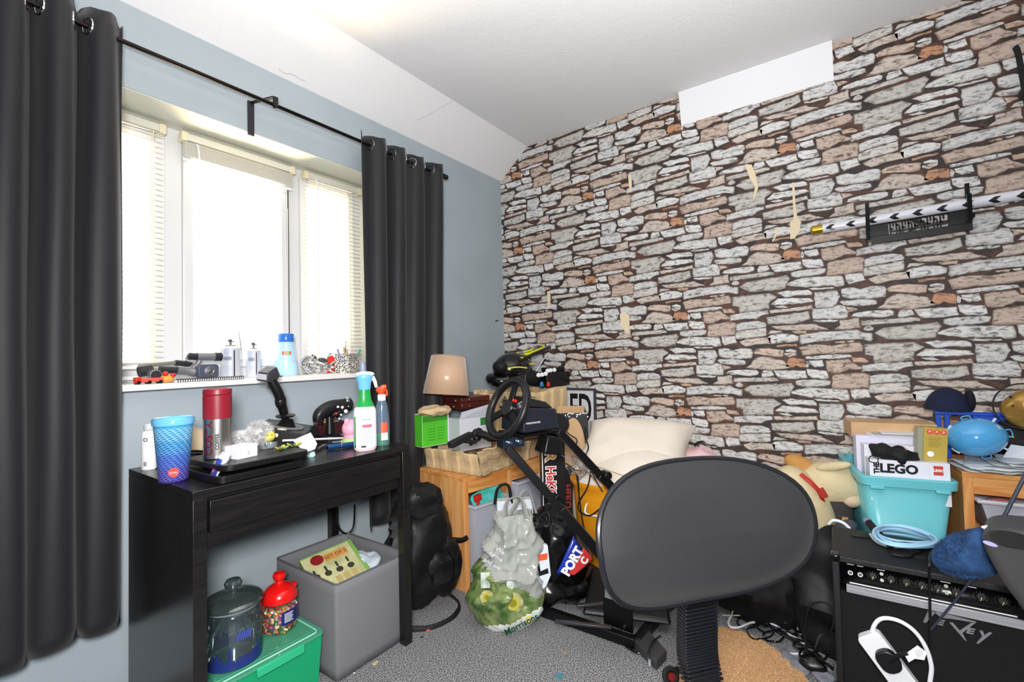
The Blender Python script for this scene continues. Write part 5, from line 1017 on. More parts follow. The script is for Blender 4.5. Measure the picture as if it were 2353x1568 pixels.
# sign
c = Vector((-.035, -.555, 0)); t = thing('framed_sign', 'grey-framed white sign with large black letters leaning on the stone wall', 'sign', (-.03, -.50, .0))
t.rotation_euler = (0, R(1.0), 0)
g = G(); g.box(-.006, .006, -.175, .30, .0, .86); g.obj('board', mat('sign_board', '#d4d5d8', .5), t)
g = G(); g.box(-.012, .008, -.186, -.1755, 0, .874).box(-.012, .008, .3005, .311, 0, .874).box(-.012, .008, -.175, .30, .8605, .874); g.obj('frame', mat('sign_frame', '#3c3a48', .5), t, bev=.001)
Mx = frame((-.0068, -.09, .735), (0, -1, 0), y=(0, 0, 1))
lettering('ED', .245, KTXT, t, frame((-.0068, -.085, .742), (0, -1, 0), y=(0, 0, 1)), bold=.005, sx=.5)
# ---- steering wheel rig
t = thing('racing_wheel', 'black racing game steering wheel with its motor base on the metal stand', 'steering wheel', at(1190, 1000, 'x', -.93)); o1 = Vector(t.location)
wc = at(1166, 938, 'y', -.80)-o1; n_ = Vector((math.cos(R(160))*math.cos(R(24)), math.sin(R(160))*math.cos(R(24)), math.sin(R(24))))
wx = Vector((0, 0, 1)).cross(n_).normalized(); wy = n_.cross(wx)
RB = mat('rubber_black', '#111114', .42); BB = mat('blue_black_shell', '#20242f', .35)
g = G(); g.torus(wc, .118, .0165, 56, 14, n_); rm_ = g.obj('rim', RB, t)
for a, r1 in ((90, .11), (210, .11), (330, .11)):
    d = wx*math.cos(R(a))+wy*math.sin(R(a)); g = G(); g.bar(wc+d*.02-n_*.006, wc+d*r1-n_*.002, .032, .010, up=n_); g.obj('spoke', DARKM, rm_, bev=.002)
g = G(); g.cyl(wc-n_*.03, wc+n_*.008, .040, .034, 28); hb_ = g.obj('hub', BLK, t, bev=.003)
for a, rr_, mm in ((40, .05, RED), (140, .05, SIL), (0, .045, SIL), (180, .045, SIL)):
    d = wx*math.cos(R(a))+wy*math.sin(R(a)); g = G(); g.cyl(wc+d*rr_-n_*.005, wc+d*rr_+n_*.012, .006, n=12); g.obj('button', mm, hb_)
for a in (25, 155):
    d = wx*math.cos(R(a))+wy*math.sin(R(a)); g = G(); g.bar(wc+d*.03-n_*.02, wc+d*.095-n_*.022, .03, .003, up=n_); g.obj('shift_paddle', SIL, hb_, bev=.001)
bd = Vector((-n_.x, -n_.y, 0)).normalized(); bl = Vector((-bd.y, bd.x, 0))
base0 = at(1165, 985, 'y', -.80)-o1
bc_ = Vector((wc.x, wc.y, base0.z+.014))+bd*.035
def BP(a, b, z): return bc_+bd*(a*.86-.012)+bl*b+Vector((0, 0, z*1.35+.012))
g = G(); g.cyl(wc-n_*.03, BP(.05, 0, .035), .030, .036, 24); g.obj('shaft_housing', BLK, t)
g = G(); V = [BP(-.005, -.085, -.03), BP(.21, -.075, -.03), BP(.21, .075, -.03), BP(-.005, .085, -.03), BP(.0, -.075, .045), BP(.215, -.06, .03), BP(.215, .06, .03), BP(.0, .075, .045)]
g.add(V, [(0, 3, 2, 1), (4, 5, 6, 7), (0, 1, 5, 4), (1, 2, 6, 5), (2, 3, 7, 6), (3, 0, 4, 7)]); g.obj('motor_housing', BB, t, bev=.008, seg=3)
g = G(); V = [BP(.02, -.065, .046), BP(.20, -.055, .032), BP(.20, .055, .032), BP(.02, .065, .046), BP(.03, -.05, .075), BP(.17, -.04, .052), BP(.17, .04, .052), BP(.03, .05, .075)]
g.add(V, [(0, 3, 2, 1), (4, 5, 6, 7), (0, 1, 5, 4), (1, 2, 6, 5), (2, 3, 7, 6), (3, 0, 4, 7)]); g.obj('top_cover', mat('cover_black', '#1a1a1c', .5), t, bev=.006)
for k in range(8):
    g = G(); g.bar(BP(.035+.009*k, -.048, .0755-.001*k), BP(.040+.009*k, -.02, .0765-.001*k), .004, .002); g.obj('vent_slot', BLKG, t)
Ms = frame(BP(.05, -.0835, -.002), bd, y=Vector((0, 0, 1))); lettering('THRUSTMASTER', .010, WTXT, t, Ms)
g = G(); g.bar(BP(-.02, 0, -.037), BP(.20, 0, -.037), .17, .010); g.obj('clamp_plate', DARKM, t, bev=.002)
g = G(); p = at(1262, 1022, 'y', -.92)-o1; g.cbox(tuple(p), (.09, .085, .07), (0, R(12), R(-25)), .8, .8); g.obj('lower_module', BLK, t, bev=.008, seg=3)
# stand
e1 = at(1489, 1400, 'z', .05); s1 = at(1165, 1028, 'y', -.80); s2 = at(1283, 990, 'x', s1.x+.19); e2 = e1+Vector((.27, .10, 0))
t = thing('wheel_stand', 'black folding metal stand holding the racing wheel and pedals', 'stand', (e1.x, e1.y, 0)); o1 = Vector(t.location)
TUBE = mat('stand_tube', '#101013', .35, .2)
g = G(); g.bar(s1-o1, e1-o1, .032, .032); g.obj('upright_tube', TUBE, t, bev=.003)
mid = s1*.62+e1*.38; g = G(); g.bar(mid-o1, e1-o1+(mid-e1)*.0, .038, .038); g.obj('lower_sleeve', TUBE, t, bev=.003)
e2 = at(1600, 1330, 'z', .05); g = G(); g.bar(s2-o1, e2-o1, .030, .030); g.obj('upright_tube', TUBE, t, bev=.003)
m2 = s2*.72+e2*.28; g = G(); g.bar(m2-o1, e2-o1, .036, .036); g.obj('lower_sleeve', TUBE, t, bev=.003)
for p in (at(1392, 1092, 'x', m2.x+.0), at(1278, 1145, 'x', mid.x)):
    g = G(); p = p-o1; g.cyl(p+Vector((-.012, -.02, .0)), p+Vector((.012, .02, 0)), .018, n=10); g.obj('clamp_knob', BLK, t, bev=.003)
br = at(1167, 1016, 'y', -.80)-o1
g = G(); g.cbox(tuple(br+Vector((.02, 0, .0))), (.10, .055, .045), (0, 0, R(-25))); g.obj('mounting_bracket', mat('bracket_blue', '#3a4556', .3, .7), t, bev=.002)
for dx in (-.022, .022):
    g = G(); p = br+Vector((.02+dx*.9-.012, -.0-dx*.42-.026, .0)); g.cyl(p, p+Vector((-.004, -.010, 0)), .008, n=8); g.obj('bolt', CHR, t)
for p in ((s1, s2), (s1*.5+e1*.5, s2*.5+e2*.5)):
    pass
a1, a2, a3, a4 = at(1212, 1392, 'z', .02), at(1462, 1478, 'z', .02), at(1560, 1360, 'z', .02), at(1330, 1310, 'z', .02)
for a, b in ((a1, a2), (a2, a3), (a4, a3)):
    g = G(); g.bar(a-o1, b-o1, .032, .036); g.obj('floor_rail', TUBE, t, bev=.003)
g = G(); g.bar(e1-o1+Vector((0, 0, -.04)), e2-o1+Vector((0, 0, -.04)), .04, .03); g.obj('cross_rail', TUBE, t, bev=.003)
g = G(); b = at(1438, 1450, 'z', .03)-o1; g.cbox(tuple(b+Vector((0, .03, .05))), (.008, .12, .10), (0, 0, R(-2))); g.obj('hinge_plate', TUBE, t, bev=.003)
g = G(); b2_ = b+Vector((-.006, .0, .02)); g.cyl(b2_, b2_+Vector((-.008, 0, 0)), .007, n=8); g.obj('bolt', CHR, t)
for k, (p, q_) in enumerate((((1325, 1392), (1425, 1385)), ((1275, 1428), (1405, 1442)))):
    g = G(); g.bar(at(*p, 'z', .10)-o1, at(*q_, 'z', .10)-o1, .016, .008); g.obj('steel_strip', mat('dull_steel', '#54565c', .3, .8), t, bev=.001)
# pedals
c = at(1440, 1395, 'z', .04); t = thing('pedal_unit', 'black pedal unit with two metal pedals at the foot of the wheel stand', 'pedals', (c.x, c.y, .04), R(-70))
g = G(); g.add([(-.17, -.10, 0), (.17, -.10, 0), (.17, .12, 0), (-.17, .12, 0), (-.16, -.09, .02), (.16, -.09, .02), (.15, .11, .10), (-.15, .11, .10)], [(0, 3, 2, 1), (4, 5, 6, 7), (0, 1, 5, 4), (1, 2, 6, 5), (2, 3, 7, 6), (3, 0, 4, 7)]); g.obj('pedal_base', BLK, t, bev=.006)
for x in (-.06, .07):
    g = G(); g.cbox((x, .0, .075), (.055, .012, .11), (R(-40), 0, 0)); g.obj('pedal', mat('pedal_metal', '#6a6c72', .3, .8), t, bev=.003)
# tall black box with red lettering
HX = Vector((-.52, -.735, 0)); ang = R(-25)
t = thing('skateboard_box', 'tall narrow black box with red and orange lettering running down it', 'box', at(1268, 1100, 'x', -.55)*1); 
c = at(1270, 1180, 'x', -.53); t.location = (c.x, c.y, 0); t.rotation_euler = (0, 0, R(-48))
g = G(); g.box(-.055, .065, -.03, .03, 0, .66); g.obj('carton', mat('hero_black', '#0e0d0f', .45), t, bev=.002)
g = G(); g.box(-.054, -.049, -.0312, -.0302, .28, .60); g.obj('white_edge_print', WTXT, t)
def vert(txt, size, m_, z, off, x=-.012, nm='lettering', **k): lettering(txt, size, m_, t, frame((x, -.031-off, z), (0, 0, -1), y=(1, 0, 0)), nm, **k)
vert('R', .075, WTXT, .572, .0000, bold=.006); vert('HeKO', .066, WTXT, .44, .0000, bold=.006, sx=.92)
vert('R', .075, mat('flame_orange', '#e0902a', .5), .572, .001, bold=.001); vert('HeKO', .066, mat('flame_red', '#d2262a', .5), .44, .001, bold=.001, sx=.92)
g = G(); g.ell((.045, .0, .70), (.09, .07, .06), 20, 12); tag(g.obj('black_pouch', BLKM, loc=(c.x, c.y, .02)), 'black rounded pouch bundled on top of the tall lettered box', 'pouch')
c2 = at(1303, 1170, 'x', -.47); t = thing('skateboard_box', 'second dark box with small red lettering beside the orange bin', 'box', (c2.x, c2.y, 0)); t.rotation_euler = (0, 0, R(-48))
g = G(); g.box(-.028, .028, -.02, .02, 0, .50); g.obj('carton', mat('hero_black2', '#141012', .45), t, bev=.002)
lettering('HEKO', .045, mat('dull_red', '#9c2a22', .5), t, frame((0, -.0212, .36), (0, 0, -1), y=(1, 0, 0)), bold=.001)
# black printed carton with kraft oval
c3 = at(1300, 1000, 'x', -.28); t = thing('printed_carton', 'black printed open carton with torn edges and a plain brown oval', 'box', (c3.x, c3.y-.02, 0)); t.rotation_euler = (0, 0, R(-58))
W2, D2, H2, k = .10, .09, .765, .004
g = G(); g.box(-W2, W2, -D2, -D2+k, 0, H2).box(-W2, W2, D2-k, D2, 0, H2+.01).box(-W2, -W2+k, -D2+k, D2-k, 0, H2).box(W2-k, W2, -D2+k, D2-k, 0, H2); g.obj('carton_walls', mat('carton_black', '#131315', .5), t)
g = G(); g.box(-W2+k, W2-k, D2-k-.003, D2-k-.0005, .3, H2+.02); g.obj('inner_card', KRAFT, t)
g = G(); g.T = frame((.02, -D2-.0005, .57), (1, 0, 0), y=(0, 0, 1)); n = 28; g.prism([(.062*math.cos(2*math.pi*i/n), .17*math.sin(2*math.pi*i/n)) for i in range(n)], 0, .0012); g.obj('brown_oval', KRAFT, t)
g = G(); g.T = frame((-.06, -D2-.0005, .73), (1, 0, 0), y=(0, 0, 1)); g.box(-.022, .022, -.02, .02, 0, .0012); g.obj('white_sticker', PAPER, t)
g = G(); rs = random.Random(9)
for i in range(26): x = rs.uniform(-W2, W2); g.cbox((x, -D2-.001, H2-rs.uniform(0, .02)), (.006, .002, .008), (0, rs.uniform(0, 3), 0))
g.obj('torn_edge', PAPER, t)
g = G(); g.add([(-W2, -D2, H2), (W2, -D2, H2), (W2+.02, -D2-.05, H2+.03), (-W2+.01, -D2-.06, H2+.02), (-W2, -D2, H2+.004), (W2, -D2, H2+.004), (W2+.02, -D2-.05, H2+.034), (-W2+.01, -D2-.06, H2+.024)], [(0, 3, 2, 1), (4, 5, 6, 7), (0, 4, 7, 3), (3, 7, 6, 2), (2, 6, 5, 1)])
# orange bin
c = Vector((-.47, -.955, 0)); c = at(1392, 1100, 'z', .46); t = thing('plastic_tub', 'orange-yellow plastic bin with a white wire handle behind the office chair', 'bin', (c.x, c.y, 0), facing(c)-R(14))
YB_ = mat('orange_yellow_plastic', '#e69a1e', .3, sub=.1)
g = G(); g.lathe([(0, .0), (.128, .0), (.135, .01), (.160, .405), (.164, .435), (.176, .45), (.178, .466), (.168, .468), (.160, .455), (.150, .405), (.128, .012), (0, .01)], 48, cap=False); g.obj('bin_body', YB_, t)
for i in range(10):
    pass
g = G(); g.tube([(-.055, -.140, .372), (-.058, -.164, .367), (-.055, -.178, .336), (0, -.184, .332), (.055, -.178, .332), (.058, -.164, .36), (.055, -.140, .372)], .0042, 8); g.obj('wire_handle', WHT, t)
g = G(); f = crumple(.03, 9, 4); g.ell((0, 0, .43), (.145, .145, .045), 30, 16, fn=lambda w, d: w+d*f(w)); tag(g.obj('plastic_liner', mat('liner_white', '#dfdfd8', .4), loc=(c.x, c.y, 0), smooth=False), 'crumpled white plastic liner filling the orange-yellow bin', 'liner')
for i, P in enumerate(([(1325, 1090), (1332, 1150), (1338, 1195), (1350, 1250), (1352, 1262)], [(1358, 1080), (1350, 1120), (1330, 1155), (1332, 1175), (1355, 1185), (1378, 1170)], [(1300, 1065), (1320, 1080), (1328, 1100), (1331, 1150)], [(1346, 980), (1345, 1005), (1352, 1030), (1340, 1055)], [(1360, 1085), (1372, 1110), (1385, 1130)], [(1300, 990), (1310, 1000), (1325, 1010), (1322, 1022), (1305, 1018), (1300, 1005)])):
    g = G(); g.tube([at(x, y, 'x', -.62) for x, y in P], .0032, 6); tag(g.obj('hanging_cable', BLK), ('long black cable hanging straight down across the orange bin', 'black cable looping across the front of the orange bin', 'short black cable draped at the left rim of the orange bin', 'black cable hanging beside the printed carton', 'black cable branching right over the orange bin', 'black cable coiled on the brown oval of the carton')[i], 'cable', 'black cables hanging around the orange bin')
g = G(); rs = random.Random(11); b = at(1330, 1065, 'x', -.60)
for i in range(60):
    a = b+Vector((rs.uniform(-.05, .05), rs.uniform(-.06, .04), rs.uniform(-.05, .05))); g.tube([a, a+Vector((rs.uniform(-.02, .02), rs.uniform(-.05, .05), rs.uniform(-.06, .03)))], .0016, 4, raw=True)
o = g.obj('wire_tangle', mat('wire_mixed', '#26262a', .4, col2='#b8b8bc', vs=30)); tag(o, 'tangle of black and white thin wires above the orange bin', 'wires', kind='stuff')
# cream pillow and bean bag
CR = mat('cream_cotton', '#e4dacd', .9, bump=.15, bs=30, var=.03)
c = Vector((-.30, -1.06, 0)); t = thing('bean_bag', 'large cream fabric bean bag against the stone wall', 'bean bag', c)
f = crumple(.012, 5, 12, False)
g = G(); g.ell((0, 0, .30), (.285, .37, .335), 44, 30, fn=lambda w, d: Vector((w.x, w.y, max(w.z, -.298)))+d*f(w)); g.obj('bag', CR, t)
g = G(); g.tube([(-.20, -.25, .47), (-.235, -.10, .50), (-.22, .08, .53), (-.17, .22, .54)], .0025, 6); g.obj('seam', mat('seam_tan', '#b8a58c', .9), t)
c = at(1458, 1028, 'x', -.27); t = thing('pillow', 'plain cream pillow with a pointed corner on top of the bean bag', 'pillow', (c.x, c.y, c.z)); t.rotation_euler = (R(7), R(-40), R(4))
PS = .92
def pil(u, v, s_):
    x, y = (u-.5)*2, (v-.5)*2; e = (1-abs(x)**3.2)*(1-abs(y)**3.2); k = 1-.10*(1-abs(x)**2)*abs(y)**2-.0; k2 = 1-.10*(1-abs(y)**2)*abs(x)**2
    sq_ = 1-.38*((y+1)/2)**2 if x > 0 else 1; sq_ = sq_*(1-.1*(1-abs(y))**2*0)
    return Vector((x*.20*k2*sq_, y*.275*k, s_*.105*max(0, e)**.55+.006*noise.noise(Vector((x*2.5, y*3.5, s_)))*(e > .02)))
g = G(); g.grid(lambda u, v: pil(u, v, 1), 36, 36); g.grid(lambda u, v: pil(u, v, -1), 36, 36); g.obj('cover', CR, t, weld=True)
c = at(1608, 1052, 'x', -.10); g = G(); f = crumple(.02, 10, 5); g.ell((0, 0, 0), (.07, .125, .085), 34, 20, fn=lambda w, d: w+d*f(w)); tag(g.obj('pink_cloth', mat('pale_pink_fleece', '#e8bfc4', .95), loc=(c.x, c.y, c.z-.03)), 'pale pink fleece cloth bundled against the wall right of the pillow', 'cloth')
c = at(1640, 1150, 'x', -.20); g = G(); g.cbox((0, 0, .0), (.34, .52, .50)); tag(g.obj('bedding_pile', mat('dark_blanket', '#3a3537', .95), loc=(-.19, -1.66, .25), bev=.05, seg=4), 'dark folded blanket pile hidden behind the office chair', 'blanket')
g = G(); P = [at(x, y, 'x', -.16) for x, y in ((1596, 1025), (1603, 1018), (1615, 1016), (1625, 1024))]; g.tube(P, .006, 8); tag(g.obj('bag_strap', BLK), 'black strap lying over the pale pink cloth', 'strap')
# ---- backpack and bags
BP_ = mat('backpack_nylon', '#0e0e11', .55, bump=.3, bs=35)
c = at(965, 1270, 'y', -.37); t = thing('backpack', 'black nylon backpack slumped on the floor between desk and pine frame', 'backpack', (c.x, -.36, 0))
f = crumple(.034, 8, 21)
g = G(); g.ell((.0, 0, .25), (.155, .115, .25), 40, 26, fn=lambda w, d: w+d*f(w)); g.obj('main_bag', BP_, t)
f2 = crumple(.026, 13, 22)
g = G(); g.ell((.06, -.075, .17), (.10, .07, .125), 30, 20, fn=lambda w, d: w+d*f2(w)); g.obj('front_pocket', BP_, t)
g = G(); g.ell((-.02, -.03, .46), (.11, .08, .07), 30, 20, fn=lambda w, d: w+d*f2(w)); g.obj('top_pocket', BP_, t)
g = G(); g.tube([(.02, -.10, .10), (.08, -.16, .02), (.0, -.20, .006), (-.10, -.18, .006), (-.16, -.12, .01)], .012, 8, flat=.3); g.obj('shoulder_strap', BLKM, t)
g = G(); g.tube([(.12, -.08, .26), (.17, -.10, .245), (.20, -.11, .25)], .012, 8); g.obj('strap_toggle', BLK, t)
g = G(); g.tube([(.03, -.15, .26), (.06, -.155, .2), (.05, -.15, .12)], .003, 6); g.obj('zip', DARKM, t)
# supermarket bag
def sbag():
    c = at(1140, 1425, 'z', 0); c = Vector((-1.05, -.775, 0)); t = thing('carrier_bag', 'translucent white supermarket carrier bag printed with green and jars on the carpet', 'carrier bag', c, facing(c))
    f = crumple(.026, 9, 31); f2 = crumple(.012, 24, 33)
    def pt(u, v):
        a = 2*math.pi*u; h = .44; z = h*v; r = .155*(math.sin(min(1, v*3.2+.38)*math.pi/2))*(1-.52*max(0, v-.35)/.65); sx = 1.0; sy = .66
        x = r*math.cos(a)*sx+.07*max(0, v-.3)-.01; y = r*math.sin(a)*sy; p = Vector((x, y, z)); k = .35+.9*min(1, v*2)
        d = Vector((math.cos(a), math.sin(a), 0)); return p+d*(f(p)*k+f2(p)*k)
    g = G(); nu, nv = 90, 60
    vs = [pt(i/nu, j/(nv-1)) for j in range(nv) for i in range(nu)]; fs = [(j*nu+i, j*nu+(i+1) % nu, (j+1)*nu+(i+1) % nu, (j+1)*nu+i) for j in range(nv-1) for i in range(nu)]
    g.add(vs, fs); mi = []
    BAGT = mat('bag_film', '#a6a9a5', .15, trans=.12, ior=1.15, coat=.3); BGR = mat('bag_green_print', '#3a5a28', .22, col2='#86945f', vs=24); BWH = mat('bag_white_print', '#e6ece8', .2)
    for (a, b, c_, d) in fs:
        p = (vs[a]+vs[c_])/2; lim = .20+.5*(-p.x)+.02*noise.noise(p*20); lo = .055+.35*(p.x)
        mi.append(2 if p.z < max(.012, lo) else (1 if p.z < lim else 0))
    g.mi = mi; g.obj('bag_body', [BAGT, BGR, BWH], t, weld=True)
    def front(x, z, off=.003):
        best = min((abs(q.x-x)+abs(q.z-z), q.y) for q in vs if q.y < 0); return Vector((x, best[1]-off, z))
    for i, (x, z, r) in enumerate(((.015, .13, .040), (-.085, .155, .026))):
        p = front(x, z, .004)
        g = G(); g.cyl(p, p+Vector((0, -.002, 0)), r, n=28); pj_ = g.obj('printed_jar', mat('jar_print', '#7b7a55', .2, col2='#c9c38f', vs=40), t)
        g = G(); g.cyl(p+Vector((0, -.002, 0)), p+Vector((0, -.0035, 0)), r*.68, n=28); g.obj('printed_lid', mat('lid_print', '#b9b348', .3), pj_)
        g = G(); g.cyl(p+Vector((0, -.0036, 0)), p+Vector((0, -.0042, 0)), r*.38, n=28); g.obj('printed_centre', mat('lid_print2', '#8a8628', .3), pj_)
        g = G(); q = front(x-.005, z+r+.035, .004); g.cbox(tuple(q), (.035, .002, .06)); g.obj('printed_neck', mat('neck_print', '#8fa89a', .2, col2='#d7ddd2', vs=40), t)
    def sm(v, ox, oz, rot, base): ca, sa = math.cos(rot), math.sin(rot); x = ox+v.x*ca-v.y*sa; z = oz+v.x*sa+v.y*ca; return (x, base, z)
    p = front(.05, .045, .010); lettering('Morrisons', .034, mat('morr_green', '#1f5a3a', .4), t, None, fn=lambda v: sm(v, .045, .052, .45, p.y-.014), bold=.0006)
    g = G(); g.torus(tuple(front(.075, .068, .012)), .010, .003, 16, 6, (0, 1, 0)); g.obj('yellow_emblem', mat('emblem_yellow', '#d9c93c', .4), t)
    for k, w_ in enumerate(('We', 'farme', 'and we')):
        p = front(-.05, .30-.022*k, .006); lettering(w_, .025, WTXT, t, None, fn=lambda v: sm(v, -.030-.016*k, .33-.026*k, -.55, p.y-.016), bold=.0008)
    for s_ in (-1, 1):
        g = G(); P = [(.0+s_*.01, s_*.03, .42), (.03+s_*.03, s_*.045, .50), (.075+s_*.02, s_*.04, .515), (.10+s_*.02, s_*.03, .43)]
        g.tube(P, lambda u: .016-.006*math.sin(u*3.1), 8, flat=.3); g.obj('handle', BAGT, t)
sbag()
c = Vector((-.86, -.70, 0)); t = thing('paper_gift_bag', 'stiff white bag with black handle standing behind the supermarket bag', 'carrier bag', c, facing(c)+R(8))
g = G(); g.box(-.10, .06, -.05, .05, 0, .44, 1.0, .5); g.obj('bag_body', mat('glossy_white_bag', '#dbe4ee', .25), t, bev=.003)
g = G(); g.tube([(-.11, -.02, .43), (-.095, -.03, .50), (-.05, -.03, .51), (-.035, -.02, .43)], .010, 8, flat=.5); g.obj('handle', BLKM, t)
g = G(); g.T = frame((.0, -.051, .40), (1, 0, 0), y=(0, 0, 1)); g.box(-.04, .055, -.02, -.014, 0, .002); g.obj('black_line', KTXT, t)
c = at(1262, 1250, 'z', .2); c = Vector((-.79, -.82, 0)); t = thing('black_carrier_bag', 'large glossy black carrier bag with blue and red lettering', 'carrier bag', c, facing(c))
f = crumple(.03, 6, 41); f2 = crumple(.008, 22, 42); BGL = mat('black_bag_film', '#0a0a0c', .22)
g = G(); g.ell((0, 0, .20), (.165, .11, .21), 60, 40, fn=lambda w, d: Vector((w.x*(1-.25*max(0, w.z)/.2), w.y, max(w.z, -.197)))+d*(f(w)+f2(w))); g.obj('bag_body', BGL, t)
def onb(px, py, off=.0): return at(px, py, 'x', 0)
# printed stripe facing the camera on the bag: flat label following the bag front
Mf = Matrix.Translation(c) @ Matrix.Rotation(facing(c), 4, 'Z'); Mi = Mf.inverted()
def bf(px, py, d=-.135): 
    # point on the local plane y = d seen at a picture place
    o = Mi @ CAM; v = (Mi.to_3x3() @ (at(px, py, 'z', 0)-CAM)); return o+v*((d-o.y)/v.y)
p0, p1, p2, p3 = bf(1278, 1316), bf(1318, 1236), bf(1332, 1262), bf(1300, 1316)
g = G(); g.grid(lambda u, v: (p0.lerp(p1, u)).lerp(p3.lerp(bf(1348, 1290), u), v)+Vector((0, .03*u*u-.01, 0)), 12, 6); g.obj('blue_stripe', mat('sports_blue', '#2338a8', .25), t, solid=.001)
q0, q1 = bf(1300, 1317), bf(1350, 1265)
g = G(); g.grid(lambda u, v: (bf(1304, 1316)+(bf(1342, 1262)-bf(1304, 1316))*u).lerp(bf(1318, 1320)+(bf(1364, 1288)-bf(1318, 1320))*u, v)+Vector((0, .03*u*u-.012, 0)), 12, 6); g.obj('red_stripe', mat('sports_red', '#d0393a', .25), t, solid=.001)
ax_ = (bf(1325, 1248)-bf(1285, 1318)); mid_ = (bf(1285, 1310)+bf(1332, 1250))/2
Mt = frame(mid_+Vector((.012, -.026, -.008)), Vector((ax_.x, 0, ax_.z)), z=(0, -1, 0)); lettering('PORT', .052, WTXT, t, Mt, bold=.0025, sx=.95)
lettering('C', .038, WTXT, t, frame(bf(1342, 1283)+Vector((0, -.026, 0)), Vector((ax_.x, 0, ax_.z)), z=(0, -1, 0)), bold=.002)
c = at(1234, 1305, 'x', -.99); t = thing('small_white_bag', 'small white and orange printed bag hanging beside the supermarket bag', 'carrier bag', c, facing(c)+R(10))
g = G(); P = [(-.058, -.02), (-.05, .055), (.0, .10), (.045, .09), (.055, -.03), (.035, -.075), (.0, -.095), (-.03, -.06)]; g.T = Euler((R(90), 0, 0)).to_matrix().to_4x4(); g.prism(P, -.012, .012); g.obj('bag_body', mat('glossy_white_bag', '#dbe4ee', .25), t, bev=.004)
g = G(); g.T = Euler((R(90), 0, 0)).to_matrix().to_4x4(); g.prism([(.0, .03), (.04, .035), (.042, .06), (.0, .055)], .0121, .0135); g.obj('orange_print', mat('orange_print', '#ee5a34', .4), t)
g = G(); g.T = Euler((R(90), 0, 0)).to_matrix().to_4x4(); g.prism([(-.012, .09), (.0, -.03), (.045, -.02), (.042, .0), (.012, -.01), (.0, .07)], .0122, .0137); g.obj('black_print', KTXT, t)
c = at(1290, 1365, 'z', .04); t = thing('bin_bag', 'crumpled glossy black plastic sack on the floor behind the pedal frame', 'plastic sack', (c.x+.02, c.y+.04, 0), R(-35)); f = crumple(.025, 9, 51); f2 = crumple(.008, 26, 52)
g = G(); g.ell((0, 0, .07), (.21, .13, .075), 60, 36, fn=lambda w, d: Vector((w.x, w.y, max(w.z, -.068)))+d*(f(w)+f2(w))); g.obj('sack', BGL, t)
p = bf(1223, 1365, -.16)
M3 = Matrix.Translation(t.location) @ Matrix.Rotation(R(-35), 4, 'Z'); pp = M3.inverted() @ at(1223, 1365, 'x', -1.02)
g = G(); g.cbox(tuple(pp), (.032, .002, .016), (0, 0, 0)); g.obj('barcode_label', PAPER, t)
# ------------------------------------------------------------------ wall rack and sword
A_ = at(1862, 531, 'x', -.085); B_ = at(2353, 449, 'x', -.085); ext = (B_-A_).normalized(); B2 = A_+ext*1.02
t = thing('toy_sword', 'white sheathed sword with black chevrons and a gold tip on the wall rack', 'sword', A_); 
wh = mat('sheath_white', '#dfe0ea', .25, coat=.4)
yv = Vector((-1, 0, 0)); zv = ext.cross(yv).normalized()
g = G(); g.tube([ext*.045, ext*.3+zv*-.002, ext*.65+zv*-.004, ext*1.0], .0195, 24, flat=1); g.obj('sheath', wh, t)
g = G(); g.tube([ext*.0, ext*.004, ext*.012, ext*.03, ext*.047], lambda u: .007+.0135*min(1, u*2.5), 20); g.obj('gold_tip', mat('gold_metal', '#b59a32', .25, .8), t)
for k in range(11):
    o = ext*(.075+.0735*k)+zv*-.002; g = G(); pts = [(-.018, 0), (.0, .012), (.018, .012), (.004, 0), (.018, -.012), (.0, -.012)]
    def cyl_(x, y): a = y/.0195-.25; return o+ext*x+yv*(.0212*math.cos(a))+Vector((0, 0, 1))*(.0212*math.sin(a))
    g.add([cyl_(x, y) for x, y in pts]+[cyl_(.001, .0048), cyl_(.001, -.0048)], [(0, 3, 2, 6, 1), (0, 6, 2, 3)][:1]+[(0, 7, 5, 4, 3)] if False else [(0, 3, 2, 1), (0, 5, 4, 3)]); g.obj('chevron', KTXT, t, smooth=False)
r1 = at(1997, 512, 'x', -.002); r2 = at(2232, 470, 'x', -.002)
t = thing('sword_rack', 'black lattice wall rack with two upright brackets holding the white sword', 'wall rack', r1)
RK = mat('rack_black', '#17171b', .35); q = lambda px, py, x=-.02: at(px, py, 'x', x)-r1
g = G(); c0, c1 = q(2000, 522), q(2232, 486); dv = (c1-c0); L_ = dv.length; M = frame(c0, dv, z=(-1, 0, 0)); g.T = M
g.box(0, L_, .012, .03, -.006, .006).box(0, L_, -.075, -.045, -.006, .006).box(0, .06, -.045, .012, -.006, .006).box(L_-.07, L_, -.045, .012, -.006, .006)
g.obj('rack_plate', RK, t, bev=.001)
g = G(); g.T = M; x = .06
for k in range(9):
    x = .065+k*(L_-.14)/9; w = (L_-.14)/9
    g.box(x, x+.005, -.045, .012, -.004, .004).box(x, x+w*.62, -.012 if k % 2 else -.026, -.006 if k % 2 else -.02, -.004, .004).box(x+w*.5, x+w*.5+.005, -.045 if k % 2 else -.012, -.012 if k % 2 else .012, -.004, .004).box(x+w*.2, x+w, -.036, -.031, -.004, .004)
g.obj('lattice', RK, t)
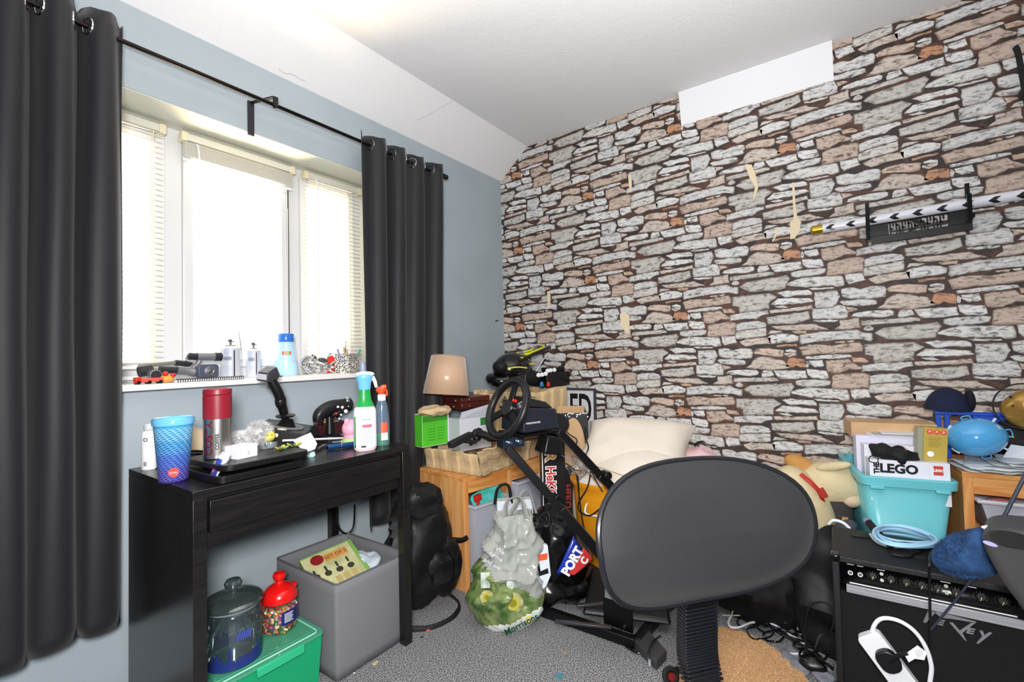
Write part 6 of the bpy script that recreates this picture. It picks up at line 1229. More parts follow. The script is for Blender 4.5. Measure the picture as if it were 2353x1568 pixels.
for px, py0, py1 in ((1992, 468, 553), (2226, 421, 506)):
    a, b = at(px+2, py0, 'x', -.008)-r1, at(px+4, py1, 'x', -.10)-r1
    g = G(); bz = b.z; tz = a.z; y = (a.y+b.y)/2; w = .007
    g.box(-.014, -.0, y-w, y+w, bz+.01, tz); g.obj('back_upright', BLKG, t, bev=.001)
    g = G(); fx = -.118; fy = (at(px+4, py1, 'x', fx)-r1).y; fz0 = (at(px+4, py1, 'x', fx)-r1).z; fz1 = (at(px+4, py1-62, 'x', fx)-r1).z
    g.box(fx, fx+.012, fy-w, fy+w, fz0, fz1).box(fx+.012, -.0, min(fy, y)-w*.5, max(fy, y)+w*.5, fz0+.012, fz0+.028); g.obj('front_hook', BLKG, t, bev=.001)
# black wall thing at the right border
t = thing('wall_hook_arm', 'black curved arm fixed on the stone wall at the right edge', 'wall mount', at(2345, 160, 'x', -.02)); o1 = Vector(t.location)
g = G(); g.tube([at(2333, 108, 'x', -.03)-o1, at(2340, 125, 'x', -.04)-o1, at(2350, 180, 'x', -.05)-o1, at(2360, 240, 'x', -.05)-o1], .010, 8, flat=.6); g.obj('arm', BLKM, t)
g = G(); g.cyl(at(2356, 215, 'x', -.0)-o1, at(2356, 215, 'x', -.05)-o1, .02, n=16); g.obj('base', BLKM, t)
# ------------------------------------------------------------------ office chair
FC = (math.cos(R(-118)), math.sin(R(-118)))  # the way the chair faces (towards the camera, turned right)
ch = at(1622, 1215, 'z', .74)
d_ = fwd.copy(); bc = CAM+(fwd+rgt*((1592-1176.5)/FOC)-upv*((1214-784)/FOC))*.93
faz = math.atan2(-fwd.y, -fwd.x)+R(16)
t = thing('office_chair', 'black fabric office chair with ribbed back post in the foreground', 'office chair', (bc.x+.22*math.cos(faz), bc.y+.22*math.sin(faz), 0), faz)
Mi = (Matrix.Translation(t.location) @ Matrix.Rotation(faz, 4, 'Z')).inverted(); lc = Mi @ bc
FAB = mat('chair_fabric', '#16171b', .7, bump=.35, bs=900, sheen=.08, var=.15, vs=300); SHL = mat('chair_shell', '#16171b', .3)
# local +X is forward, Y across
def back(u, v, off, sc=1):
    a = 2*math.pi*u; r = v; ex = 2.6; ca, sa = math.cos(a), math.sin(a); q = (abs(ca)**ex+abs(sa)**ex)**(-1/ex)
    y = r*q*ca*.232*sc; z = r*q*sa*.130*sc; 
    y *= (1+.05*(z/.13)); z += .10*y*0; 
    return Vector((lc.x+off*(1-r**5)+.05*(y/.22)**2-.02*(z/.145)+.012*(1-abs(z)/.15), lc.y+y, lc.z+z))
g = G(); g.grid(lambda u, v: back(u, v, .036), 72, 16, True); g.obj('back_cushion', FAB, t, weld=True)
g = G(); g.grid(lambda u, v: back(u, v, -.024, 1.012)+Vector((-.004, 0, 0)), 72, 12, True); g.obj('back_shell', SHL, t, weld=True)
g = G(); g.tube([back(k/72, 1, 0, 1.008)+Vector((-.002, 0, 0)) for k in range(72)], .0055, 8, closed=True, raw=True); g.obj('edge_trim', SHL, t)
# ribbed post
g = G(); pz = lc.z-.12; px = lc.x-.035
ly = lc.y+.035; pts = [(px, ly, pz), (px-.01, ly, pz-.10), (px-.008, ly, pz-.18), (px+.04, ly, .345), (px+.10, ly, .335)]
P = catmull(pts, 24)
for i in range(0, len(P)-1, 2):
    a, b = P[i], P[min(i+1, len(P)-1)]
    if (b-a).length < 1e-5: continue
    g.bar(a, a+(b-a).normalized()*.0055, .078, .034, up=(0, 1, 0)) if False else g.bar(a, a+(b-a).normalized()*.0058, .034, .078, up=(0, 1, 0))
g.obj('ribbed_bellows', mat('bellows_black', '#131418', .32), t, bev=.0015)
g = G(); 
for i in range(len(P)-1): g.bar(P[i], P[i+1], .024, .066, up=(0, 1, 0))
g.obj('back_post', BLKM, t)
g = G(); g.prism([(x, y) for x, y in rr(-.21, .24, -.235, .235, .12, 8)], .36, .405); g.obj('seat', FAB, t, bev=.015, seg=3)
g = G(); g.prism(rr(-.19, .21, -.2, .2, .1, 6), .335, .3595); g.obj('seat_shell', SHL, t)
g = G(); g.cyl((0, 0, .10), (0, 0, .334), .025, n=20).cyl((0, 0, .1), (0, 0, .22), .035, n=20); g.obj('gas_column', BLK, t)
for k in range(5):
    a = 2*math.pi*k/5+.55; d = Vector((math.cos(a), math.sin(a), 0)); g = G(); g.bar(Vector((0, 0, .095))+d*.02, Vector((0, 0, .07))+d*.29, .045, .03); bl_ = g.obj('base_leg', BLK, t, bev=.004)
    g = G(); p = d*.29; tt = Vector((-d.y, d.x, 0)); g.cyl(p+tt*.022+Vector((0, 0, .028)), p+tt*.006+Vector((0, 0, .028)), .027, n=18).cyl(p-tt*.022+Vector((0, 0, .028)), p-tt*.006+Vector((0, 0, .028)), .027, n=18); g.obj('castor', BLK, bl_, bev=.002)
sc_ = CAM+fwd*.80+rgt*.655; t = thing('stool', 'dark grey round padded stool just reaching into the bottom right of the picture', 'stool', (sc_.x, sc_.y, 0))
g = G(); g.lathe([(0, .36), (.125, .36), (.14, .375), (.142, .40), (.13, .425), (.09, .437), (0, .441)], 40, cap=False); g.obj('seat', mat('stool_grey', '#47474b', .55), t)
for k in range(4):
    a = math.pi/4+k*math.pi/2; g = G(); g.cyl((.09*math.cos(a), .09*math.sin(a), .365), (.14*math.cos(a), .14*math.sin(a), 0), .012, n=12); g.obj('leg', BLK, t)
# ------------------------------------------------------------------ coir mat, caster, power brick
P = [at(1558, 1585, 'z', .0), at(1562, 1500, 'z', 0), at(1600, 1448, 'z', 0), at(1667, 1452, 'z', 0), at(1700, 1460, 'z', 0), at(1745, 1478, 'z', 0), at(1790, 1508, 'z', 0), at(1850, 1562, 'z', 0), at(1900, 1660, 'z', 0), at(1700, 1800, 'z', 0)]
o1 = sum(P, Vector())/len(P); t = thing('doormat', 'round-cornered brown coir doormat on the floor behind the chair post', 'doormat', (o1.x, o1.y, 0))
Q = [((p-o1).x, (p-o1).y) for p in P]
if sum(Q[i][0]*Q[(i+1) % len(Q)][1]-Q[(i+1) % len(Q)][0]*Q[i][1] for i in range(len(Q))) < 0: Q.reverse()
g = G(); g.prism(Q, 0, .006); g.obj('rubber_backing', BLKM, t)
g = G(); g.prism([(x*.985, y*.985) for x, y in Q], .006, .018); 
cm = mat('coir', '#b98a5c', .95, bump=1.5, bs=260, col2='#d9b083', vs=160)
g.obj('coir_pile', cm, t)
g = G(); rs = random.Random(6); xs = [q[0] for q in Q]; ys = [q[1] for q in Q]
def inside(x, y):
    c = False; n = len(Q)
    for i in range(n):
        (x1, y1), (x2, y2) = Q[i], Q[i-1]
        if (y1 > y) != (y2 > y) and x < (x2-x1)*(y-y1)/(y2-y1)+x1: c = not c
    return c
k = 0
while k < 6500:
    x, y = rs.uniform(min(xs), max(xs)), rs.uniform(min(ys), max(ys))
    if not inside(x, y): continue
    k += 1; a = rs.uniform(0, 6.28); w = .0012; dx, dy = math.cos(a)*w, math.sin(a)*w; tx, ty = rs.uniform(-.006, .006), rs.uniform(-.006, .006)
    g.add([(x-dx, y-dy, .016), (x+dx, y+dy, .016), (x+tx, y+ty, .018+rs.uniform(.002, .008))], [(0, 1, 2)])
o = g.obj('bristles', mat('coir_fibre', '#c99a6a', .9, col2='#e3bd90', vs=90), t, smooth=False); o['kind'] = 'stuff'
c = at(1541, 1553, 'z', .03); t = thing('small_roller', 'small black roller with a red centre on the carpet left of the doormat', 'wheel', (c.x, c.y, .0), R(20))
g = G(); g.torus((0, 0, .028), .02, .0085, 26, 10, (-1, -.4, .5)); g.obj('tyre', BLKM, t)
g = G(); g.cyl((-.012, -.004, .033), (.006, .004, .024), .012, n=18); g.obj('hub', mat('dark_red', '#7c1c18', .4), t)
g = G(); g.bar((.0, .01, .03), (.05, -.03, .02), .02, .018); g.obj('axle_fork', BLK, t, bev=.002)
pp = [at(1456, 1480, 'z', .02), at(1482, 1446, 'z', .02), at(1532, 1505, 'z', .02), at(1508, 1530, 'z', .02)]
o1 = sum(pp, Vector())/4; t = thing('power_adapter', 'dark grey rectangular power adapter on the carpet beside the pedal frame', 'power adapter', (o1.x, o1.y, 0))
Q2 = [((p-o1).x, (p-o1).y) for p in pp]; g = G(); g.prism(Q2, .001, .034); g.obj('adapter_body', mat('adapter_grey', '#3a3a3c', .45), t, bev=.003)
g = G(); m1 = (Vector((*Q2[0], 0))+Vector((*Q2[1], 0)))*.5; m2 = (Vector((*Q2[2], 0))+Vector((*Q2[3], 0)))*.5; mm = m1.lerp(m2, .6); dd = Vector((*Q2[1], 0))-Vector((*Q2[0], 0)); g.bar(mm-dd*.5+Vector((0, 0, .0341)), mm+dd*.5+Vector((0, 0, .0341)), .001, .0012); g.obj('seam_line', BLK, t)
def cable(name, lab, pts, r, m, grp=None, kind=None, cat='cable'):
    g = G(); g.tube(pts, r, 7); return tag(g.obj(name, m), lab, cat, grp, kind)
WC = mat('white_cable', '#d9dbe4', .35); BC = mat('black_cable', '#101014', .3)
F = lambda *a, z=.006: [at(x, y, 'z', z) for x, y in a]
cable('power_cable', 'thin black cable with a silver plug looping over the dark grey adapter', [at(1518, 1462, 'z', .04), at(1500, 1475, 'z', .045), at(1492, 1495, 'z', .045), at(1492, 1515, 'z', .03)], .003, BC, 'cables around the power adapter')
g = G(); g.cyl(at(1492, 1512, 'z', .02), at(1493, 1530, 'z', .012), .005, n=12); tag(g.obj('silver_plug', mat('plug_silver', '#c9d3df', .25, .5)), 'small silver barrel plug beside the power adapter', 'plug')
cable('power_cable', 'black cable curving along the carpet edge of the pedal frame', F((1438, 1486), (1462, 1500), (1478, 1502), (1490, 1508)), .004, BC, 'cables around the power adapter')
cable('power_cable', 'black cable running from the pedal frame down to the grey adapter', F((1452, 1455), (1455, 1478), (1464, 1492), (1478, 1498)), .003, BC, 'cables around the power adapter')
# cable heap between mat and amplifier
specs = [('long white cable snaking from the black heap down to the doormat', [(1748, 1370), (1765, 1395), (1790, 1420), (1822, 1440), (1850, 1455), (1880, 1462), (1905, 1462)], .0042, WC, .02),
 ('white cable curling left and running towards the amplifier', [(1678, 1420), (1674, 1432), (1680, 1442), (1700, 1442), (1725, 1432), (1755, 1430), (1780, 1437), (1805, 1452), (1830, 1468), (1850, 1482)], .0042, WC, .03),
 ('second white cable beside the long snaking one', [(1756, 1368), (1775, 1398), (1800, 1420), (1830, 1440), (1865, 1458), (1880, 1458)], .0035, WC, .012),
 ('short white cable end below the black heap', [(1797, 1496), (1815, 1503), (1842, 1503)], .004, WC, .015),
 ('pale cable arch at the left of the cable heap', [(1680, 1418), (1685, 1403), (1695, 1396), (1708, 1396)], .003, mat('pale_cable', '#c9c6b0', .4), .03),
 ('straight pale cable lying at the left of the cable heap', [(1660, 1415), (1680, 1415), (1700, 1415)], .0025, mat('pale_cable', '#c9c6b0', .4), .02)]
for lb, pts, r, m_, z in specs: cable('white_cable', lb, F(*pts, z=z), r, m_, 'pale cables in the heap by the amplifier')
t = thing('paper_tag', 'white paper tag with a barcode lying on the black cables', 'tag', at(1735, 1397, 'z', .045)); o1 = Vector(t.location)
P = [at(x, y, 'z', .045)-o1 for x, y in ((1718, 1389), (1751, 1392), (1752, 1400), (1733, 1406), (1720, 1400))]; g = G(); g.add(P+[p-Vector((0, 0, .001)) for p in P], [(0, 1, 2, 3, 4), (9, 8, 7, 6, 5)]+[(i, (i+1) % 5, 5+(i+1) % 5, 5+i) for i in range(5)]); g.obj('paper', PAPER, t, smooth=False)
g = G()
for k in range(8): a = P[4].lerp(P[3], .1+k*.1); b = P[0].lerp(P[1], .1+k*.1); g.bar(a.lerp(b, .15)+Vector((0, 0, .0005)), a.lerp(b, .5)+Vector((0, 0, .0005)), .001, .0006)
g.obj('barcode', KTXT, t)
rs = random.Random(14); dirs = ('top left', 'upper left', 'upper', 'top right', 'left', 'middle left', 'central', 'middle right', 'right', 'lower left', 'lower', 'lower right', 'bottom left', 'bottom', 'bottom right', 'far right', 'far left', 'nearest', 'deepest', 'outermost')
for i in range(20):
    cx, cy = 1700+rs.uniform(0, 190), 0; cy = 1405+(cx-1700)*.45+rs.uniform(-18, 30)
    n = rs.choice((4, 5, 6)); z = .006+.0022*i
    pts = []
    if i % 3 == 0:
        R0 = rs.uniform(16, 34); 
        for k in range(9): a = k*.8+rs.uniform(-.2, .2); pts.append(at(cx+R0*math.cos(a)*(1+.1*k/9), cy+R0*.55*math.sin(a), 'z', z+rs.uniform(0, .012)))
    else:
        L2 = rs.uniform(50, 105)
        for k in range(n): f_ = k/(n-1)-.5; pts.append(at(min(1915, cx+L2*f_+rs.uniform(-6, 6)), cy+L2*.5*f_+rs.uniform(-8, 8), 'z', z+rs.uniform(0, .012)))
    cable('black_cable', dirs[i]+' strand of the heap of black cables between doormat and amplifier', pts, rs.uniform(.0028, .0045), BC, 'black cables heaped by the amplifier')
cable('black_cable', 'black cable hanging in a ring over the left side of the amplifier', [at(x, y, 'x', -.98) for x, y in ((1855, 1500), (1850, 1470), (1850, 1440), (1856, 1405), (1868, 1388), (1890, 1384), (1908, 1395), (1916, 1415), (1914, 1440), (1905, 1455), (1885, 1460))]+[at(1868, 1505, 'z', .03), at(1860, 1512, 'z', .006)], .0028, BC, 'black cables heaped by the amplifier')
cable('black_cable', 'black cable running along the floor in front of the amplifier', F((1880, 1490), (1925, 1520), (1965, 1555), (1990, 1590)), .003, BC, 'black cables heaped by the amplifier')
c = at(1870, 1520, 'z', .03); g = G(); g.T = Matrix.Translation((c.x, c.y, 0)); f = crumple(.012, 14, 3)
g.ell((0, 0, .025), (.05, .04, .026), 24, 14, fn=lambda w, d: w+d*f(w)); tag(g.obj('plug_adapter', BLK), 'black plug adapter buried at the lower end of the cable heap', 'plug')
for i, (px, py, s_, nm, rx) in enumerate(((1815, 1513, .05, 'crumpled grey plastic scrap left of the buried plug', 1), (1840, 1535, .055, 'crumpled grey plastic scrap below the buried plug', 2), (1895, 1550, .06, 'crumpled grey plastic scrap beside the amplifier corner', 3))):
    c = at(px, py, 'z', .005); g = G(); f = crumple(.014, 20, rx); g.ell((0, 0, .008), (s_, s_*.6, .009), 24, 12, fn=lambda w, d: w+d*f(w)*.6); tag(g.obj('plastic_scrap', mat('grey_film', '#7c7f8a', .25), loc=(c.x, c.y, .004), smooth=False), nm, 'plastic', 'grey plastic scraps under the cables')
c = at(1775, 1350, 'z', .12); g = G(); f = crumple(.05, 7, 61); g.ell((0, 0, .13), (.17, .22, .14), 40, 26, fn=lambda w, d: Vector((w.x, w.y, max(w.z, -.125)))+d*f(w)); tag(g.obj('dark_holdall', mat('holdall_black', '#0c0c0f', .7, bump=.2, bs=40), loc=(-.42, -1.60, 0)), 'black fabric bag in the shadow behind the cable heap', 'bag')
# ------------------------------------------------------------------ amplifier
AX, AY0, AY1, AZ = -.925, -1.868, -2.44, .478
t = thing('guitar_amplifier', 'black combo guitar amplifier with a silver strip across its front', 'amplifier', (AX, AY0, 0)); t.rotation_euler = (0, 0, R(1.5)); WA = AY0-AY1
TOL = mat('amp_tolex', '#15161a', .5, bump=.35, bs=450); GRL = mat('amp_grille', '#0e0e10', .75, bump=1, bs=600)
g = G(); D_ = .27; k = .018
g.box(0, D_, -k, 0, 0, AZ-k).box(0, D_, -WA, -WA+k, 0, AZ-k).box(0, D_, -WA, 0, AZ-k, AZ).box(0, D_, -WA+k, -k, 0, k).box(D_-k, D_, -WA+k, -k, k, AZ-k); g.obj('cabinet', TOL, t, bev=.004)
g = G(); g.box(.012, .02, -WA+k, -k, k, .375); g.obj('speaker_grille', GRL, t)
g = G(); g.add([(.004, -k, .40), (.004, -WA+k, .40), (.03, -WA+k, .459), (.03, -k, .459)], [(0, 1, 2, 3)]); g.obj('control_panel', mat('panel_black', '#08080a', .25), t, solid=.002)
g = G(); g.box(-.004, .012, -WA+.03, -.032, .380, .402); g.obj('silver_strip', mat('brushed_strip', '#c4c6cc', .3, .6, bump=.1, bs=300, stretch=(1, .05, 1)), t, bev=.001)
g = G(); g.box(-.005, -.0041, -WA+.03, -.032, .3895, .3905); g.obj('strip_groove', mat('groove', '#8a8c92', .4), t)
g = G(); g.box(-.001, .003, -WA*.66, -.04, .4065, .4085); g.obj('white_line', WTXT, t)
def pn(y, z, off=0): return Vector((.004+.026*(z-.40)/.059-.003-off, -y, z))
nn = Vector((-.91, 0, .40)).normalized()
for y in (.043, .066):
    g = G(); p = pn(y, .43); g.cyl(p, p+nn*.004, .0062, n=20); is_ = g.obj('input_socket', mat('socket_steel', '#77787c', .45, .6), t)
    g = G(); g.cyl(p+nn*.004, p+nn*.0046, .0042, n=14); g.obj('socket_hole', KTXT, is_)
for i, y in enumerate((.095, .135, .168, .200, .232, .268, .315, .355, .39, .42, .45)):
    p = pn(y, .433)
    g = G(); g.cyl(p, p+nn*.014, .0095, .0085, 20); kn_ = g.obj('knob', BLKM, t)
    g = G(); g.cbox(tuple(p+nn*.0145+Vector((-.001, .001, -.006))), (.002, .002, .008), (R(18), 0, 0)); g.obj('knob_pointer', mat('pointer_cream', '#d9cf8a', .4), kn_)
    g = G()
    for q_ in range(11):
        a = R(-60+30*q_); d = Vector((0, math.cos(a), math.sin(a)*.92)); g.cbox(tuple(p+d*.0135+nn*.001+Vector((.4*.0135*math.sin(a), 0, 0))*0), (.0008, .0009, .0009))
    g.obj('dial_marks', mat('dial_grey', '#a9aaae', .6), kn_)
for y in (.115, .25):
    for z in (.427, .442):
        g = G(); p = pn(y, z); g.cyl(p, p+nn*.004, .0045, n=14); g.obj('push_button', mat('button_grey', '#8a8d80', .4), t)
g = G()
for y0, w in ((.036, .016), (.06, .014), (.105, .018), (.24, .02), (.29, .02)):
    p = pn(y0, .452, .001); g.box(p.x-.0006, p.x, -y0-w, -y0, .4505, .4525)
g.obj('panel_print', WTXT, t)
for z, y in ((AZ, 0), (AZ, -WA)):
    g = G(); g.box(-.003, .035, y-.02 if y == 0 else y-.003, y+.003 if y == 0 else y+.02, AZ-.02, AZ+.003); g.obj('corner_protector', BLKG, t, bev=.006, seg=3)
g = G(); g.box(.10, .17, -.34, -.14, AZ, AZ+.004); g.tube([(.135, -.14, AZ+.004), (.135, -.17, AZ+.018), (.135, -.31, AZ+.018), (.135, -.34, AZ+.004)], .008, 8, flat=1.6); g.obj('carry_handle', BLKM, t)
# logo
SLV = mat('logo_silver', '#a9abb0', .3, .7)
lp = Matrix.Rotation(-R(1.5), 4, 'Z') @ (at(2189, 1438, 'x', AX+.012)-Vector((AX, AY0, 0))); LY, LZ2 = lp.y, lp.z
for nm, poly in (('top_bar', [(-.075, .0296), (.047, .0218), (.045, .0187), (-.002, .0150), (-.022, .0115), (-.03, .0195), (-.042, .025)]), ('letter_leg', [(-.047, .0245), (-.030, .0265), (-.053, -.011), (-.059, -.011)]),
                 ('letter_av', [(-.006, .0047), (.0015, .006), (.014, -.0105), (.0375, .0167), (.045, .0185), (.0187, -.0156), (.0265, -.034), (.023, -.033)]), ('letter_y', [(.051, .0015), (.058, .0015), (.0605, -.008), (.070, .003), (.075, .0015), (.048, -.034), (.0446, -.033), (.056, -.0125)])):
    g = G(); n = len(poly); g.add([(.0085, LY-x, LZ2+z) for x, z in poly]+[(.0115, LY-x, LZ2+z) for x, z in poly], [tuple(range(n))]+[(i, (i+1) % n, n+(i+1) % n, n+i) for i in range(n)]); g.obj('logo_stroke', SLV, t, smooth=False)
for x, z in ((-.026, -.001), (.032, -.006)): lettering('E', .0205, SLV, t, frame((.0085, LY-x, LZ2+z), (0, -1, 0), y=(0, 0, 1)), bold=.001, sx=1.35, shear=.25)
# things on the amplifier
AT = AZ
zz = AT+.004
pts = []
def coil(n, z):
    out = []
    for k in range(n):
        a = k*.52; lp_ = k*.52/(2*math.pi); hh = 7+2.6*(lp_ % 7); xx = 70+6*math.sin(lp_*2.1); px = 2082+xx*math.cos(a)
        out.append(at(px, 1236+hh*math.sin(a)*(1.25-.5*(px-2010)/150)+.13*(px-2082)+4*math.sin(lp_*1.9), 'z', z+.0009*k))
    return out
cable('coiled_cable', 'pale blue cable coiled on top of the amplifier', coil(84, zz), .0036, mat('pale_blue_cable', '#9cc9e8', .4))
cable('coiled_cable_tail', 'white flex running from the black jack handle to the coiled cable', [at(x, y, 'z', AT+.006) for x, y in ((2000, 1228), (2008, 1240), (2022, 1250), (2050, 1257), (2085, 1257))], .004, mat('flex_white', '#d3dbe2', .4))
t = thing('microphone', 'small black microphone with a pale head lying on the amplifier', 'microphone', at(2005, 1212, 'z', AT+.03)); o1 = Vector(t.location)
g = G(); g.cyl(at(1995, 1200, 'z', AT+.03)-o1, at(2022, 1232, 'z', AT+.016)-o1, .011, .012, 18); g.obj('handle', BLKM, t, bev=.002)
g = G(); g.ell(tuple(at(1993, 1198, 'z', AT+.032)-o1), .0125, 16, 10); g.obj('head', mat('mic_head', '#6f7c92', .5), t)
g = G(); g.T = Matrix.Translation(at(1978, 1233, 'z', AT+.004)); g.cbox((0, 0, 0), (.008, .05, .006), (0, 0, R(8))); tag(g.obj('cable_tie', BLK, bev=.001), 'short black plastic strip on the back left of the amplifier', 'strip')
cable('amp_lead', 'black lead lying across the amplifier top and hanging down its front', [at(2050, 1275, 'z', AT+.004), at(2085, 1280, 'z', AT+.004), at(2110, 1272, 'z', AT+.006), at(2135, 1262, 'z', AT+.012), at(2138, 1262, 'z', AT+.012), at(2136, 1290, 'x', AX-.01), at(2136, 1330, 'x', AX-.012), at(2137, 1400, 'x', AX-.02), at(2139, 1460, 'x', AX-.03), at(2133, 1520, 'x', AX-.03)], .0032, BC)
cable('amp_lead', 'second black lead bundled beside the blue fleece on the amplifier', [at(2140, 1262, 'z', AT+.008), at(2170, 1258, 'z', AT+.016), at(2195, 1268, 'z', AT+.006), at(2170, 1275, 'z', AT+.004)], .006, BC)
cable('wire_end', 'stiff dark blue-black strap hanging diagonally in front of the amplifier', [at(2268, 1275, 'x', -1.02), at(2240, 1320, 'x', -1.0), at(2200, 1375, 'x', -.98), at(2140, 1447, 'x', -.96)], .0028, mat('strap_navy', '#2a3142', .5))
# extension lead
t = thing('extension_lead', 'white socket extension lead with a looped flex hanging on the amplifier front', 'extension lead', at(2040, 1500, 'x', -.962)); o1 = Vector(t.location); q = lambda x, y, X=-.962: at(x, y, 'x', X)-o1
EW = mat('ext_white', '#e3e5ea', .3)
g = G(); ax = q(2060, 1545)-q(2010, 1478); g.T = frame(q(2040, 1520), ax, z=(-1, 0, 0)); g.prism(rr(-.075, .10, -.030, .030, .012), -.015, .014); g.obj('socket_block', EW, t, bev=.003)
g = G(); g.tube([q(2010, 1490), q(2003, 1465), q(2008, 1440), q(2022, 1424), q(2045, 1422), q(2075, 1432), q(2105, 1455), q(2128, 1490), q(2140, 1530), q(2138, 1560), q(2132, 1600)], .0052, 10); g.obj('flex', EW, t)
t = thing('mains_plug', 'round black mains plug pushed into the white extension block', 'plug', at(2040, 1515, 'x', -.985)); o1 = Vector(t.location)
g = G(); g.T = frame((0, 0, 0), at(2058, 1535, 'x', -.985)-at(2025, 1490, 'x', -.985), z=(-1, 0, 0)); g.prism(rr(-.026, .030, -.024, .024, .02, 6), -.006, .016); g.obj('plug_body', mat('plug_black', '#131418', .4), t, bev=.005, seg=3)
g = G(); g.tube([Vector((-.012, -.0, 0)), at(2070, 1505, 'x', -1.0)-o1, at(2085, 1500, 'x', -1.0)-o1], .006, 8); g.obj('strain_relief', BLK, t)
t = thing('cable_label', 'white folded paper label wrapped round the plug lead', 'label', at(2090, 1500, 'x', -1.0)); o1 = Vector(t.location)
for P in ([(2078, 1505), (2108, 1484), (2130, 1500), (2124, 1518), (2098, 1514)], [(2078, 1505), (2098, 1500), (2102, 1515), (2088, 1523)]):
    V = [at(x, y, 'x', -1.0 if P[1][0] > 2100 else -1.003)-o1 for x, y in P]; n = len(V); g = G(); g.add(V+[v+Vector((.001, 0, 0)) for v in V], [tuple(range(n)), tuple(reversed(range(n, 2*n)))]+[(i, (i+1) % n, n+(i+1) % n, n+i) for i in range(n)]); g.obj('paper', PAPER, t, smooth=False)
g = G()
for k in range(4): g.bar(at(2103+4*k, 1496-2*k, 'x', -1.002)-o1, at(2110+3.5*k, 1512-2*k, 'x', -1.002)-o1, .0008, .0008)
g.obj('label_print', mat('label_ink', '#9a9ca2', .6), t)
# blue fleece and grey moulded case
c = at(2232, 1268, 'x', -1.02); t = None
f = crumple(.012, 14, 71)
g = G(); g.ell((0, 0, 0), (.042, .082, .050), 40, 24, (R(-32), 0, 0), fn=lambda w, d: w+d*f(w)); fur(g, (0, 0, 0), (.042, .083, .050), 3200, .006, 77, (R(-32), 0, 0), 0)
tag(g.obj('blue_fleece', mat('denim_blue_fleece', '#1a3459', .95, col2='#2b5080', vs=30), loc=at(2238, 1272, 'x', -1.0), smooth=False), 'dark blue fluffy fleece draped at the right of the amplifier beside the grey case', 'cloth')
t = thing('speaker_case', 'dark grey moulded plastic case with a round recess at the right edge', 'case', at(2330, 1300, 'x', -1.14)); o1 = Vector(t.location); q = lambda x, y, X=-1.14: at(x, y, 'x', X)-o1
GC = mat('case_grey', '#3d3c3e', .45)
P = [(2252, 1222), (2300, 1216), (2440, 1228), (2440, 1440), (2352, 1416), (2338, 1390), (2300, 1340), (2262, 1268)]
V = [q(x, y) for x, y in P]; n = len(V); bk = [v+Vector((.14, -.03, .0)) for v in V]
g = G(); g.add(V+bk, [tuple(range(n)), tuple(reversed(range(n, 2*n)))]+[(i, (i+1) % n, n+(i+1) % n, n+i) for i in range(n)]); g.obj('case_body', GC, t, bev=.018, seg=4)
cc = q(2322, 1240, -1.142); g = G(); g.T = frame(cc, (0, -1, -.08), z=(-1, 0, .25)); g.lathe([(.0, .0), (.034, .001), (.038, .004), (.040, .002), (.041, .0)], 36, sy=.42, cap=False); g.obj('recess_rim', GC, t)
g = G(); g.T = frame(cc, (0, -1, -.08), z=(-1, 0, .25)); g.lathe([(0, .0042), (.034, .0044)], 36, sy=.42, cap=False); g.obj('recess', mat('recess_black', '#08080a', .8), t)
g = G(); g.T = frame(q(2275, 1250, -1.1435), (0, -1, -.25), z=(-1, 0, 0)); g.prism([(.012*math.cos(2*math.pi*i/20), .0045*math.sin(2*math.pi*i/20)) for i in range(20)], 0, .001); g.obj('oval_badge', mat('badge_lilac', '#a9a6d8', .3), t)
g = G(); g.cyl(at(2353, 1098, 'x', -1.0), at(2290, 1222, 'x', -1.0), .0042, n=10); g.cyl(at(2380, 1045, 'x', -1.0), at(2353, 1098, 'x', -1.0), .0042, n=10)
tag(g.obj('thin_pole', mat('pole_dark', '#3c4250', .4, .4)), 'thin dark pole slanting up from the dark grey case to the right edge', 'pole')
g = G(); p = at(2285, 1216, 'x', -1.09); g.ell((0, 0, 0), (.014, .022, .006), 18, 10); tag(g.obj('white_foam_piece', mat('off_white_foam', '#dfe5de', .8), loc=p), 'small off-white piece behind the base of the thin pole', 'foam')
# ------------------------------------------------------------------ right pine frame, tub and things
fz = .645; p = at(2210, 1084, 'z', fz); q2 = at(2353, 1104, 'z', fz)
ang = math.atan2((q2-p).y, (q2-p).x); ang = R(-90)+R(4)
FP = Vector((p.x, p.y, 0)); t = trofast('pine_storage_frame', 'tall pine storage frame against the stone wall at the right edge', (p.x, p.y), ang, .50, abs(p.x)-.03, fz, (0, .472), 0)
fu = Vector((math.cos(ang), math.sin(ang), 0)); fv = Vector((-fu.y, fu.x, 0))
g = G(); g.box(.028, .472, 0.001, .05, .40, .418); g.obj('shelf_runner', PINE, t)
tbin('plastic_bin', 'pale bin with dim pink and blue contents in the right pine frame', .040, .46, -.02, .44, .555, tglass('translucent_bin2', '#efeff4', .1, .74, '#d6d6e2', .3), None, (FP, fu, fv), .22)
for (u, v, cc, nm) in ((.12, .10, '#e88a92', 'pink'), (.32, .12, '#3a3aa0', 'dark blue')):
    c = FP+fu*u+fv*v+Vector((0, 0, .50)); g = G(); g.ell((0, 0, 0), (.05, .06, .045), 16, 10); tag(g.obj('soft_ball', mat('frame_ball_'+nm.replace(' ', ''), cc, .7), loc=c), nm+' toy seen through the pale bin of the right pine frame', 'toy')
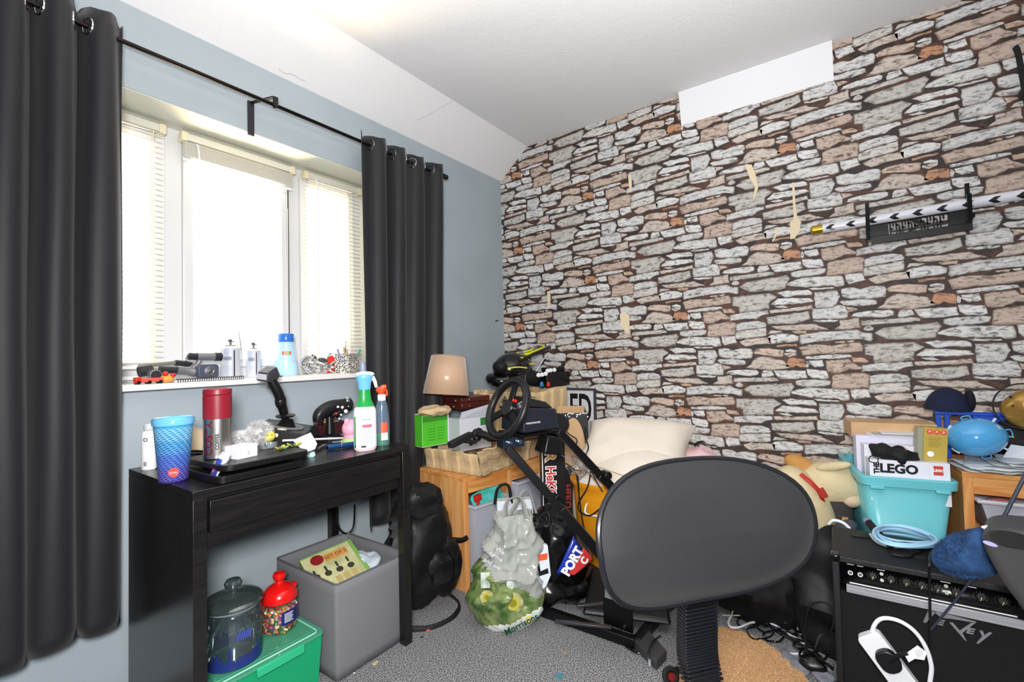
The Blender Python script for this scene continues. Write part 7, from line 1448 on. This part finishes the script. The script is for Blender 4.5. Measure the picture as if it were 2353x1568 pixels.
# pine box under the tub
TZ0 = .30
t = thing('pine_crate', 'low pine crate carrying the turquoise tub', 'crate', (-.47, -1.90, 0)); 
g = G(); g.box(0, .43, -.34, -.322, 0, TZ0-.019).box(0, .43, -.018, 0, 0, TZ0-.019).box(0, .43, -.34, 0, TZ0-.0185, TZ0).box(.41, .43, -.322, -.018, 0, TZ0-.019); g.obj('crate_body', PINEZ, t, bev=.002)
c = at(1962, 1200, 'x', -.38); g = G(); g.box(-.45, -.40, -1.955+.07, -1.905+.0, 0, .44); o = g.obj('pine_post', PINEZ, bev=.002); tag(o, 'upright pine board standing left of the turquoise tub', 'board')
TQ = mat('turquoise_plastic', '#6cc4cf', .35, sub=.05)
rz = .618; a, b, c3 = at(1976, 1094, 'z', rz), at(2211, 1111, 'z', rz), at(1956, 1040, 'z', rz)
ux = (b-a); wL = ux.length; ux.normalize(); vy = Vector((-ux.y, ux.x, 0)); 
if vy.dot(c3-a) < 0: vy = -vy
dL = .43; t = thing('storage_tub', 'large turquoise plastic storage tub full of game boxes', 'storage tub', (a.x, a.y, TZ0+.001), math.atan2(ux.y, ux.x)); hT = rz-TZ0-.001
sgn = 1
g = G(); k = .028
def ring(f, z): return [(f, f, z), (wL-f, f, z), (wL-f, dL-f, z), (f, dL-f, z)]
R0, R1_ = rr(.045, wL-.045, .045, dL-.045, .03, 5), rr(.014, wL-.014, .014, dL-.014, .035, 5)
n = len(R0); V = [(x, y, 0) for x, y in R0]+[(x, y, hT-.03) for x, y in R1_]; g.add(V, [tuple(reversed(range(n)))]+[(i, (i+1) % n, n+(i+1) % n, n+i) for i in range(n)]); g.obj('tub_body', TQ, t, solid=.003)
g = G(); Ro, Ri = rr(-.0, wL, 0, dL, .035, 5), rr(.018, wL-.018, .018, dL-.018, .03, 5); Rl = rr(.002, wL-.002, .002, dL-.002, .035, 5)
V = [(x, y, hT-.032) for x, y in Rl]+[(x, y, hT-.004) for x, y in Ro]+[(x, y, hT) for x, y in rr(.004, wL-.004, .004, dL-.004, .033, 5)]+[(x, y, hT) for x, y in Ri]+[(x, y, hT-.035) for x, y in Ri]
g.add(V, [(j*n+i, j*n+(i+1) % n, (j+1)*n+(i+1) % n, (j+1)*n+i) for j in range(4) for i in range(n)]); tr_ = g.obj('tub_rim', TQ, t)
for x in (.05, wL-.05):
    g = G(); g.box(x-.02, x+.02, -.004, .012, hT-.042, hT-.032); g.obj('rim_tab', TQ, tr_, bev=.002)
def inT(u, v, z): return a+ux*u+vy*v+Vector((0, 0, z-rz))
def tbx(name, lab, cat, u0, u1, v0, v1, z0, z1, m, grp=None, tilt=0):
    p = inT(u0, v0, rz); t = thing(name, lab, cat, (p.x, p.y, z0), math.atan2(ux.y, ux.x), grp); g = G(); s_ = 1 if ux.x*vy.y-ux.y*vy.x > 0 else -1
    g.box(0, u1-u0, 0, (v1-v0)*s_, 0, z1-z0); g.obj('carton', m, t, bev=.0012); return t, s_
CW = mat('carton_bright', '#e4e7f2', .4)
u0 = .035; u1 = wL-.022
t, s_ = tbx('game_box', 'white game box with large black THE LEGO lettering at the front of the tub', 'box', u0, u1, .022, .085, rz-.09, rz+.058, CW)
W3 = u1-u0; zc = .118
lettering('LEGO', .043, KTXT, t, frame((W3*.37, -.0008, zc), (1, 0, 0), y=(0, 0, 1)), bold=.0018, sx=1.0)
lettering('THE', .022, KTXT, t, frame((W3*.09, -.0008, zc), (0, 0, 1), y=(-1, 0, 0)), bold=.0012)
g = G(); g.box(W3*.80, W3*.915, -.0012, -.0002, zc-.012, zc+.020); g.obj('red_logo_square', mat('logo_red', '#cc4a44', .4), t)
lettering('LEGO', .0115, WTXT, t, frame((W3*.857, -.002, zc+.004), (1, 0, 0), y=(0, 0, 1)), bold=.0006, shear=.15)
t, s_ = tbx('game_box', 'white puzzle box with blue EX lettering behind the front box in the tub', 'box', u0, u1-.02, .095, .15, rz-.09, rz+.098, CW)
lettering('EX', .028, mat('ex_blue', '#5aa6e2', .5), t, frame((.055, -.0008, .168), (0, 0, 1), y=(-1, 0, 0)), bold=.0014)
g = G(); g.torus((.115, -.001, .168), .016, .0025, 24, 6, (0, 1, 0)); g.obj('red_ring_print', mat('ring_red', '#d99aa0', .5), t)
g = G(); g.cbox((.165, -.001, .165), (.03, .001, .03)); g.obj('green_print', mat('soft_green_print', '#d3e0b8', .5), t)
t, s_ = tbx('game_box', 'white box with a pale lilac edge behind the EX box', 'box', u0-.012, u1-.01, .16, .21, rz-.09, rz+.122, mat('carton_lilac', '#d9d8ea', .5))
for i in range(3):
    t, s_ = tbx('leaflet', ('lower', 'middle', 'upper')[i]+' of the white leaflets lying on the boxes under the brown carton', 'paper', u0+.03+.02*i, u1-.01*i, .15, .24, rz+.1225+.0045*i, rz+.1255+.0045*i, (PAPER, mat('leaflet_grey', '#b9b8b0', .6), PAPER)[i], 'leaflets under the brown carton')
t, s_ = tbx('brown_carton', 'long plain brown cardboard carton on top of the boxes in the tub', 'box', u0-.015, u1+.03, .22, .36, rz+.105, rz+.165, KRAFT)
pz = inT(.13, .165, rz+.02); 
f = crumple(.012, 14, 81)
cg = inT(.115, .062, rz+.075); f3 = crumple(.02, 22, 5); g = G(); g.ell((0, 0, 0), (.04, .065, .03), 40, 26, fn=lambda w, d: w+d*(f(w)+f3(w))+Vector((0, 0, .012*d.y))); o = g.obj('black_glove', mat('glove_black', '#111113', .75), loc=cg); tag(o, 'crumpled black fabric pouch lying on the LEGO lettered box', 'pouch')
cable('drawstring', 'black drawstring loop hanging over the front of the white lettered box', [inT(.07, .05, rz+.068), inT(.045, .03, rz+.07), inT(.032, .014, rz+.062), inT(.035, .010, rz+.052), inT(.055, .010, rz+.05), inT(.06, .02, rz+.065)], .0016, BC, cat='cord')
p0 = inT(wL-.085, .055, rz); t = thing('gold_box', 'yellow-gold carton with three red round stickers standing on the lettered box', 'box', (p0.x, p0.y, rz+.059), math.atan2(ux.y, ux.x)+R(-3))
t.rotation_euler = (R(0), R(3.5), math.atan2(ux.y, ux.x))
g = G(); g.box(0, .066, 0, .045, 0, .118); g.obj('carton', mat('gold_card', '#b8a24a', .45), t, bev=.001)
g = G(); g.box(-.016, -.0003, .001, .044, .0, .116); g.obj('clear_side', mat('grey_green_side', '#9c9c86', .3), t, bev=.001)
for k in range(3):
    g = G(); g.T = frame((.016+.019*k, -.0004, .104), (1, 0, 0), z=(0, -1, 0)); g.lathe([(0, .001), (.0085, .0008), (.009, 0)], 20, cap=False); rs_ = g.obj('red_sticker', mat('sticker_red', '#e4533f', .4), t)
    g = G(); g.T = frame((.016+.019*k, -.0016, .104), (1, 0, 0), z=(0, -1, 0)); g.cbox((0, 0, 0), (.008, .002, .0006), (0, 0, .6)); g.cbox((0, .003, 0), (.006, .0015, .0006), (0, 0, -.5)); g.obj('sticker_mark', WTXT, rs_)
g = G()
for k in range(6): g.box(.014, .05-.004*(k % 3), -.0012, -.0004, .082-.006*k, .0832-.006*k)
g.obj('fine_print', mat('dark_gold_print', '#8f7c30', .5), t)
g = G(); g.T = frame((.020, -.0004, .025), (1, 0, 0), z=(0, -1, 0)); g.lathe([(0, .001), (.0095, .0008), (.010, 0)], 20, cap=False); g.obj('white_seal', WTXT, t)
# papers on the right frame
FZ = fz+.001
for i in range(7):
    c = FP+fu*(.14+.03*rnd(-1, 1)+.02*i)+fv*(.09+.01*rnd(-1, 1)); g = G(); f = crumple(.004, 20, 90+i); w, d = .15, .085
    g.grid(lambda u, v: Vector(((u-.5)*2*w, (v-.5)*2*d, f(Vector((u*.3, v*.2, 0)))*1.2)), 16, 10)
    o = g.obj('paper_sheet', mat(('sheet_a', 'sheet_b', 'sheet_c')[i % 3], ('#c9d3da', '#b9c0bd', '#dfe4ea')[i % 3], .7), loc=(c.x, c.y, FZ+.003+.0058*i), rot=(0, 0, ang+rnd(-.25, .25)), solid=.0008); tag(o, ('lowest', 'second lowest', 'third', 'middle', 'fifth', 'second highest', 'topmost')[i]+' sheet in the loose pile of papers on the right pine frame', 'paper', 'loose papers on the right pine frame')
PT = FZ+.048
t = thing('folded_card', 'pale folded card standing on the papers at the right edge', 'card', at(2325, 1055, 'x', -.24)); 
g = G(); g.add([(-.0, .03, -.015), (-.01, -.05, -.015), (.0, -.045, .045), (.0, .0, .05), (.003, .03, -.015), (-.007, -.05, -.015), (.003, -.045, .045), (.003, .0, .05)], [(0, 1, 2, 3), (7, 6, 5, 4), (0, 4, 5, 1), (1, 5, 6, 2), (2, 6, 7, 3), (3, 7, 4, 0)]); g.obj('sheet', mat('pale_lilac_card', '#cfd3e0', .6), t, smooth=False)
# balloon-like ball
c = at(2243, 1005, 'x', -.27); t = thing('blue_ball', 'glossy light blue egg-shaped plastic dome with small loop handles on the papers', 'toy', c)
LB = mat('light_blue_gloss', '#4fa3dc', .12, coat=.6); t.rotation_euler = (R(-14), 0, 0)
g = G(); g.ell((0, 0, 0), (.075, .082, .066), 40, 26); g.obj('dome', LB, t)
for a, s_ in ((95, 1), (0, 1), (180, 1), (-85, 1)):
    d = Vector((0, -math.cos(R(a))*.082, math.sin(R(a))*.066)); tn = Vector((0, math.sin(R(a)), math.cos(R(a)))).normalized(); o_ = d.normalized()
    g = G(); g.tube([d*.97-tn*.012, d*.97-tn*.010+o_*.012, d*.97+tn*.010+o_*.012, d*.97+tn*.012], .0022, 6); g.obj('loop_handle', LB, t)
for a in (45, 140, -45, 215):
    d = Vector((0, -math.cos(R(a))*.082, math.sin(R(a))*.066)); g = G(); g.cbox(tuple(d*1.0), (.012, .026, .006), (R(a-90) if a in (45, -45) else R(90-a)*0+R(-(a-90)), 0, 0)); g.obj('white_clip', mat('clip_white_blue', '#c9dcec', .3), t, bev=.001)
# box behind: blue crate with cap
c = at(2165, 955, 'x', -.12); bz = FZ+.002
t = thing('blue_crate', 'bright blue plastic carrier behind the light blue dome', 'crate', (-.12, -2.28, bz)); h = .835-bz-.02
RB2 = mat('royal_blue_plastic', '#1c4fc4', .3)
for y in (.075, .05, -.03, -.16):
    g = G(); g.box(-.01, .01, y-.008, y+.008, 0, h); g.obj('upright', RB2, t, bev=.002)
g = G(); g.box(-.01, .01, -.17, .085, h, h+.014); g.obj('top_bar', RB2, t, bev=.002)
g = G(); g.box(-.008, .008, -.13, -.02, h-.05, h-.001); g.obj('blue_panel', RB2, t, bev=.002)
g = G(); g.box(-.012, .012, .02, .055, h+.0145, h+.018).box(-.012, .012, -.05, -.02, h+.0145, h+.019); g.obj('white_slip', PAPER, t)
c = at(2178, 942, 'x', -.12); t = thing('baseball_cap', 'navy blue baseball cap resting on the blue plastic carrier', 'cap', (c.x, c.y, bz+h+.019))
NVC = mat('navy_cap', '#151c3a', .9, bump=.1, bs=500)
g = G(); g.ell((0, 0, .0), (.07, .07, .085), 30, 20, fn=lambda w, d: Vector((w.x, w.y*(1-.05*max(0, w.z)/.07), max(w.z, 0)))); g.obj('crown', NVC, t)
g = G(); g.ell((-.005, -.062, .036), (.05, .016, .042), 24, 14); g.obj('rolled_brim', mat('cap_dark', '#0e1020', .9), t)
g = G(); g.tube([(-.058, .018, .0), (-.055, .02, .03), (-.03, .014, .062)], .0012, 5); g.obj('stitch_line', mat('stitch', '#5a6280', .8), t)
# black case, yellow strip, gold mask with hoop
t = thing('black_bag', 'black soft bag lying behind the light blue dome at the right edge', 'bag', (-.11, -2.46, FZ))
f = crumple(.012, 12, 95); g = G(); g.ell((0, 0, .085), (.08, .13, .085), 32, 20, fn=lambda w, d: Vector((w.x, w.y, max(w.z, -.083)))+d*f(w)); g.obj('bag', BLKM, t)
g = G(); p = at(2300, 1003, 'x', -.2)-Vector(t.location); g.bar(p, at(2330, 1005, 'x', -.2)-Vector(t.location), .004, .005); g.obj('yellow_strip', mat('strip_yellow', '#cdbf3a', .5), t)
c = at(2352, 942, 'x', -.24); t = thing('gold_mask', 'glossy gold moulded mask hanging partly out of the picture on the right', 'mask', c)
GD = mat('gold_plastic', '#a5813f', .25, .55); f = crumple(.008, 16, 99)
g = G(); g.ell((.0, -.03, 0), (.045, .085, .07), 36, 24, fn=lambda w, d: w+d*f(w)); g.obj('face', GD, t)
g = G(); g.ell((-.03, -.012, .01), (.02, .018, .022), 16, 10); g.obj('cheek', GD, t)
for (y, z) in ((.035, .045), (.03, .015)):
    g = G(); g.ell((-.028, y, z), .004, 10, 8); g.obj('rivet', DARKM, t)
g = G(); g.torus((-.0, .0, .012), .078, .0028, 40, 6, (1, .15, 0)); g.obj('wire_hoop', mat('hoop_dark', '#2c2522', .5), t)
g = G(); g.bar((-.0, -.03, -.07), (.0, -.03, c.z*0-(c.z-(FZ+.165))), .02, .02); g.obj('stem', GD, t)
# plush dog
t = thing('plush_dog', 'large cream plush dog with tan ear and red collar lying against the wall', 'soft toy', (-.27, -1.80, .0))
CP = mat('plush_cream', '#d2c29c', .95, bump=.4, bs=160, var=.06, vs=20); TP = mat('plush_tan', '#bf8c4c', .95, bump=.4, bs=160); o1 = Vector(t.location); q = lambda x, y, X=-.27: at(x, y, 'x', X)-o1
f = crumple(.008, 7, 63, False)
g = G(); g.ell(tuple(q(1907, 1112)), (.10, .115, .092), 36, 24, fn=lambda w, d: w+d*f(w)); g.obj('head', CP, t)
g = G(); g.ell(tuple(q(1952, 1145, -.30)), (.05, .045, .035), 22, 14); g.obj('muzzle', mat('plush_pinkish', '#d6bda2', .95, bump=.4, bs=160), t)
g = G(); g.ell(tuple(q(1855, 1078, -.28)), (.035, .085, .04), 24, 16, (R(28), 0, 0), fn=lambda w, d: w+d*f(w)); g.obj('ear', TP, t)
g = G(); g.ell(tuple(q(1915, 1072, -.34)), (.02, .06, .018), 20, 12, (R(-14), 0, 0)); g.obj('ear', CP, t)
g = G(); g.ell(tuple(q(1845, 1165, -.34)), (.12, .10, .17), 36, 24, (R(-22), 0, 0), fn=lambda w, d: w+d*f(w)); g.ell(tuple(q(1800, 1240, -.34)), (.13, .15, .20), 30, 20); g.obj('body', CP, t)
g = G(); P = [q(1840, 1090, -.40), q(1862, 1108, -.415), q(1882, 1130, -.41), q(1894, 1160, -.39)]; g.tube(P, .0085, 10, flat=.45); co_ = g.obj('collar', mat('collar_red', '#b8281e', .5), t)
g = G(); g.T = frame(q(1890, 1133, -.425), (0, -.5, -1), z=(-1, 0, 0)); g.box(-.018, .018, -.012, .012, -.004, .006); g.obj('collar_buckle', mat('collar_red_dark', '#a3261f', .4), co_, bev=.002)
# white shoe and small things behind the amplifier
c = at(1938, 1218, 'x', -.50); t = thing('shoe', 'dark trainer with white rubber sole tipped up behind the amplifier', 'shoe', c)
g = G(); g.ell((0, 0, 0), (.04, .05, .028), 24, 14, (R(-40), 0, 0)); g.obj('upper', mat('shoe_grey', '#3c424a', .8), t)
g = G(); g.tube([(-.02, .044, .018), (-.03, .028, .038), (-.034, 0, .036), (-.03, -.02, .018)], .005, 8, flat=.6); g.obj('sole', WHT, t)
g = G(); g.ell((0, 0, .17), (.14, .13, .24), 36, 22, fn=lambda w, d: Vector((w.x, w.y, max(w.z, -.165)))+d*crumple(.045, 8, 5)(w)); tag(g.obj('black_sack', mat('sack_black', '#0b0b0d', .6), loc=(-.50, -1.85, 0)), 'black sack on the floor between the plush dog and the amplifier', 'sack')
